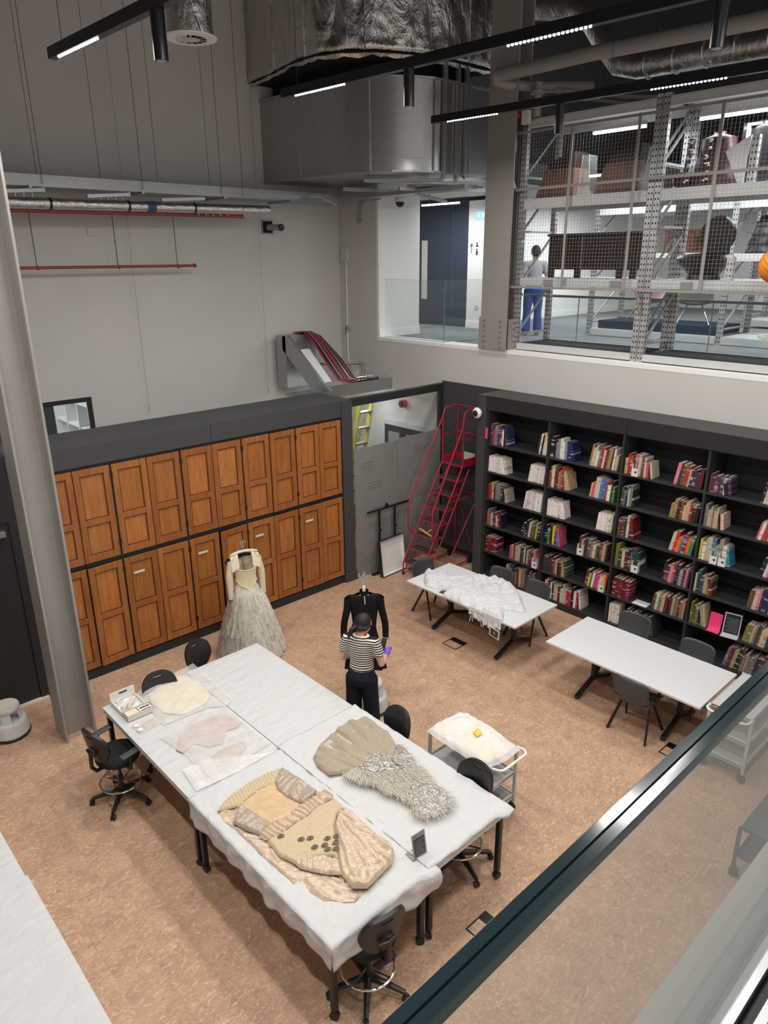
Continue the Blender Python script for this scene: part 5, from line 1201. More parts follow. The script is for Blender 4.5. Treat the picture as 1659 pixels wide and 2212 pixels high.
patch_mesh([(2.38, 6.27), (2.47, 6.31), (2.53, 6.29), (2.52, 6.19), (2.44, 6.18), (2.37, 6.21)], ZF, 0.006, lambda x, y: 0.002 * nz(x * 40, y * 40), 0.015, 0.02).build('lace_piece', 'lace', bg, 180)
for q in ((2.31, 2.36, 6.26, 6.31), (2.31, 2.36, 6.17, 6.22)): MB().bx(*q, ZF + 0.010, ZF + 0.012).bx(q[0] + .012, q[1] - .012, q[2] + .01, q[3] - .01, ZF + 0.012, ZF + 0.0125).build('label', 'white', bg, None)
# sign on the front table
sg = thing('notice_stand', 'black and grey notice in a tilted stand on the front table edge', 'sign', (3.232, 3.10, ZT))
T = Matrix.Translation((3.232, 3.095, ZT + 0.004)) @ Matrix.Rotation(radians(-4), 4, 'Z') @ Matrix.Rotation(radians(-10), 4, 'X')
MB().bx(-0.068, 0.068, -0.003, 0.003, 0, 0.215, T).build('frame', 'steelp', sg, None); MB().bx(-0.054, 0.054, -0.005, -0.003, 0.02, 0.172, T).build('notice', 'signblk', sg, None)
MB().bx(-0.068, 0.068, 0.003, 0.095, 0, 0.003, Matrix.Translation((3.222, 3.095, ZT + 0.004)) @ Matrix.Rotation(radians(-4), 4, 'Z')).build('foot', 'steelp', sg, None)
q = MB()
for l in range(11): q.bx(-0.046, 0.046 - 0.02 * (l % 4 == 3), -0.0058, -0.005, 0.032 + l * 0.012, 0.036 + l * 0.012, T)
q.bx(-0.048, -0.005, -0.0058, -0.003, 0.184, 0.191, T).bx(-0.048, 0.02, -0.0058, -0.003, 0.198, 0.204, T)
q.build('text_lines', 'signgrey', sg, None, kind='stuff')
# parcel on the trolley
pz = 0.797
tp = thing('wrapped_garment', 'garment wrapped in crumpled tissue on top of the white trolley', 'garment', (4.68, 3.77, pz))
patch_mesh(shrink(TP, 0.9), pz, 0.045, lambda x, y: 0.010 * ridge(x * 7 + y * 4, y * 6) + 0.006 * nz(x * 22, y * 22), 0.018, 0.06, dens=0.03).build('garment', 'creamcl', tp, 180)
patch_mesh(shrink(TP, 1.06), pz + 0.004, 0.052, lambda x, y: fold(x, y, 0.7, 9, 0.016, 4) + fold(x, y, -0.6, 16, 0.010, 9) + 0.003 * nz(x * 25, y * 25), 0.016, 0.05, dens=0.02, skirt=False).build('tissue_wrap', 'tissue2', tp, 180)
tag(at_base(MB().grid(lambda u, v: (4.655 + 0.08 * u + 0.02 * v, 3.71 + 0.075 * v, pz + 0.080 + 0.006 * u * u), 4, 3).build('sticky_note', 'note', None, 180), (4.69, 3.75, pz + 0.07)), 'yellow sticky note on the tissue parcel', 'note')
ng = bpy.data.objects['sticky_note']; s_ = ng.modifiers.new('t', 'SOLIDIFY'); s_.thickness = 0.001
qm = MB()
for r_ in range(2): qm.bx(4.675, 4.72, 3.735 + r_ * 0.025, 3.738 + r_ * 0.025, pz + 0.0845, pz + 0.087)
o = qm.build('scribble', 'yel2', None, None); o.parent = ng; o.data.transform(Matrix.Translation(-ng.location))
# crumpled cotton on the reading table
fz = 0.742
cl = thing('cotton_cover', 'crumpled white cotton cover heaped on the reading table', 'fabric', (7.3, 5.9, fz))
def wcl(x, y):
    return 0.05 * (nz(x * 3.2, y * 3.2, 4) + 0.15) + fold(x, y, 0.9, 6, 0.045, 3) + fold(x, y, -0.5, 10, 0.028, 8) + fold(x, y, 2.0, 20, 0.012, 5)
CLi = [(max(x, 6.885), y) for x, y in CL]
patch_mesh(CLi, fz, 0.045, wcl, 0.012, 0.06, dens=0.02).build('cover', 'muslin', cl, 180)
def hangc(u, v):
    y = 5.16 + 0.56 * u; d = v * (0.16 - 0.16 * abs(u - 0.35) ** 1.2 + 0.03 * nz(u * 6, 2)); 
    return (6.882 - 0.012 * sin(u * 40) * v - 0.03 * v * nz(u * 9, v * 3) - 0.01 * v, y, fz + 0.04 * (1 - v) - d)
o = MB().grid(hangc, 40, 10).build('hanging_edge', 'muslin', cl, 180); s_ = o.modifiers.new('t', 'SOLIDIFY'); s_.thickness = 0.003
for y, l in ((5.70, 0.19), (5.64, 0.17), (5.50, 0.2), (5.44, 0.21), (5.27, 0.19)):
    MB().grid(lambda u, v: (6.872 - 0.01 * sin(7 * v + y * 9), y + 0.012 * u + 0.02 * sin(4 * v + y * 40), fz + 0.01 - l * v), 1, 8).build('tie', 'muslin', cl, 180)
fc = thing('hanging_tag', 'black square tag with pale frame hanging below the white cotton', 'tag', (6.88, 5.27, 0.5))
T = Matrix.Translation((6.87, 5.26, 0.55)) @ Matrix.Rotation(radians(-14), 4, 'Y') @ Matrix.Rotation(radians(14), 4, 'X')
MB().bx(-0.004, 0.004, -0.085, 0.085, -0.09, 0.08, T).build('frame', 'offw', fc, None); MB().bx(-0.006, -0.004, -0.06, 0.06, -0.065, 0.06, T).build('face', 'signblk', fc, None)
MB().bx(-0.0075, -0.006, -0.006, 0.006, -0.012, 0.03, T).bx(-0.0075, -0.006, -0.018, -0.006, -0.012, -0.003, T).build('mark', 'white', fc, None)
MB().tube([(6.868, 5.26, 0.62), (6.866, 5.28, 0.75)], 0.003, 5).build('string', 'white', fc)
tag(at_base(MB().prism([(6.95, 6.27), (7.04, 6.30), (7.03, 6.36), (6.95, 6.36)], 0.7405, 0.746).build('card', 'signblk', None, None), (7, 6.3, 0.74)), 'small dark card on the reading table beside the cotton', 'card')

# ================================================================ people
def remesh(mb, voxel, name, mt, parent, smooth_it=4):
    me = mb.mesh(name); o = bpy.data.objects.new(name, me); COL.objects.link(o)
    r = o.modifiers.new('r', 'REMESH'); r.mode = 'VOXEL'; r.voxel_size = voxel; r.use_smooth_shade = True
    if smooth_it:
        s = o.modifiers.new('s', 'SMOOTH'); s.iterations = smooth_it; s.factor = 0.5
    dg = bpy.context.evaluated_depsgraph_get()
    nm = bpy.data.meshes.new_from_object(o.evaluated_get(dg)); o.modifiers.clear(); o.data = nm
    nm.materials.clear(); nm.materials.append(MT[mt]); nm.polygons.foreach_set('use_smooth', [True] * len(nm.polygons))
    o.parent = parent; return o
def loft(mb, rings, n=20, ex=2.0):
    """rings of (cx, cy, z, rx, ry): upright body sections"""
    vs = []
    for cx_, cy_, z, rx, ry in rings:
        for k in range(n):
            a = 2 * pi * k / n; c, s = cos(a), sin(a)
            vs.append((cx_ + rx * abs(c) ** (2 / ex) * (1 if c >= 0 else -1), cy_ + ry * abs(s) ** (2 / ex) * (1 if s >= 0 else -1), z))
    fs = [(j * n + k, j * n + (k + 1) % n, (j + 1) * n + (k + 1) % n, (j + 1) * n + k) for j in range(len(rings) - 1) for k in range(n)]
    fs += [tuple(reversed(range(n))), tuple(range((len(rings) - 1) * n, len(rings) * n))]
    mb._add(vs, fs)
def V3(*a): return Vector(a)
def person(label, loc, facing, P):
    """stands at loc; local +y is forward, +x the person's right hand; arm joints come in P"""
    t = thing('person', label, 'person', loc, facing - pi / 2)
    S = P.get('scale', 1.0); lean = P.get('lean', 0.0)
    b = MB()
    hipw = 0.085
    loft(b, [(0, 0, 0.80, 0.13, 0.10), (0, -0.01, 0.88, 0.155, 0.115), (0, 0, 0.97, 0.125, 0.095), (0, 0.01, 1.05, 0.118, 0.088), (0, 0.015, 1.16, 0.135, 0.098), (0, 0.012, 1.26, 0.15, 0.095), (0, 0.005, 1.33, 0.135, 0.078), (0, 0.0, 1.37, 0.075, 0.055)])
    hd = V3(*P['head'])                                  # head centre
    b.tube([(0, -0.01, 1.33), (0, 0.0, 1.40), tuple(hd * 0.85 + V3(0, 0, 1.44) * 0.15 - V3(0, 0, 0.03))], [0.062, 0.05, 0.05], 14)
    for s in (-1, 1):
        k0 = V3(s * hipw, -0.005, 0.86); kn = V3(s * (hipw + P.get('stance', 0.02)), 0.02, 0.46); an = V3(s * (hipw + P.get('stance', 0.02) * 1.5), -0.02, 0.08)
        b.tube([k0, k0.lerp(kn, .5), kn, kn.lerp(an, .35), an, an - V3(0, 0, 0.05)], [0.088, 0.075, 0.055, 0.056, 0.038, 0.036], 14)
        b.tube([an + V3(0, -0.035, -0.045), an + V3(0, 0.06, -0.05), an + V3(0, 0.16, -0.058), an + V3(0, 0.19, -0.062)], [0.034, 0.04, 0.032, 0.018], 12)
    hands = {}
    for s, key in ((-1, 'larm'), (1, 'rarm')):
        sh, el, wr = [V3(*q) for q in P[key]]
        b.ball(sh + V3(-s * 0.01, 0, 0), 0.058, 12)
        b.tube([V3(s * 0.09, 0, sh.z), sh, sh.lerp(el, .5), el, el.lerp(wr, .35), wr], [0.06, 0.054, 0.046, 0.038, 0.038, 0.026], 14)
        hands[key] = (wr, (wr - el).normalized())
    # head with face, in its own frame
    Hm = Matrix.Translation(hd) @ Matrix.Rotation(P.get('yaw', 0), 4, 'Z') @ Matrix.Rotation(-P.get('nod', 0), 4, 'X')
    def hb(c, r, sc): 
        m = MB(); m.ball((0, 0, 0), r, 16, sc); b._add([Hm @ (Vector(p) + Vector(c)) for p in m.v], m.f)
    hb((0, -0.012, 0.025), 0.088, (0.86, 1.06, 1.0)); hb((0, 0.028, -0.035), 0.064, (0.9, 0.95, 1.15)); hb((0, 0.05, -0.082), 0.024, (1.1, 0.9, 0.8))
    b.tube([Hm @ V3(0, 0.078, 0.012), Hm @ V3(0, 0.100, -0.02), Hm @ V3(0, 0.085, -0.034)], [0.010, 0.014, 0.012], 10)
    hb((0, 0.084, -0.056), 0.016, (1.4, 0.6, 0.5)); hb((0, 0.080, 0.022), 0.02, (2.4, 0.5, 0.5))
    for s in (-1, 1):
        m = MB(); m.ball((0, 0, 0), 0.026, 10, (0.35, 0.7, 1.15)); b._add([Hm @ (Vector(p) + V3(s * 0.078, -0.002, -0.012)) for p in m.v], m.f)
    def hand(mb, wr, d, key, grow=0.0):
        up = V3(*P.get(key + '_palm', (0, 0, 1))); side = d.cross(up).normalized(); up = side.cross(d).normalized(); sg = 1 if key == 'rarm' else -1
        mb.tube([wr - d * 0.02, wr + d * 0.015, wr + d * 0.05, wr + d * 0.085], [0.026 + grow, 0.030 + grow, 0.036 + grow, 0.034 + grow], 12)
        cur = P.get(key + '_curl', 0.6)
        for k, (o_, L) in enumerate(((-0.029, 0.062), (-0.010, 0.072), (0.010, 0.068), (0.028, 0.052))):
            p = wr + d * 0.08 + side * o_; pts = [p - d * .02]; dd = d.copy()
            for j in range(3):
                p = p + dd * L * (0.45, 0.32, 0.28)[j]; pts.append(p); dd = (dd * cos(cur) - up * sin(cur)).normalized()
            mb.tube(pts, [0.0105 + grow, 0.010 + grow, 0.009 + grow, 0.0075 + grow], 8)
        th = wr + d * 0.03 - side * 0.030 * sg
        mb.tube([wr + d * .02, th, th + d * 0.035 - side * 0.022 * sg - up * 0.012, th + d * 0.062 - side * 0.02 * sg - up * 0.03], [0.013 + grow, 0.013 + grow, 0.011 + grow, 0.009 + grow], 8)
    for key in hands: hand(b, *hands[key], key)
    body = remesh(b, 0.0075, 'body', 'skin', t, 3)
    # eyes, brows, mouth
    for s in (-1, 1):
        m = MB(); m.ball(Hm @ V3(s * 0.032, 0.075, 0.006), 0.011, 8); m.build('eye', 'white', t, 180)
        m = MB(); m.ball(Hm @ V3(s * 0.032, 0.084, 0.005), 0.006, 6); m.build('iris', 'ink', t, 180)
        MB().tube([Hm @ V3(s * 0.018, 0.089, 0.028), Hm @ V3(s * 0.034, 0.087, 0.033), Hm @ V3(s * 0.05, 0.078, 0.027)], 0.0035, 6).build('eyebrow', 'hair', t)
    # hair
    h = MB()
    def hh(c, r, sc): m = MB(); m.ball((0, 0, 0), r, 16, sc); h._add([Hm @ (Vector(p) + Vector(c)) for p in m.v], m.f)
    hh((0, -0.032, 0.036), 0.095, (0.93, 1.0, 1.0)); hh((0, -0.058, 0.0), 0.080, (0.98, 0.72, 1.05))
    if P.get('tail'):
        h.tube([Hm @ V3(0, -0.11, -0.045), Hm @ V3(0.0, -0.15, -0.075), Hm @ V3(-0.01, -0.15, -0.14), Hm @ V3(-0.02, -0.13, -0.20)], [0.024, 0.026, 0.022, 0.010], 10)
        for s in (-1, 1): h.tube([Hm @ V3(s * 0.075, 0.02, 0.03), Hm @ V3(s * 0.08, -0.03, -0.03), Hm @ V3(s * 0.04, -0.10, -0.05)], [0.02, 0.026, 0.03], 10)
    remesh(h, 0.008, 'hair', 'hair', t, 2)
    # shirt
    c = MB(); g = 0.014
    loft(c, [(0, 0, P.get('hem', 0.93), 0.146, 0.116), (0, 0.0, 0.97, 0.142, 0.112), (0, 0.01, 1.05, 0.136, 0.104), (0, 0.015, 1.16, 0.151, 0.113), (0, 0.012, 1.26, 0.166, 0.110), (0, 0.005, 1.335, 0.150, 0.092), (0, 0.0, 1.385, 0.088, 0.068), (0, 0.0, 1.392, 0.07, 0.056)])
    for s, key in ((-1, 'larm'), (1, 'rarm')):
        sh, el, wr = [V3(*q) for q in P[key]]; e2 = sh.lerp(el, P.get('sleeve', 0.62))
        c.tube([V3(s * 0.08, 0, sh.z - 0.01), sh, sh.lerp(e2, .5), e2], [0.072, 0.070, 0.064, 0.062], 14)
    remesh(c, 0.009, 'shirt', P['shirt'], t, 3)
    # trousers
    c = MB(); wl_ = P.get('wide', 0.10)
    loft(c, [(0, -0.005, 0.78, 0.165, 0.125), (0, -0.012, 0.87, 0.172, 0.132), (0, 0, 0.97, 0.142, 0.112), (0, 0.002, 0.985, 0.140, 0.110)])
    for s in (-1, 1):
        k0 = V3(s * hipw, -0.005, 0.86); kn = V3(s * (hipw + P.get('stance', .02)), 0.012, 0.46); an = V3(s * (hipw + P.get('stance', .02) * 1.5), -0.01, 0.06)
        c.tube([k0, k0.lerp(kn, .5), kn, kn.lerp(an, .5), an], [0.104, 0.096, wl_ * 0.88, wl_ * 0.95, wl_], 16)
    remesh(c, 0.010, 'trousers', P['trousers'], t, 3)
    if P.get('waist'):
        MB().tube([(0.146 * cos(a), 0.116 * sin(a), 0.962) for a in [2 * pi * k / 32 for k in range(32)]], 0.010, 6, closed=True, flat=True).build('waistband', P['trousers'], t)
        for s in (-1, 1): MB().grid(lambda u, v: (s * 0.075 + (u - .5) * 0.10, -0.137 - 0.004 * sin(pi * u) + 0.006 * v, 0.82 + 0.10 * v), 4, 4).build('pocket', P['trousers'], t, 180)
    for s in (-1, 1):
        an = V3(s * (hipw + P.get('stance', .02) * 1.5), -0.02, 0.0)
        m = MB(); m.tube([an + V3(0, -0.06, 0.03), an + V3(0, 0.0, 0.042), an + V3(0, 0.10, 0.036), an + V3(0, 0.235, 0.03)], [0.048, 0.062, 0.062, 0.046], 12); m.v = [(x, y, max(z, 0.002)) for x, y, z in m.v]
        m.build('shoe', P.get('shoe', 'blackm'), t, 60)
    if P.get('glove'):
        for key in P['glove']:
            gm = MB(); wr, d = hands[key]; hand(gm, wr, d, key, 0.004); gm.tube([wr - d * 0.05, wr + d * 0.01], [0.034, 0.033], 12)
            remesh(gm, 0.006, 'glove', 'glove', t, 2)
    if P.get('strap'):
        pts = []
        for k in range(15):
            u = k / 14; x = -0.085 + 0.235 * u; z = 1.36 - 0.40 * u
            pts.append((x, -0.078 - 0.05 * sin(pi * min(1, u * 1.05)) + (0.05 if k == 0 else 0) + (0.06 if k == 14 else 0), z))
        MB().tube(pts, 0.006, 6).build('bag_strap', 'blackm', t)
    return t, hands

fz1 = radians(28)
P1 = dict(head=(0.015, 0.055, 1.485), yaw=radians(-32), nod=radians(26), tail=True, shirt='stripe', trousers='jeans', waist=True, strap=True, stance=0.022, wide=0.105,
          larm=((-0.165, 0, 1.315), (-0.235, -0.02, 1.06), (-0.13, 0.19, 1.03)), rarm=((0.165, 0, 1.315), (0.245, -0.01, 1.06), (0.225, 0.20, 1.07)),
          rarm_palm=(-0.75, 0.1, 0.6), rarm_curl=0.75, larm_palm=(0.5, 0, 0.8), larm_curl=0.5, glove=('rarm', 'larm'), sleeve=0.60)
per, hnd = person('person in striped T-shirt and dark jeans with purple gloves, holding a phone', (4.57, 5.33, 0), fz1, P1)
Mp = Matrix.Translation((4.57, 5.33, 0)) @ Matrix.Rotation(fz1 - pi / 2, 4, 'Z')
wr, d = hnd['rarm']; ph = thing('phone', 'black phone held in the purple glove of the standing person', 'phone', Mp @ (wr + d * 0.10 + Vector((-0.03, 0.0, 0.02))))
T = Mp @ Matrix.Translation(wr + d * 0.10 + Vector((-0.06, 0.01, 0.045))) @ Matrix.Rotation(radians(48), 4, 'X') @ Matrix.Rotation(radians(-14), 4, 'Y')
MB().bx(-0.039, 0.039, -0.08, 0.08, -0.004, 0.004, T).build('case', 'greyt', ph, None, bevel=0.003); MB().bx(-0.036, 0.036, -0.077, 0.077, 0.004, 0.005, T).build('screen', 'signblk', ph, None)
P2 = dict(head=(0, 0.02, 1.53), nod=radians(10), shirt='greyshirt', trousers='jeansb', stance=0.02, wide=0.085, hem=0.86,
          larm=((-0.18, 0, 1.32), (-0.25, -0.02, 1.05), (-0.24, 0.08, 0.83)), rarm=((0.18, 0, 1.32), (0.26, 0.0, 1.05), (0.24, 0.12, 0.85)))
person('person in grey T-shirt and blue jeans standing behind the racking upstairs', (11.95, 8.62, MZ), radians(50), P2)

# ================================================================ dresses on stands
sd1 = thing('cream_dress', 'cream corset dress with lace sleeves and long grey tulle skirt on a stand', 'dress', (4.72, 7.92, 0))
va = atan2(7.92, 4.72)           # bodice faces the room
FD = radians(255)                # its front direction
Dm = Matrix.Translation((4.72, 7.92, 0)) @ Matrix.Rotation(FD + pi / 2, 4, 'Z')   # local -y is the front
def loc_grid(fn, nu, nv, wrap=False): return MB().grid(lambda u, v: tuple(Dm @ Vector(fn(u, v))), nu, nv, wrap)
def bod(u, v):
    a = 2 * pi * u; fr = max(0, -sin(a)); sd_ = abs(cos(a))
    w = 0.118 + 0.050 * v + 0.03 * (1 - v) ** 4; dpt = 0.105 + 0.015 * v + 0.03 * (1 - v) ** 3
    z0 = 1.145 - 0.105 * fr ** 4 + 0.012 * sin(6 * a); z1 = 1.335 + 0.05 * sd_ ** 3 - 0.01 * fr
    if sin(a) > 0.15: z1 = 1.36
    return (w * cos(a), dpt * sin(a), z0 + (z1 - z0) * v)
bo = loc_grid(bod, 48, 12, True).build('corset', 'corset', sd1, 180); s_ = bo.modifiers.new('t', 'SOLIDIFY'); s_.thickness = 0.006
bn = MB()
for k in range(13):
    u = 0.5 + 0.5 * (k + 0.5) / 13; bn.tube([tuple(Dm @ (Vector(bod(u, v / 6)) + Vector((0, -0.004, 0)))) for v in range(7)], 0.0035, 5)
bn.tube([tuple(Dm @ (Vector(bod(u_ / 48, 0.0)) * 1.0 + Vector((0, -0.003, 0)))) for u_ in range(24, 49)], 0.006, 6)
bn.tube([tuple(Dm @ (Vector(bod(u_ / 48, 1.0)) * 1.0 + Vector((0, -0.003, 0)))) for u_ in range(24, 49)], 0.006, 6)
bn.build('boning', 'corset', sd1, kind='stuff')
def yoke(s):
    def f(u, v):   # lace shoulder: u from chest over the top to the back, v from neckline to armhole
        x = s * (0.095 + 0.105 * v); t = (u - 0.5) * 2
        return (x, 0.085 * t + 0.01, 1.565 - 0.06 * v - 0.20 * abs(t) ** 2.2)
    return f
for s in (-1, 1):
    o = loc_grid(yoke(s), 12, 8).build('lace_yoke', 'lacesl', sd1, 180)
    def slv(u, v):
        a = 2 * pi * u; r = 0.060 - 0.024 * v
        return (s * (0.180 + 0.04 * smooth01(v * 2.2) + 0.012 * v) + r * cos(a) * (1 - 0.0 * v), -0.03 * v + r * 0.9 * sin(a) + 0.01, 1.50 - 0.60 * v - 0.05 * (1 - v) * s * cos(a) + 0.005 * sin(v * 36 + a))
    loc_grid(slv, 18, 28, True).build('lace_sleeve', 'lacesl', sd1, 180)
loc_grid(lambda u, v: (0.125 * (2 * u - 1), 0.092 - 0.012 * abs(2 * u - 1), 1.33 + 0.20 * v - 0.03 * (1 - abs(2 * u - 1)) * v), 10, 6).build('back_panel', 'lacesl', sd1, 180)
stp_ = MB()
for k in range(6):
    x = -0.09 + 0.036 * k; stp_.tube([tuple(Dm @ Vector((x, 0.080, 1.31))), tuple(Dm @ Vector((x, 0.082, 1.50)))], 0.006, 5)
stp_.build('back_bones', 'corset', sd1, kind='stuff')
def skirt(r0, r1, nf, amp, z0, z1, sd, ml):
    def f(u, v):
        a = 2 * pi * u; r = r0 + (r1 - r0) * v ** 0.72
        r *= 1 + amp * v * (sin(nf * a + sd + 1.5 * nz(v * 3, a, sd)) * 0.6 + nz(cos(a) * 3, sin(a) * 3, v * 3 + sd))
        z = z0 + (z1 - z0) * v + 0.04 * v * nz(cos(a) * 4, sin(a) * 4, sd)
        return (r * cos(a), r * 0.9 * sin(a), max(z, 0.004))
    loc_grid(f, 150, 26, True).build('tulle_layer', ml, sd1, 180)
skirt(0.085, 0.32, 17, 0.12, 1.16, 0.25, 1.0, 'tulle2'); skirt(0.09, 0.36, 23, 0.12, 1.15, 0.40, 4.0, 'tulle2'); skirt(0.095, 0.45, 31, 0.10, 1.15, 0.012, 8.0, 'tulle')
rr = random.Random(21)
for lay in range(2):
    rf_ = MB()
    for k in range(700):          # loose hanging strips of tulle
        a = rr.uniform(0, 2 * pi); v0 = rr.uniform(0.0, 0.8); v0 = max(v0, 0.14) if sin(a) < 0 else v0; L = rr.uniform(0.25, 0.7); ph_ = rr.uniform(0, 6); w = rr.uniform(0.004, 0.016); sw = rr.uniform(-0.3, 0.3)
        vs = []
        for q in range(9):
            v = min(1.0, v0 + L * q / 8); r = 0.11 + 0.33 * v ** 0.8 + 0.014 + 0.018 * sin(q * 1.3 + ph_) + 0.035 * lay * v; aa = a + sw * q / 8 + 0.05 * sin(q * 1.1 + ph_)
            z = max(0.006, 1.13 - 1.10 * v + 0.02 * sin(q * 1.7 + ph_)); dw = w * (0.35 + 0.65 * sin(pi * q / 8)) / max(r, .1)
            for e in (-1, 1): vs.append(tuple(Dm @ Vector((r * (1 + 0.02 * e * sin(q * 1.4 + ph_)) * cos(aa + e * dw), 0.9 * r * sin(aa + e * dw), z + 0.012 * e))))
        rf_._add(vs, [(2 * q, 2 * q + 1, 2 * q + 3, 2 * q + 2) for q in range(8)])
    rf_.build('tulle_strips', ('tulle2', 'tulle')[lay], sd1, 180, kind='stuff')
def stand(x, y, zt, label, top):
    t = thing('dress_stand', label, 'stand', (x, y, 0))
    MB().cyl((x, y, 0.03), (x, y, zt), 0.012).build('pole', 'chrome', t)
    b = MB()
    for k in range(3): b.beam((x, y, 0.06), (x + 0.24 * cos(k * 2.1 + .5), y + 0.24 * sin(k * 2.1 + .5), 0.012), 0.02, 0.02)
    b.build('tripod_base', 'blackm', t)
    h = MB()
    for k in range(4):
        a = k * pi / 2 + 0.6; h.tube([(x, y, zt - 0.03), (x + 0.04 * cos(a), y + 0.04 * sin(a), zt - 0.045), (x + 0.055 * cos(a), y + 0.055 * sin(a), zt - 0.02), (x + 0.045 * cos(a), y + 0.045 * sin(a), zt)], 0.006, 6)
    h.build('hook_head', 'chrome', t); return t
stand(4.735, 7.975, 1.70, 'chrome stand with hooked top carrying the cream tulle dress', 1)
hg = thing('padded_hanger', 'pale padded hanger inside the shoulders of the cream dress', 'hanger', (4.72, 7.92, 1.55))
hpts = [tuple(Dm @ Vector((x, 0.0, 1.565 - 0.9 * x * x))) for x in (-0.19, -0.14, -0.07, 0, 0.07, 0.14, 0.19)]
MB().tube(hpts, [0.012, 0.018, 0.02, 0.02, 0.02, 0.018, 0.012], 8).build('arms', 'offw', hg)
MB().tube([tuple(Dm @ Vector(p)) for p in ((0, 0, 1.57), (0, 0, 1.63), (0.02, 0.0, 1.665), (0.0, 0.03, 1.69), (-.01, .04, 1.67))], 0.005, 6).build('hook', 'chrome', hg)
tag(at_base(MB().tube([tuple(Dm @ Vector((x, 0.05, 1.50 - 1.6 * x * x))) for x in (-0.25, -0.2, -0.12, 0, 0.1)], [0.03, 0.045, 0.04, 0.03, 0.02], 8).build('garment_cover', 'meshfab'), (4.72, 7.97, 1.5)), 'dark garment cover hanging behind the cream dress on its stand', 'cover')
# black long-sleeved dress
bd = thing('black_dress', 'black long-sleeved dress on hanger in front of the standing person', 'dress', (5.12, 5.90, 0))
Bm = Matrix.Translation((5.12, 5.90, 0)) @ Matrix.Rotation(atan2(5.9, 5.12) - pi / 2 + 0.05, 4, 'Z')      # local -y faces the viewer
def bg_(fn, nu, nv, wrap=True): return MB().grid(lambda u, v: tuple(Bm @ Vector(fn(u, v))), nu, nv, wrap)
prof = [(1.50, 0.10, 0.05), (1.475, 0.17, 0.06), (1.43, 0.195, 0.07), (1.33, 0.175, 0.08), (1.20, 0.155, 0.085), (1.05, 0.14, 0.09), (0.95, 0.155, 0.10), (0.80, 0.195, 0.11), (0.65, 0.225, 0.12), (0.50, 0.25, 0.13)]
def dr(u, v):
    i = min(len(prof) - 2, int(v * (len(prof) - 1))); f = v * (len(prof) - 1) - i; z, w, dp = [a + (b - a) * f for a, b in zip(prof[i], prof[i + 1])]
    a = 2 * pi * u; k = 1 + 0.10 * smooth01((v - .5) * 2) * sin(9 * a + 2 * v)
    return (w * k * cos(a), dp * k * sin(a), z - 0.05 * smooth01((v - .8) * 5) * max(0, cos(a - 0.4)))
bg_(dr, 60, 40).build('bodice_and_skirt', 'blackcl', bd, 180)
for s in (-1, 1):
    def sl_(u, v):
        a = 2 * pi * u; r = 0.058 - 0.022 * v
        return (s * (0.185 + 0.07 * smooth01(v * 1.3)) + r * cos(a), 0.01 - 0.03 * v + r * sin(a), 1.455 - 0.56 * v - 0.02 * cos(a) * s)
    bg_(sl_, 14, 20).build('sleeve', 'blackcl', bd, 180)
bg_(lambda u, v: (0.055 * cos(2 * pi * u), 0.035 + 0.045 * sin(2 * pi * u) - 0.03, 1.495 + 0.05 * v), 20, 3).build('collar', 'blackcl', bd, 180)
MB().beam(tuple(Bm @ Vector((0.0, -0.075, 1.50))), tuple(Bm @ Vector((0.005, -0.09, 1.40))), 0.014, 0.004).build('back_opening', 'offw', bd, None, label='narrow pale back opening')
stand(5.155, 5.95, 1.73, 'chrome stand carrying the black dress near the reading table', 1)
hg2 = thing('wire_hanger', 'white hanger under the collar of the black dress', 'hanger', (5.12, 5.9, 1.5))
MB().tube([tuple(Bm @ Vector((x, 0, 1.49 - 0.3 * abs(x)))) for x in (-0.16, -0.08, 0, 0.08, 0.16)], 0.010, 8).build('arms', 'white', hg2)
MB().tube([tuple(Bm @ Vector(p)) for p in ((0, 0, 1.49), (0, 0, 1.62), (0.02, 0, 1.66), (0.01, 0.03, 1.70), (-0.01, .04, 1.69))], 0.006, 6).build('hook', 'chrome', hg2)
MB().bx(-0.018, 0.018, -0.012, 0.0, 1.53, 1.60, Bm).build('paper_label', 'white', hg2, None)

# ================================================================ upper level racking
def upright(par, x, y, z0, z1, w=0.09, d=0.07, mt='rack', slots=True, face=-1):
    """perforated post: channel open to the back, dark slots on its front"""
    m = MB().bx(x, x + 0.004, y - w / 2, y + w / 2, z0, z1).bx(x + .004, x + d, y - w / 2, y - w / 2 + 0.004, z0, z1).bx(x + .004, x + d, y + w / 2 - 0.004, y + w / 2, z0, z1)
    o = m.build('upright', mt, par, None)
    if slots:
        s = MB(); n = int((z1 - z0) / 0.075)
        for k in range(n):
            z = z0 + 0.04 + k * 0.075
            for dy in (-0.022, 0.022): s._add([(x - 0.0012, y + dy - 0.008, z), (x - 0.0012, y + dy + 0.008, z), (x - 0.0012, y + dy + 0.008, z + 0.026), (x - 0.0012, y + dy - 0.008, z + 0.026)], [(0, 1, 2, 3)])
            s._add([(x + d * .35, y - w / 2 - 0.0012, z), (x + d * .65, y - w / 2 - 0.0012, z), (x + d * .65, y - w / 2 - 0.0012, z + 0.026), (x + d * .35, y - w / 2 - 0.0012, z + 0.026)], [(0, 1, 2, 3)])
        s.build('slots', 'hole', o, None, kind='stuff')
    return o
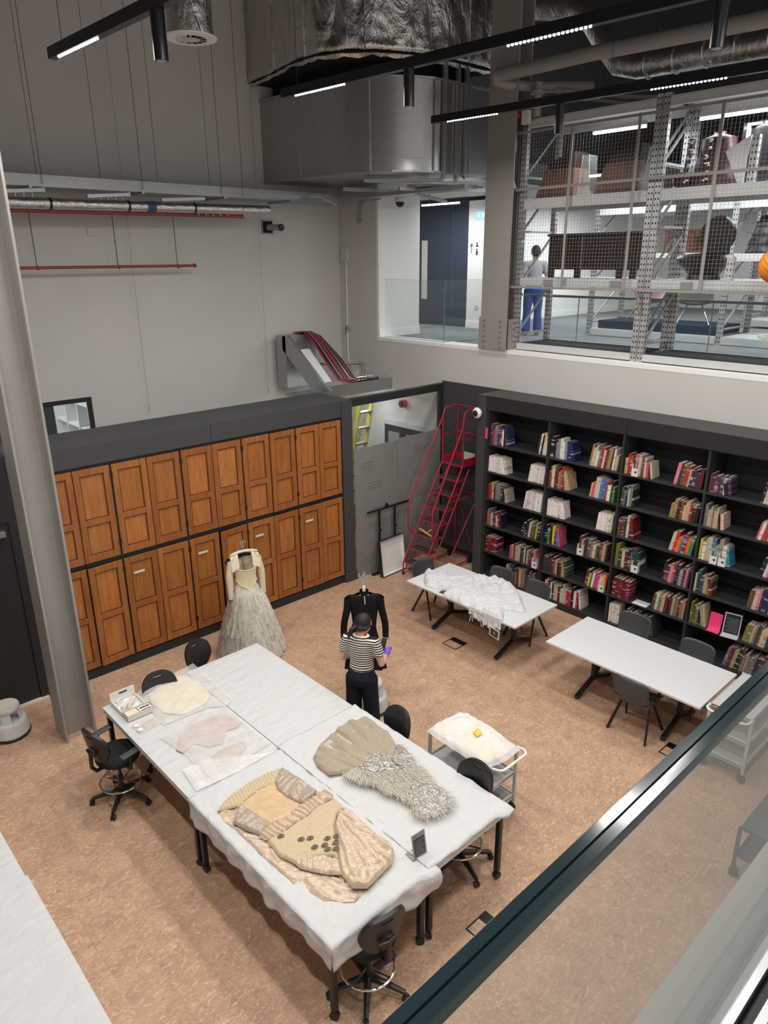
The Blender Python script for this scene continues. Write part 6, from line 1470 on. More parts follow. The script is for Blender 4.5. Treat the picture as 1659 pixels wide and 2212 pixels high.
def frame_pair(par, x0, x1, y, z0, z1, mt='rack'):
    upright(par, x0, y, z0, z1, mt=mt); upright(par, x1, y, z0, z1, mt=mt)
    z = z0 + 0.25; k = 0
    while z < z1 - 0.3:
        MB().beam((x0 + 0.06, y, z), (x1 + 0.01, y, z), 0.03, 0.03).build('brace', mt, par, None)
        if k % 1 == 0 and z + 0.75 < z1: MB().beam((x0 + 0.06, y, z), (x1 + 0.01, y, z + 0.72), 0.028, 0.028).build('brace', mt, par, None)
        z += 0.78; k += 1
R1 = thing('pallet_rack', 'tall grey perforated racking behind the wire mesh on the upper level', 'rack', (10.1, 5.2, MZ))
RX0, RX1 = 9.76, 10.62
for y in (7.36, 5.24, 5.14, 3.04): frame_pair(R1, RX0, RX1, y, MZ + 0.015, 7.28)
for a, b_ in ((5.29, 7.31), (3.09, 5.09)):
    for zb, zt in ((3.89, 3.985), (4.88, 4.985), (6.0, 6.13), (7.12, 7.22)):
        MB().bx(RX0 - 0.008, RX0 + 0.05, a, b_, zb, zt).build('beam', 'rackw', R1, None, bevel=0.004)
        MB().bx(RX1, RX1 + 0.05, a, b_, zb, zt).build('beam', 'rackw', R1, None)
    for z in (4.985, 6.13, 7.22): MB().bx(RX0, RX1 + 0.05, a + 0.0, b_, z, z + 0.018).build('deck', 'rackw', R1, None)
    g = MB()
    for k in range(34): g.bx(RX0 + 0.05 + k * 0.0245, RX0 + 0.056 + k * 0.0245, a, b_, 3.965, 3.985)
    for k in range(int((b_ - a) / 0.05)): g.bx(RX0 + 0.05, RX1, a + k * 0.05, a + k * 0.05 + 0.005, 3.972, 3.98)
    g.build('grating_deck', 'grille', R1, None, kind='stuff')
    for k in range(2):
        MB().bx(RX0 - 0.014, RX0 - 0.008, a + 0.25 + k * 1.15, a + 0.42 + k * 1.15, 4.885, 4.98).build('cover_plate', 'steelp', R1, None)
# wire mesh screen in front
FN = thing('mesh_screen', 'square wire mesh screen hung before the racking on the upper level', 'mesh screen', (9.70, 5.2, 4.85))
m = MB()
y = 2.6
while y < 7.56: m.bx(9.6988, 9.7012, y - 0.0012, y + 0.0012, 4.86, 7.06); y += 0.05
z = 4.86
while z < 7.06: m.bx(9.7015, 9.704, 2.6, 7.56, z - 0.0011, z + 0.0011); z += 0.05
m.build('wires', 'steelp', FN, None, kind='stuff')
for z in (4.86, 6.28, 7.06): MB().bx(9.685, 9.698, 2.6, 7.58, z - 0.018, z + 0.018).build('rail', 'steelp', FN, None)
for y in (7.56, 6.48, 5.45, 4.36, 3.3): MB().bx(9.672, 9.685, y - 0.02, y + 0.02, 4.85, 7.08).build('stile', 'steelp', FN, None)
MB().beam((9.66, 7.58, 4.86), (9.72, 7.52, 4.62), 0.05, 0.012).build('bracket', 'steelp', FN, None); MB().beam((9.66, 5.25, 4.86), (9.72, 5.19, 4.55), 0.07, 0.012).build('bracket', 'steelp', FN, None)
# glass balustrade along the aisle and the landing
def glass_run(label, pts, z0, z1, rail, joints, nm='glass_balustrade'):
    t = thing(nm, label, 'balustrade', (*pts[0], z0))
    for (a, b_) in zip(pts[:-1], pts[1:]):
        a = Vector((*a, 0)); b_ = Vector((*b_, 0)); n = max(1, round((b_ - a).length / joints)); d = (b_ - a) / n
        for k in range(n):
            p = a + d * k; q = p + d * 0.992
            MB().beam((p.x, p.y, (z0 + z1) / 2), (q.x, q.y, (z0 + z1) / 2), 0.014, z1 - z0).build('glass_pane', 'clear', t, None)
            MB().beam((q.x, q.y, z0), (q.x, q.y, z1), 0.012).build('pane_edge', 'gedge' if not rail else 'steelp', t, None)
        MB().beam((a.x, a.y, z0 + 0.006), (b_.x, b_.y, z0 + 0.006), 0.03, 0.012).build('floor_channel', 'alum', t, None)
        MB().beam((a.x, a.y, z1 + (0.02 if rail else 0.001)), (b_.x, b_.y, z1 + (0.02 if rail else 0.001)), 0.05 if rail else 0.014, 0.04 if rail else 0.003).build('top_rail', 'steelp' if rail else 'gedge', t, None)
    return t
glass_run('frameless glass balustrade on the landing left of the grey column', [(9.76, 10.47), (9.76, 8.92), (11.07, 8.92)], MZ + 0.012, 4.93, False, 1.6)
glass_run('railed glass balustrade along the aisle behind the front racking', [(10.84, 8.0), (10.84, 2.4)], MZ, 4.66, True, 1.12)
# rear racking
R2 = thing('pallet_rack', 'second row of pale racking farther back on the upper level', 'rack', (13.3, 5.2, MZ))
for y in (7.86, 5.32, 2.9): frame_pair(R2, 12.76, 13.9, y, MZ, 6.6)
for a, b_ in ((5.37, 7.81), (2.95, 5.27)):
    for zb, zt in ((3.87, 3.98), (6.03, 6.17)) + (((5.22, 5.32),) if a < 5 else ((5.28, 5.34),)):
        MB().bx(12.75, 12.80, a, b_, zb, zt).build('beam', 'rackw', R2, None); MB().bx(13.85, 13.9, a, b_, zb, zt).build('beam', 'rackw', R2, None)
        MB().bx(12.76, 13.9, a, b_, zt, zt + 0.018).build('deck', 'rackw', R2, None)
R3 = thing('pallet_rack', 'third row of pale racking at the far back upstairs', 'rack', (16.8, 4, MZ))
for y in (6.3, 3.9, 1.5): frame_pair(R3, 16.3, 17.3, y, MZ, 6.5)
for zb in (3.9, 5.2, 6.1): MB().bx(16.29, 16.34, 1.5, 6.3, zb, zb + 0.11).build('beam', 'rackw', R3, None); MB().bx(16.3, 17.3, 1.5, 6.3, zb + 0.11, zb + 0.13).build('deck', 'rackw', R3, None)
# things on the racks ------------------------------------------------------------
L2 = 5.004; L3 = 6.149
sb = thing('sideboard', 'black panelled wooden sideboard on the middle rack shelf', 'sideboard', (10.2, 6.2, L2))
MB().bx(9.95, 10.40, 5.46, 6.93, L2 + 0.12, L2 + 0.60).build('body', 'darkwood', sb, None); MB().bx(9.92, 10.42, 5.43, 6.96, L2 + 0.60, L2 + 0.635).build('top', 'darkwood', sb, None, bevel=0.004)
for y in (5.50, 5.72, 6.42, 6.89): MB().bx(9.96, 10.02, y - 0.04, y + 0.04, L2, L2 + 0.12).build('leg', 'darkwood', sb, None)
for k in range(9): MB().bx(9.94, 9.95, 5.75, 6.91, L2 + 0.135 + k * 0.05, L2 + 0.178 + k * 0.05).build('slat', 'darkwood', sb, None)
MB().bx(9.94, 9.95, 5.47, 5.73, L2 + 0.14, L2 + 0.59).build('door', 'darkwood', sb, None, bevel=0.003); MB().bx(9.935, 9.94, 6.33, 6.34, L2 + 0.13, L2 + 0.60).build('edge_strip', 'alum', sb, None)
MB().tube([(9.93, 5.60 + 0.03 * cos(a), L2 + 0.36 + 0.03 * sin(a)) for a in [2 * pi * k / 14 for k in range(14)]], 0.005, 6, closed=True).build('ring_pull', 'chrome', sb)
pt = thing('carved_chair', 'black rounded carved seat with disc back on the middle rack shelf', 'seat', (10.2, 4.56, L2))
MB().lathe([(0.22, 0), (0.20, 0.06), (0.25, 0.12), (0.34, 0.20), (0.38, 0.27), (0.34, 0.31), (0.20, 0.33), (0.01, 0.34)], 32, (10.2, 4.57, L2)).build('bowl_base', 'blackobj', pt, 50)
T = Matrix.Translation((10.25, 4.47, L2 + 0.56)) @ Matrix.Rotation(pi / 2, 4, 'Y')
MB().lathe([(0.01, -0.07), (0.22, -0.06), (0.245, 0), (0.22, 0.06), (0.01, 0.07)], 28, (0, 0, 0), T).build('disc_back', 'blackobj', pt, 50)
MB().bx(10.18, 10.32, 4.30, 4.64, L2 + 0.31, L2 + 0.5).build('neck', 'blackobj', pt, None, bevel=0.02)
def organ(y0, y1, label):
    t = thing('cabinet_instrument', label, 'cabinet', (10.2, (y0 + y1) / 2, L3))
    poly = [(y1, 0), (y0, 0), (y0 + 0.02, 0.40), (y1 - 0.17, 0.40)]
    MB().prism(poly, 9.95, 10.38, Matrix(((0, 0, 1, 0), (1, 0, 0, 0), (0, 1, 0, L3), (0, 0, 0, 1)))).build('body', 'tanbox', t, None)
    k0 = y1 - 0.20; n = 5
    for k in range(n):
        a = k0 - k * (k0 - y0 - 0.03) / n; b_ = k0 - (k + 1) * (k0 - y0 - 0.03) / n
        MB().bx(9.97, 10.36, b_, a, L3 + 0.40, L3 + 0.50 + 0.03 * k).build('stepped_top', 'darkwood', t, None)
    MB().bx(9.944, 9.95, (y0 + y1) / 2 - 0.02, (y0 + y1) / 2 + 0.0, L3 + 0.33, L3 + 0.36).build('lock', 'darkwood', t, None)
    return t
organ(6.58, 7.26, 'brown trapezoid cabinet with black stepped top, left of two on rack'); organ(5.52, 6.24, 'brown trapezoid cabinet with black stepped top, right of two on rack')
def vitrine(y, label):
    t = thing('acrylic_case', label, 'case', (10.1, y, L3))
    MB().prism([(-0.10, 0), (0.10, 0), (0.05, 0.55), (-0.05, 0.55)], 9.98, 10.2, Matrix(((0, 0, 1, 0), (1, 0, 0, y), (0, 1, 0, L3), (0, 0, 0, 1)))).build('box', 'acrylic', t, None)
    for s in (-1, 1): MB().beam((9.98, y + s * 0.10, L3), (9.98, y + s * 0.05, L3 + 0.55), 0.008).build('edge', 'greyt', t, None)
    for k in range(3): MB().beam((9.975, y - 0.09, L3 + 0.03 + k * 0.04), (9.975, y + 0.09, L3 + 0.03 + k * 0.04), 0.006).build('rod', 'greyt', t, None)
vitrine(6.42, 'clear acrylic case beside the left brown cabinet on the rack'); vitrine(5.38, 'clear acrylic case beside the right brown cabinet on the rack')
la = thing('leather_figure', 'oxblood leather figure trimmed with pale flowers on the upper rack shelf', 'sculpture', (10.2, 4.6, L3))
def lf(u, v):
    a = 2 * pi * u; r = (0.30 - 0.10 * v) * (1 + 0.14 * nz(cos(a) * 2, sin(a) * 2, v * 4)) * (1.0 if v < .93 else 0.4)
    return (10.2 + 0.7 * r * cos(a), 4.6 + r * sin(a), L3 + 0.66 * v)
MB().grid(lf, 32, 20, True).build('body', 'leather', la, 180)
MB().ball((10.15, 4.98, L3 + 0.11), 0.13, 12, (0.9, 1.2, 0.85)).build('side_bundle', 'leather', la, 60)
MB().tube([(9.98, 4.85, L3 + 0.58), (9.97, 4.86, L3 + 0.4), (9.96, 4.88, L3 + 0.2)], [0.05, 0.04, 0.03], 8).build('strap', 'blackobj', la)
rr = random.Random(6); fl_ = MB()
for yy in (4.60, 4.84):
    for k in range(6):
        for q in range(4): fl_.ball((9.93 + rr.uniform(-.01, .01), yy + rr.uniform(-.03, .03), L3 + 0.08 + k * 0.09 + rr.uniform(-.02, .02)), 0.016, 5, (0.5, 1.2, 0.7))
fl_.build('flower_trim', 'offw', la, 60, kind='stuff')
dl = thing('dark_textile', 'dark textile hanging at the right of the upper rack shelf', 'textile', (10.3, 3.7, L3))
o = MB().grid(lambda u, v: (10.3 + 0.03 * sin(u * 22) * (1 - v * .3), 4.35 - 1.15 * u, L3 + 0.12 * u + 0.02 + (0.72 - 0.1 * u) * v), 40, 8).build('drape', 'blackobj', dl, 180); s_ = o.modifiers.new('t', 'SOLIDIFY'); s_.thickness = 0.01
MB().bx(10.28, 10.33, 3.2, 4.3, L3 + 0.70, L3 + 0.73).bx(10.28, 10.33, 3.2, 3.24, L3, L3 + .7).bx(10.28, 10.33, 4.26, 4.30, L3, L3 + .7).build('hanging_bar', 'rackw', dl, None)
wg = thing('white_gusset', 'white curved bracket board on the upper rack shelf', 'board', (10.1, 4.35, L3))
MB().prism([(4.42, 0.40), (4.22, 0.02), (4.16, 0.02), (4.12, 0.56)], 10.02, 10.04, Matrix(((0, 0, 1, 0), (1, 0, 0, 0), (0, 1, 0, L3), (0, 0, 0, 1)))).build('board', 'white', wg, None)
ps = thing('perforated_post', 'short pale perforated post standing on the upper rack shelf', 'post', (10.0, 4.05, L3)); upright(ps, 9.98, 4.05, L3, L3 + 0.55, mt='rackw')
ps2 = thing('perforated_post', 'short pale perforated post standing right of the black carved seat', 'post', (10.0, 4.05, L2)); upright(ps2, 9.92, 4.12, L2, L2 + 0.28, mt='rackw')
MB().bx(9.98, 9.984, 4.06, 4.10, L2, L2 + .01).build('foot_plate', 'rackw', ps2, None)
og = thing('woven_lantern', 'orange woven cane globe hanging at the right picture edge', 'lantern', (9.45, 3.36, 5.19))
og_c = (9.45, 3.38, 5.19)
MB().ball(og_c, 0.19, 20).build('shade', 'orange', og, 60)
rb_ = MB()
for k in range(16):
    a = pi * k / 16 * 2
    rb_.tube([(og_c[0] + 0.193 * cos(a + 1.2 * t) * sin(t), og_c[1] + 0.193 * sin(a + 1.2 * t) * sin(t), og_c[2] + 0.193 * cos(t)) for t in [0.15 + 2.84 * q / 12 for q in range(13)]], 0.006, 5)
MT['orange2'] = plain('dark_orange_cane', rgb(196, 106, 24), 0.6, var=0.1)
rb_.build('woven_ribs', 'orange2', og, 60, kind='stuff'); MB().cyl((9.45, 3.38, 5.38), (9.45, 3.38, CZ), 0.004, n=6).build('cord', 'blackm', og)
ch = thing('carved_chest', 'brown carved wooden chest on the rear racking', 'chest', (13.2, 6.2, 5.36))
MB().bx(12.95, 13.5, 5.8, 6.58, 5.36, 5.72).build('body', 'brownwood', ch, None); MB().bx(12.93, 13.52, 5.78, 6.6, 5.72, 5.745).build('lid', 'brownwood', ch, None)
for y in (5.98, 6.22, 6.42):
    MB().bx(12.935, 12.95, y - 0.06, y + 0.06, 5.60, 5.63).bx(12.935, 12.95, y - 0.025, y + 0.025, 5.42, 5.58).bx(12.93, 12.95, y - 0.05, y + 0.05, 5.54, 5.56).build('carving', 'darkwood', ch, None)
rm = random.Random(31)
for k, (y, w, h, mt, lb) in enumerate(((5.0, 0.5, 0.5, 'blackobj', 'black carved object at the right of the rear racking'), (4.4, 0.3, 0.42, 'darkwood', 'dark wooden object at the far right of the rear racking'))):
    t = thing('carved_object', lb, 'sculpture', (13.2, y, 5.34))
    MB().grid(lambda u, v: (13.2 + (0.2 - 0.08 * v) * (1 + 0.3 * nz(cos(u * 6.28) * 2, v * 5, k)) * cos(2 * pi * u), y + (w / 2 - 0.12 * v) * (1 + 0.3 * nz(cos(u * 6.28) * 2, v * 5, k)) * sin(2 * pi * u), 5.34 + h * v), 22, 12, True).ball((13.2, y, 5.34 + h), 0.10, 10).build('body', mt, t, 60)
bp = thing('plinth', 'long navy felt-covered plinth on the rear racking base', 'plinth', (13.3, 6.1, 4.0))
MB().bx(12.84, 13.84, 5.40, 7.70, 4.0, 4.15).build('top', 'bluefab', bp, None, bevel=0.01)
bp2 = thing('plinth', 'navy felt-covered block at right on rear racking base', 'plinth', (13.3, 4.1, 4.0))
MB().bx(13.46, 13.84, 3.0, 4.55, 4.0, 4.28).build('top', 'bluefab', bp2, None, bevel=0.01)
rg = thing('round_rug', 'round cream and black patterned mat at the right edge of rear racking', 'mat', (12.9, 4.5, 4.0))
MT['zebra'] = (lambda k: (k.l(k.ramp(k.noise(5.0, 1, vec=k.objco(), dist=2.5), [(0.50, rgb(220, 208, 184)), (0.54, rgb(60, 52, 48))]), k.b.inputs['Base Color']), k.m)[1])(NT('zebra_pattern').set((.5, .5, .5), .8))
MB().lathe([(0.32, 0), (0.33, 0.03), (0.32, 0.06)], 36, (13.11, 4.45, 4.0)).build('edge', 'offw', rg, 40); MB().lathe([(0.315, 0.061), (0.01, 0.062)], 36, (13.11, 4.45, 4.0)).build('top', 'zebra', rg, 40)
def metal_chair(x, y, z, lb, mt, rz):
    t = thing('lounge_chair', lb, 'chair', (x, y, z), rz)
    t.rotation_euler = (0, 0, 0)
    T = Matrix.Translation((x, y, z)) @ Matrix.Rotation(rz, 4, 'Z')
    MB().grid(lambda u, v: tuple(T @ Vector(((u - .5) * 0.6, 0.3 - 0.65 * v, 0.32 + 0.05 * cos(v * 3) + 0.4 * max(0, v - 0.6) ** 1.2 * 2 + 0.05 * (2 * u - 1) ** 2))), 10, 14).build('shell', mt, t, 180)
    for sx in (-1, 1):
        for sy in (-1, 1): MB().tube([tuple(T @ Vector((sx * 0.12, sy * 0.1, 0.33))), tuple(T @ Vector((sx * 0.27, sy * 0.25, 0)))], 0.014, 6).build('leg', 'chrome', t)
metal_chair(13.2, 6.0, 4.152, 'low chrome-legged grey chair on the navy plinth', 'steelp', 2.0)
MT['pinksh'] = plain('pink_shell', rgb(206, 160, 156), 0.4, var=0.05)
metal_chair(13.3, 6.95, 4.152, 'pink shell chair on the navy plinth behind the racking', 'pinksh', 1.2)
tag(at_base(MB().bx(13.5, 13.8, 3.45, 3.9, 4.281, 4.6).build('cream_box', 'offw', None, None, bevel=0.01), (13.3, 3.7, 4.281)), 'cream box standing on the right navy block', 'box')

# ================================================================ lights and services overhead
def track(k, a, b, mods, spots, label):
    a = Vector((*a, 7.0)); b = Vector((*b, 7.0)); d = (b - a).normalized()
    t = thing('light_track', label, 'track light', tuple(a))
    MB().beam(a + Vector((0, 0, 0.045)), b + Vector((0, 0, 0.045)), 0.07, 0.09).build('track_body', 'blackm', t, None)
    rz = atan2(d.y, d.x)
    for s, vis in mods:
        p = a + d * s; q = p + d * 0.8
        lm = MB()
        for i in range(20):
            c = p + d * (0.02 + 0.04 * i); lm.lathe([(0.0135, 0.0), (0.012, -0.007), (0.006, -0.011), (0.0005, -0.012)], 10, tuple(c))
        lm.build('led_row', 'led', t, 60)
        L = bpy.data.lights.new('module_light', 'AREA'); L.shape = 'RECTANGLE'; L.size = 0.78; L.size_y = 0.04; L.energy = LED_W * (0.72 if k == 2 else 1.0); L.color = (1.0, 0.965, 0.92); L.spread = radians(165)
        lo = bpy.data.objects.new('module_light', L); COL.objects.link(lo); lo.parent = t
        lo.location = (p + q) / 2 - a + Vector((0, 0, -0.016)); lo.rotation_euler = (0, 0, rz)
    for s in spots:
        c = a + d * s
        c_ = MB().cyl(c + Vector((0, 0, 0.0)), c + Vector((0, 0, -0.32)), 0.052, n=18).build('spot_cylinder', 'blackm', t)
        MB().cyl(c + Vector((0, 0, -0.318)), c + Vector((0, 0, -0.322)), 0.036).build('spot_lens', 'alum', t)
    for s in (0.25, 2.5, 5.0): MB().cyl(a + d * s + Vector((0, 0, 0.09)), a + d * s + Vector((0, 0, CZ - 7.0)), 0.003, n=5).build('suspension_wire', 'blackm', t)
    return t
track(0, (2.865, 7.42), (3.20, -1.2), [(0.13, 1), (2.95, 1), (5.75, 1)], [1.88, 4.7], 'black suspended light track at the upper left')
track(1, (5.375, 7.42), (5.98, -1.2), [(0.20, 1), (2.97, 1), (5.75, 1)], [1.87, 4.75], 'black suspended light track crossing the middle of the hall')
track(3, (0.42, 7.40), (0.62, -1.2), [(0.13, 1), (2.95, 1), (5.75, 1)], [1.88, 4.7], 'black suspended light track left of the picture edge')
track(2, (7.82, 7.44), (8.65, -1.2), [(0.24, 1), (2.97, 1), (5.75, 1)], [1.90, 4.7], 'black suspended light track nearest the bookcase and racking')
def tube_light(pa, pb, label, w=0.05, bar=True, power=TUBE_W):
    a = Vector(pa); b = Vector(pb); t = thing('linear_light', label, 'light', pa)
    if bar == 2:
        for e in (0.15, 0.85): MB().cyl(a.lerp(b, e) + Vector((0, 0, 0.08)), a.lerp(b, e) + Vector((0, 0, ((6.92 if a.x > 14.3 else CZ) - a.z))), 0.004, n=5).build('suspension_wire', 'blackm', t)
    if bar: MB().beam(a + Vector((0, 0, 0.05)), b + Vector((0, 0, 0.05)), w + 0.02, 0.06).build('housing', 'blackm' if bar == 2 else 'greyt', t, None)
    MB().beam(a, b, w, 0.03).build('diffuser', 'tube', t, None)
    L = bpy.data.lights.new('tube_glow', 'AREA'); L.shape = 'RECTANGLE'; L.size = (b - a).length; L.size_y = w; L.energy = power; L.color = (0.93, 0.97, 1.0)
    lo = bpy.data.objects.new('tube_glow', L); COL.objects.link(lo); lo.parent = t; d = (b - a).normalized()
    lo.location = (a + b) / 2 - a + Vector((0, 0, -0.02)); lo.rotation_euler = (0, 0, atan2(d.y, d.x))
tube_light((10.15, 6.43, 6.99), (10.15, 5.62, 6.99), 'bright linear light under the top rack shelf, left one', bar=1)
tube_light((10.15, 4.86, 6.98), (10.15, 3.3, 6.98), 'bright linear light under the top rack shelf, right one', bar=1)
lb0 = thing('light_rail', 'black suspended rail carrying the linear light before the navy door', 'rail', (11.4, 11.3, 6.36)); MB().beam((11.4, 11.42, 6.37), (11.4, 9.0, 6.37), 0.06, 0.07).build('rail', 'blackm', lb0, None); MB().cyl((11.4, 10.9, 6.40), (11.4, 10.9, CZ), 0.005, n=5).build('rod', 'blackm', lb0)
tube_light((11.4, 11.1, 6.32), (11.4, 10.1, 6.32), 'linear light glowing before the navy upper door', bar=False, power=40)
for k, (a, b_) in enumerate((((14.6, 9.6, 6.45), (16.6, 9.6, 6.45)), ((14.6, 8.4, 6.4), (16.4, 8.4, 6.4)), ((15.4, 6.0, 6.4), (15.4, 4.6, 6.4)), ((11.9, 7.6, 6.62), (11.9, 6.4, 6.62)), ((11.9, 5.2, 6.62), (11.9, 3.6, 6.62)), ((19, 7.5, 6.4), (19, 5.8, 6.4)))):
    tube_light(a, b_, 'linear ceiling light deep on the upper level, ' + ['by the far back wall', 'second from the far back wall', 'beyond the rear racking', 'over the aisle at left', 'over the aisle at right', 'near the far end wall'][k], bar=2, power=60)
ex = thing('exit_sign', 'small glowing green exit sign beside the grey column upstairs', 'sign', (11.9, 9.95, 6.0))
MB().bx(11.885, 11.90, 9.75, 10.05, 6.02, 6.16).build('panel', 'exit', ex, None); MB().cyl((11.89, 9.9, 6.16), (11.89, 9.9, 6.9), 0.006).build('stem', 'greyt', ex)
MT['exitw'] = emit('exit_sign_mark', (0.9, 1, 0.98), 1.3)
MB().bx(11.883, 11.885, 9.84, 9.92, 6.05, 6.13).prism([(9.955, 6.09), (10.01, 6.12), (10.01, 6.06)], 11.883, 11.885, Matrix(((0, 0, 1), (1, 0, 0), (0, 1, 0)))).build('running_mark', 'exitw', ex, None)
ws_ = thing('wall_sign', 'black arrow and toilet symbols painted on the white upper wall', 'sign', (12.4, 10.47, 5.49))
q = MB(); q.beam((12.397, 10.60, 5.40), (12.397, 10.60, 5.58), 0.014, 0.004, up=(1, 0, 0)); q.beam((12.397, 10.60, 5.58), (12.397, 10.64, 5.53), 0.014, 0.004, up=(1, 0, 0)); q.beam((12.397, 10.60, 5.58), (12.397, 10.56, 5.53), 0.014, 0.004, up=(1, 0, 0))
q.build('arrow', 'ink', ws_, None)
for s, z in ((0, 5.52), (1, 5.39)):
    q = MB(); q.ball((12.397, 10.45, z + 0.075), 0.02, 8, (0.1, 1, 1)); q.bx(12.395, 12.399, 10.425, 10.475, z, z + 0.05)
    if s: q.prism([(10.42, z - .005), (10.48, z - .005), (10.45, z - 0.045)], 12.395, 12.399, Matrix(((0, 0, 1), (1, 0, 0), (0, 1, 0))))
    q.build('figure_symbol', 'ink', ws_, None)
tag(at_base(MB().bx(12.385, 12.399, 10.36, 10.46, 4.26, 4.34).build('wall_socket', 'greyt', None, None), (12.4, 10.4, 4.3)), 'small grey socket low on the white upper wall', 'socket')
# large steel elbow duct with foil-wrapped duct above it
dp = [(7.93, 11.62), (7.92, 10.54), (7.905, 10.2), (7.93, 9.75), (8.02, 9.38), (8.16, 9.08), (8.36, 8.81), (8.62, 8.60), (8.94, 8.48), (9.3, 8.46), (9.75, 8.46), (10.3, 8.46)]
inn = [(10.3, 9.7), (9.64, 9.7), (9.58, 9.75), (9.58, 10.5), (9.58, 11.62)]
ed = thing('steel_elbow_duct', 'large bare steel duct elbow turning from the left wall toward the racking', 'duct', (8.8, 9.8, 6.57))
MB().prism(dp + inn, 6.57, 7.86).build('casing', 'duct', ed, 30)
for (x, y) in (dp[1], dp[5], dp[8], dp[10]): MB().bx(x - 0.016, x + 0.016, y - 0.016, y + 0.016, 6.555, 7.87).build('seam_flange', 'galv', ed, None)
def ring(poly, off, z0, z1, m):
    c = Vector((9.0, 9.9)); return m
for z_ in (6.575, 7.85):
    fl2 = MB()
    for a, b_ in zip(dp[:-1], dp[1:]): fl2.beam((a[0], a[1], z_), (b_[0], b_[1], z_), 0.045, 0.03)
    fl2.build('edge_flange', 'galv', ed, None)
sm_ = MB()
for a, b_ in zip(dp[2:8], dp[3:9]): sm_.beam((a[0] - .004, a[1] - .004, 6.76), (b_[0] - .004, b_[1] - .004, 6.76), 0.006, 0.006)
sm_.build('stitched_seam', 'galv', ed, None)
for x in (9.12, 9.42, 9.62): MB().bx(x - 0.03, x + 0.03, 8.40, 8.45, 6.5, 9.0).build('strut', 'galv', ed, None)
fo = [(7.70, 11.60), (7.60, 10.84), (7.47, 10.2), (7.42, 9.9), (7.45, 9.45), (7.62, 9.03), (7.95, 8.70), (8.45, 8.46), (8.9, 8.36), (9.5, 8.33), (9.62, 8.33), (10.2, 8.33)]
fd = thing('foil_wrapped_duct', 'big crinkled foil-wrapped duct above the steel elbow', 'duct', (8.8, 9.8, 8.06))
def fw(u, v):
    n = len(fo) - 1; i = min(n - 1, int(u * n)); f = u * n - i; x = fo[i][0] + (fo[i + 1][0] - fo[i][0]) * f; y = fo[i][1] + (fo[i + 1][1] - fo[i][1]) * f
    z = 8.05 + 2.2 * v; b = 0.025 * nz(x * 3, y * 3, z * 2) + 0.02 * ridge(x * 2.5, y * 2.5, z * 1.3 + 7) + 0.03 * nz(x * 7, y * 7, z * 6) * (1 - v) ** 6
    r = 0.10 * (1 - smooth01(v / 0.05)); return (x + b - 0.3 * 0 + r * 0.8, y + b + r * 0.8, z + (0.04 * nz(x * 6, y * 6) if v < 0.01 else 0))
MB().grid(fw, 120, 70).build('foil_jacket', 'foil', fd, 180)
MB().prism([(x + .02, y + .02) for x, y in fo] + [(10.2, 9.9), (9.58, 9.9), (9.58, 11.6)], 8.09, 8.10).build('black_lining', 'hole', fd, None)
MB().prism([(x + .18, y + .18) for x, y in dp[1:11]] + [(9.7, 9.6), (9.5, 9.6), (9.5, 11.5), (8.12, 11.5)], 7.86, 8.09).build('black_neck', 'hole', fd, 30)
tp_ = MB()
for k in (14, 38, 62, 84, 104): tp_.tube([tuple(Vector(fw(k / 120, v / 20)) + Vector((-.008, -.008, 0))) for v in range(21)], 0.012, 4)
tp_.build('tape_seam', 'foilp', fd, kind='stuff')
# foil ducts and pipes above the racking
ff_ = thing('foil_duct', 'foil-wrapped duct with bend above the racking at upper right', 'duct', (10.3, 5, 7.7))
MB().tube([(10.4, 7.9, 8.9), (10.4, 7.1, 8.72), (10.4, 6.8, 8.55), (10.35, 6.45, 8.12), (10.3, 6.2, 7.86), (10.3, 5.9, 7.78), (10.3, 5.0, 7.76), (10.3, 3.0, 7.72)], 0.165, 20).build('duct_run', 'foil', ff_, 60)
for y in (5.75, 5.35, 4.95, 4.55, 4.15, 3.75): MB().tube([(10.3 + 0.17 * cos(a), y, 7.765 + 0.17 * sin(a)) for a in [2 * pi * k / 20 for k in range(20)]], 0.010, 5, closed=True).build('band', 'foilp', ff_)
pp = thing('grey_pipe', 'thick grey pipe running past the column toward upper right', 'pipe', (9.3, 6, 7.8))
MB().tube([(9.35, 7.55, 7.80), (9.30, 6.0, 7.79), (9.25, 3.0, 7.70)], 0.09, 16).build('pipe', 'steelp', pp); MB().tube([(9.34, 7.62, 7.80), (9.36, 7.64, 7.74), (9.5, 7.55, 7.70), (9.9, 7.3, 7.68), (10.6, 6.8, 7.70)], 0.075, 14).build('elbow_branch', 'steelp', pp)
MB().ball((9.35, 7.6, 7.79), 0.10, 12).build('elbow', 'steelp', pp)
vp = thing('valve_assembly', 'grey valve and drop pipe beside the column with red handle', 'valve', (9.7, 7.15, 7.3))
MB().tube([(9.75, 7.16, 7.70), (9.75, 7.16, 7.25)], 0.06, 12).build('drop_pipe', 'steelp', vp)
for z in (7.55, 7.42): MB().cyl((9.75, 7.16, z), (9.75, 7.16, z + 0.04), 0.10).build('flange', 'steelp', vp)
MB().bx(9.62, 9.70, 7.22, 7.34, 7.16, 7.34).build('label_tag', 'offw', vp, None); MB().ball((9.66, 7.42, 7.30), 0.05, 8).build('handle', 'red', vp, 60)
MB().tube([(9.66, 7.50, 7.2), (9.68, 7.48, 6.9), (9.66, 7.52, 6.5), (9.70, 7.46, 6.3)], 0.03, 8).build('bundled_cable', 'offw', vp)
bp_ = thing('branch_pipe', 'thin grey pipe pair under the foil duct at upper right', 'pipe', (10.3, 6.4, 7.6))
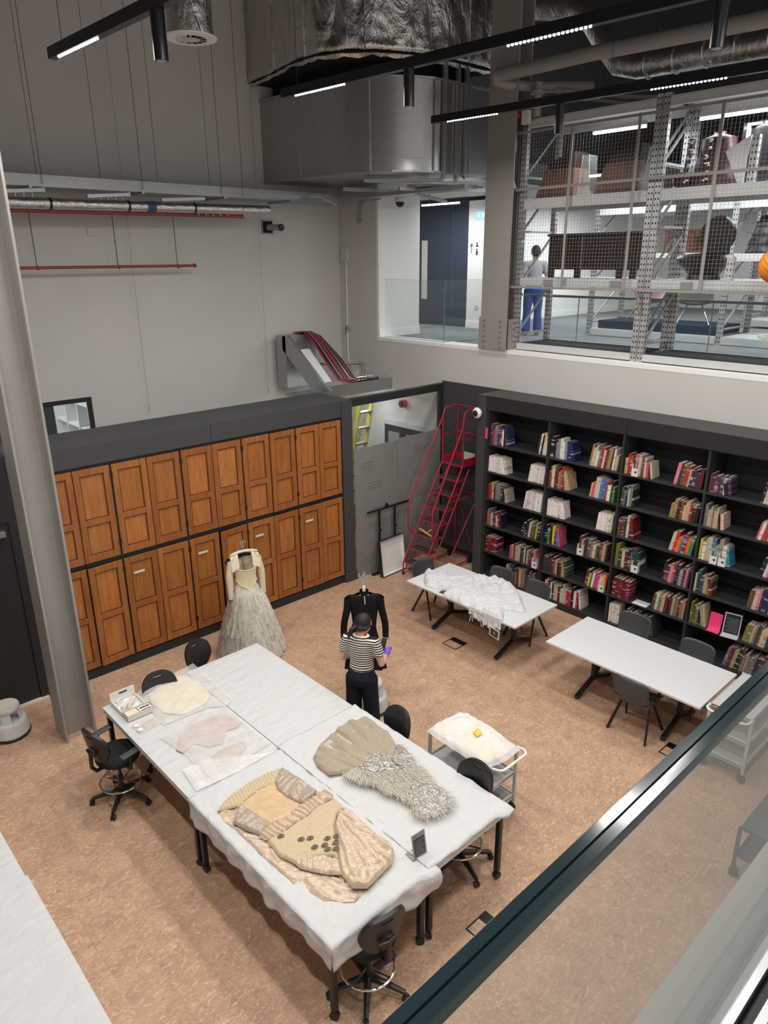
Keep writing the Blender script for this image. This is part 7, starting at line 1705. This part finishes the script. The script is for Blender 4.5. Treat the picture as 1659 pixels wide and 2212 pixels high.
for dz in (0, 0.08): MB().tube([(10.0, 7.0, 7.62 - dz), (10.2, 6.0, 7.40 - dz), (10.6, 5.4, 7.36 - dz)], 0.03, 8).build('pipe', 'steelp', bp_)
# hung ventilation drum with swirl outlet
dv = thing('swirl_diffuser', 'foil-wrapped round air drum with swirl outlet at top left', 'diffuser', (4.14, 7.18, 7.3))
dc = (4.14, 7.18)
MB().lathe([(0.22, 7.34), (0.215, 7.5), (0.22, 7.66), (0.21, 7.72)], 28, (*dc, 0), caps=False).build('drum', 'foil', dv, 60)
MB().lathe([(0.15, 7.318), (0.245, 7.322), (0.25, 7.335), (0.22, 7.345)], 32, (*dc, 0), caps=False).build('ring', 'white', dv, 40); MB().lathe([(0.085, 7.315), (0.001, 7.312)], 20, (*dc, 0)).build('hub', 'greyt', dv, 40)
MB().lathe([(0.16, 7.345), (0.001, 7.346)], 20, (*dc, 0)).build('dark_throat', 'hole', dv, None)
for k in range(12):
    a = 2 * pi * k / 12; T = Matrix.Translation((*dc, 7.322)) @ Matrix.Rotation(a, 4, 'Z') @ Matrix.Rotation(0.6, 4, 'X'); MB().bx(0.08, 0.155, -0.014, 0.014, -0.002, 0.002, T).build('vane', 'greyt', dv, None)
MB().bx(3.75, 4.55, 6.95, 7.6, 7.72, 8.05).build('plenum_box', 'galv', dv, None)
for s in (3.78, 4.5): MB().cyl((s, 7.5, 8.05), (s, 7.5, CZ), 0.006, n=5).build('hanger_rod', 'blackm', dv)
# long galvanised tray, foil pipe and red pipe along the back-left wall
gt_ = thing('galvanised_tray', 'long galvanised cable tray along the upper left wall', 'cable tray', (6, 11.2, 6.3))
MB().bx(1.5, 9.3, 11.08, 11.1, 6.27, 6.42).bx(1.5, 9.3, 11.1, 11.5, 6.27, 6.285).bx(1.5, 9.3, 11.48, 11.5, 6.285, 6.42).build('channel', 'galv', gt_, None)
for x in (3.7, 5.3, 6.7, 8.0): MB().bx(x - 0.02, x + 0.02, 10.95, YW - 0.02, 6.235, 6.27).build('support_arm', 'galv', gt_, None)
for x in (3.9, 5.35, 6.7, 7.1): MB().cyl((x, 11.05, 6.3), (x, 11.05, CZ), 0.004, n=5).build('hanger_rod', 'blackm', gt_)
for k, (xa, xb) in enumerate(((3.2, 3.86), (4.47, 5.07), (5.6, 6.33))):
    t = thing('slotted_channel', 'slotted channel bracket holding small pipes on the left wall, ' + ['leftmost', 'middle one', 'rightmost'][k], 'bracket', ((xa + xb) / 2, 11.0, 6.2))
    MB().beam((xa, 11.0, 6.17), (xb, 10.95, 6.215), 0.05, 0.045).build('channel', 'galv', t, None); MB().bx(xb - 0.012, xb + 0.012, 10.92, 10.98, 6.185, 6.245).build('end_cap', 'white' if k < 2 else 'blackm', t, None)
    for j in range(5): MB().tube([(xa + 0.08 + j * 0.11, 11.0, 6.18), (xa + 0.08 + j * 0.11, 11.0, 6.08), (xa + 0.11 + j * 0.11, 11.0, 6.03)], 0.012, 6).build('drop', 'galv', t)
fp = thing('foil_pipe', 'shiny foil-lagged pipe running along the upper left wall', 'pipe', (5.4, 11.0, 6.0))
MB().tube([(1.5, 10.95, 6.02), (7.44, 10.95, 6.085), (7.50, 10.95, 6.085)], 0.075, 16).build('lagging', 'foilp', fp); MB().ball((7.50, 10.95, 6.085), 0.074, 10).build('end_cap', 'foilp', fp)
MT['bluet'] = plain('blue_pipe_label', rgb(60, 84, 110), 0.5, var=0.05)
MB().cyl((5.32, 10.95, 6.062), (5.46, 10.95, 6.064), 0.0775, n=16).build('blue_band', 'bluet', fp)
for x in (3.9, 5.02, 6.1): MB().cyl((x, 10.95, 6.03 + (x - 1.5) * 0.011 - .01), (x + 0.03, 10.95, 6.03 + (x - 1.5) * 0.011 - .01), 0.081, n=16).build('clip', 'blackm', fp)
for k in range(5): MB().ball((6.2 + k * 0.13, 10.97, 5.985), 0.02, 6).build('drain_stub', 'steelp', fp)
fr2 = thing('red_pipe', 'red pipe just under the foil-lagged pipe on the left wall', 'pipe', (5, 10.9, 5.93)); MB().tube([(1.5, 11.04, 5.935), (7.0, 11.04, 5.985)], 0.03, 10).build('pipe', 'redp', fr2); MB().cyl((7.0, 11.04, 5.985), (7.06, 11.04, 5.986), 0.036).build('cap', 'redp', fr2)
rp_ = thing('red_pipe', 'long thin red pipe hung on rods low on the left wall', 'pipe', (5, 11.3, 5.25))
MB().tube([(1.5, 11.35, 5.21), (6.22, 11.35, 5.215)], 0.022, 10).build('pipe', 'redp', rp_); MB().ball((6.26, 11.35, 5.215), 0.035, 8).build('end_fitting', 'redp', rp_)
for x in (3.75, 4.95, 5.95):
    MB().cyl((x, 11.35, 5.235), (x, 11.35, 5.95), 0.006, n=5).build('hanger_rod', 'blackm', rp_); MB().cyl((x, 11.35, 5.21), (x + 0.03, 11.35, 5.21), 0.03).build('clip', 'redp', rp_)
wb = thing('wall_duct_stub', 'round black pipe stub in a square wall opening', 'vent', (7.95, 11.6, 5.85))
MB().bx(7.82, 8.06, 11.625, YW - 0.001, 5.74, 5.97).build('opening_frame', 'steelp', wb, None); MB().bx(7.84, 8.04, 11.62, 11.625, 5.76, 5.95).build('dark_opening', 'hole', wb, None)
MB().cyl((7.95, 11.62, 5.85), (8.02, 11.32, 5.84), 0.055).build('stub', 'steelp', wb); MB().cyl((8.02, 11.33, 5.84), (8.025, 11.30, 5.84), 0.06).build('cap', 'black', wb)
tag(at_base(MB().bx(4.66, 4.78, YW - 0.02, YW - 0.001, 5.66, 5.78).build('blank_plate', 'wall', None, None, bevel=0.004), (4.72, 11.64, 5.72)), 'small blank plate high on the left wall', 'wall plate')
for k, x in enumerate((5.27, 7.70)):
    t = thing('hanging_wire', ['thin wire with end hook hanging before the left wall', 'thin wire with end hook hanging near the wall corner'][k], 'wire', (x, 11.55, 2.9))
    MB().cyl((x, 11.55, 2.95), (x, 11.55, CZ), 0.003, n=5).build('wire', 'steelp', t); MB().tube([(x, 11.55, 2.96), (x + 0.012, 11.55, 2.93), (x, 11.55, 2.90), (x - 0.014, 11.55, 2.92)], 0.007, 6).build('hook', 'steelp', t)
dcam = thing('dome_camera', 'white dome camera under the pipes near the upper landing', 'camera', (9.75, 10.0, 6.2))
MB().lathe([(0.001, 6.17), (0.05, 6.185), (0.075, 6.22), (0.085, 6.26)], 18, (9.75, 10.05, 0)).build('dome', 'black', dcam, 60); MB().lathe([(0.09, 6.26), (0.095, 6.30), (0.085, 6.36), (0.02, 6.37)], 18, (9.75, 10.05, 0)).build('housing', 'white', dcam, 40)
MB().cyl((9.75, 10.05, 6.37), (9.75, 10.05, 6.5), 0.012).build('stem', 'greyt', dcam)
# trays and struts below the steel duct
ut = thing('cable_tray_bundle', 'galvanised trays and perforated channels under the steel duct', 'cable trays', (9.3, 9.4, 6.4))
MB().beam((8.5, 9.6, 6.50), (9.9, 8.2, 6.50), 0.12, 0.05).build('tray', 'galv', ut, None); MB().beam((9.3, 11.2, 6.35), (9.3, 8.0, 6.35), 0.30, 0.06).build('tray', 'galv', ut, None)
MB().beam((8.7, 10.4, 6.44), (10.4, 10.0, 6.44), 0.06, 0.06).build('channel', 'galv', ut, None); MB().beam((8.9, 9.2, 6.38), (10.6, 8.6, 6.40), 0.06, 0.05).build('channel', 'galv', ut, None)
MB().beam((8.55, 10.9, 6.36), (8.8, 10.7, 6.20), 0.16, 0.012).build('sloped_plate', 'galv', ut, None); MB().beam((9.1, 9.0, 6.30), (10.8, 9.9, 6.30), 0.05, 0.05).build('channel', 'galv', ut, None)
for k in range(3): MB().tube([(9.0, 8.9 + k * 0.1, 6.42), (9.6, 8.7 + k * 0.1, 6.42), (10.4, 8.7 + k * .1, 6.44)], 0.02, 8).build('conduit', 'steelp', ut)
tube_light((8.2, 10.35, 2.97), (9.2, 10.35, 2.97), 'linear light under the corridor trunking behind the glazed partition', w=0.04, bar=False, power=14)
tube_light((2.4, 12.9, 4.12), (3.8, 12.9, 4.12), 'added unseen linear light brightening the shelving behind the small window', bar=1, power=45)  # lamp added out of view to brighten the store shelving
# cross track over the balcony edge, mirrored in the handrail
def cross_track():
    t = thing('light_track', 'black cross track above the balcony edge, outside the picture', 'track light', (1.8, 1.40, 7.12))
    MB().beam((1.8, 1.40, 7.165), (7.6, 1.40, 7.165), 0.07, 0.09).build('track_body', 'blackm', t, None)
    lm = MB()
    for i in range(20): lm.lathe([(0.0135, 0.0), (0.012, -0.007), (0.006, -0.011), (0.0005, -0.012)], 10, (3.14 + 0.04 * i, 1.40, 7.12))
    lm.build('led_row', 'led', t, 60)
    L = bpy.data.lights.new('module_light', 'AREA'); L.shape = 'RECTANGLE'; L.size = 0.78; L.size_y = 0.04; L.energy = LED_W * 0.6; L.color = (1.0, 0.965, 0.92)
    lo = bpy.data.objects.new('module_light', L); COL.objects.link(lo); lo.parent = t; lo.location = (1.74, 0, -0.016)
    for x in (2.0, 4.8, 7.4): MB().cyl((x, 1.40, 7.21), (x, 1.40, CZ), 0.003, n=5).build('suspension_wire', 'blackm', t)
cross_track()
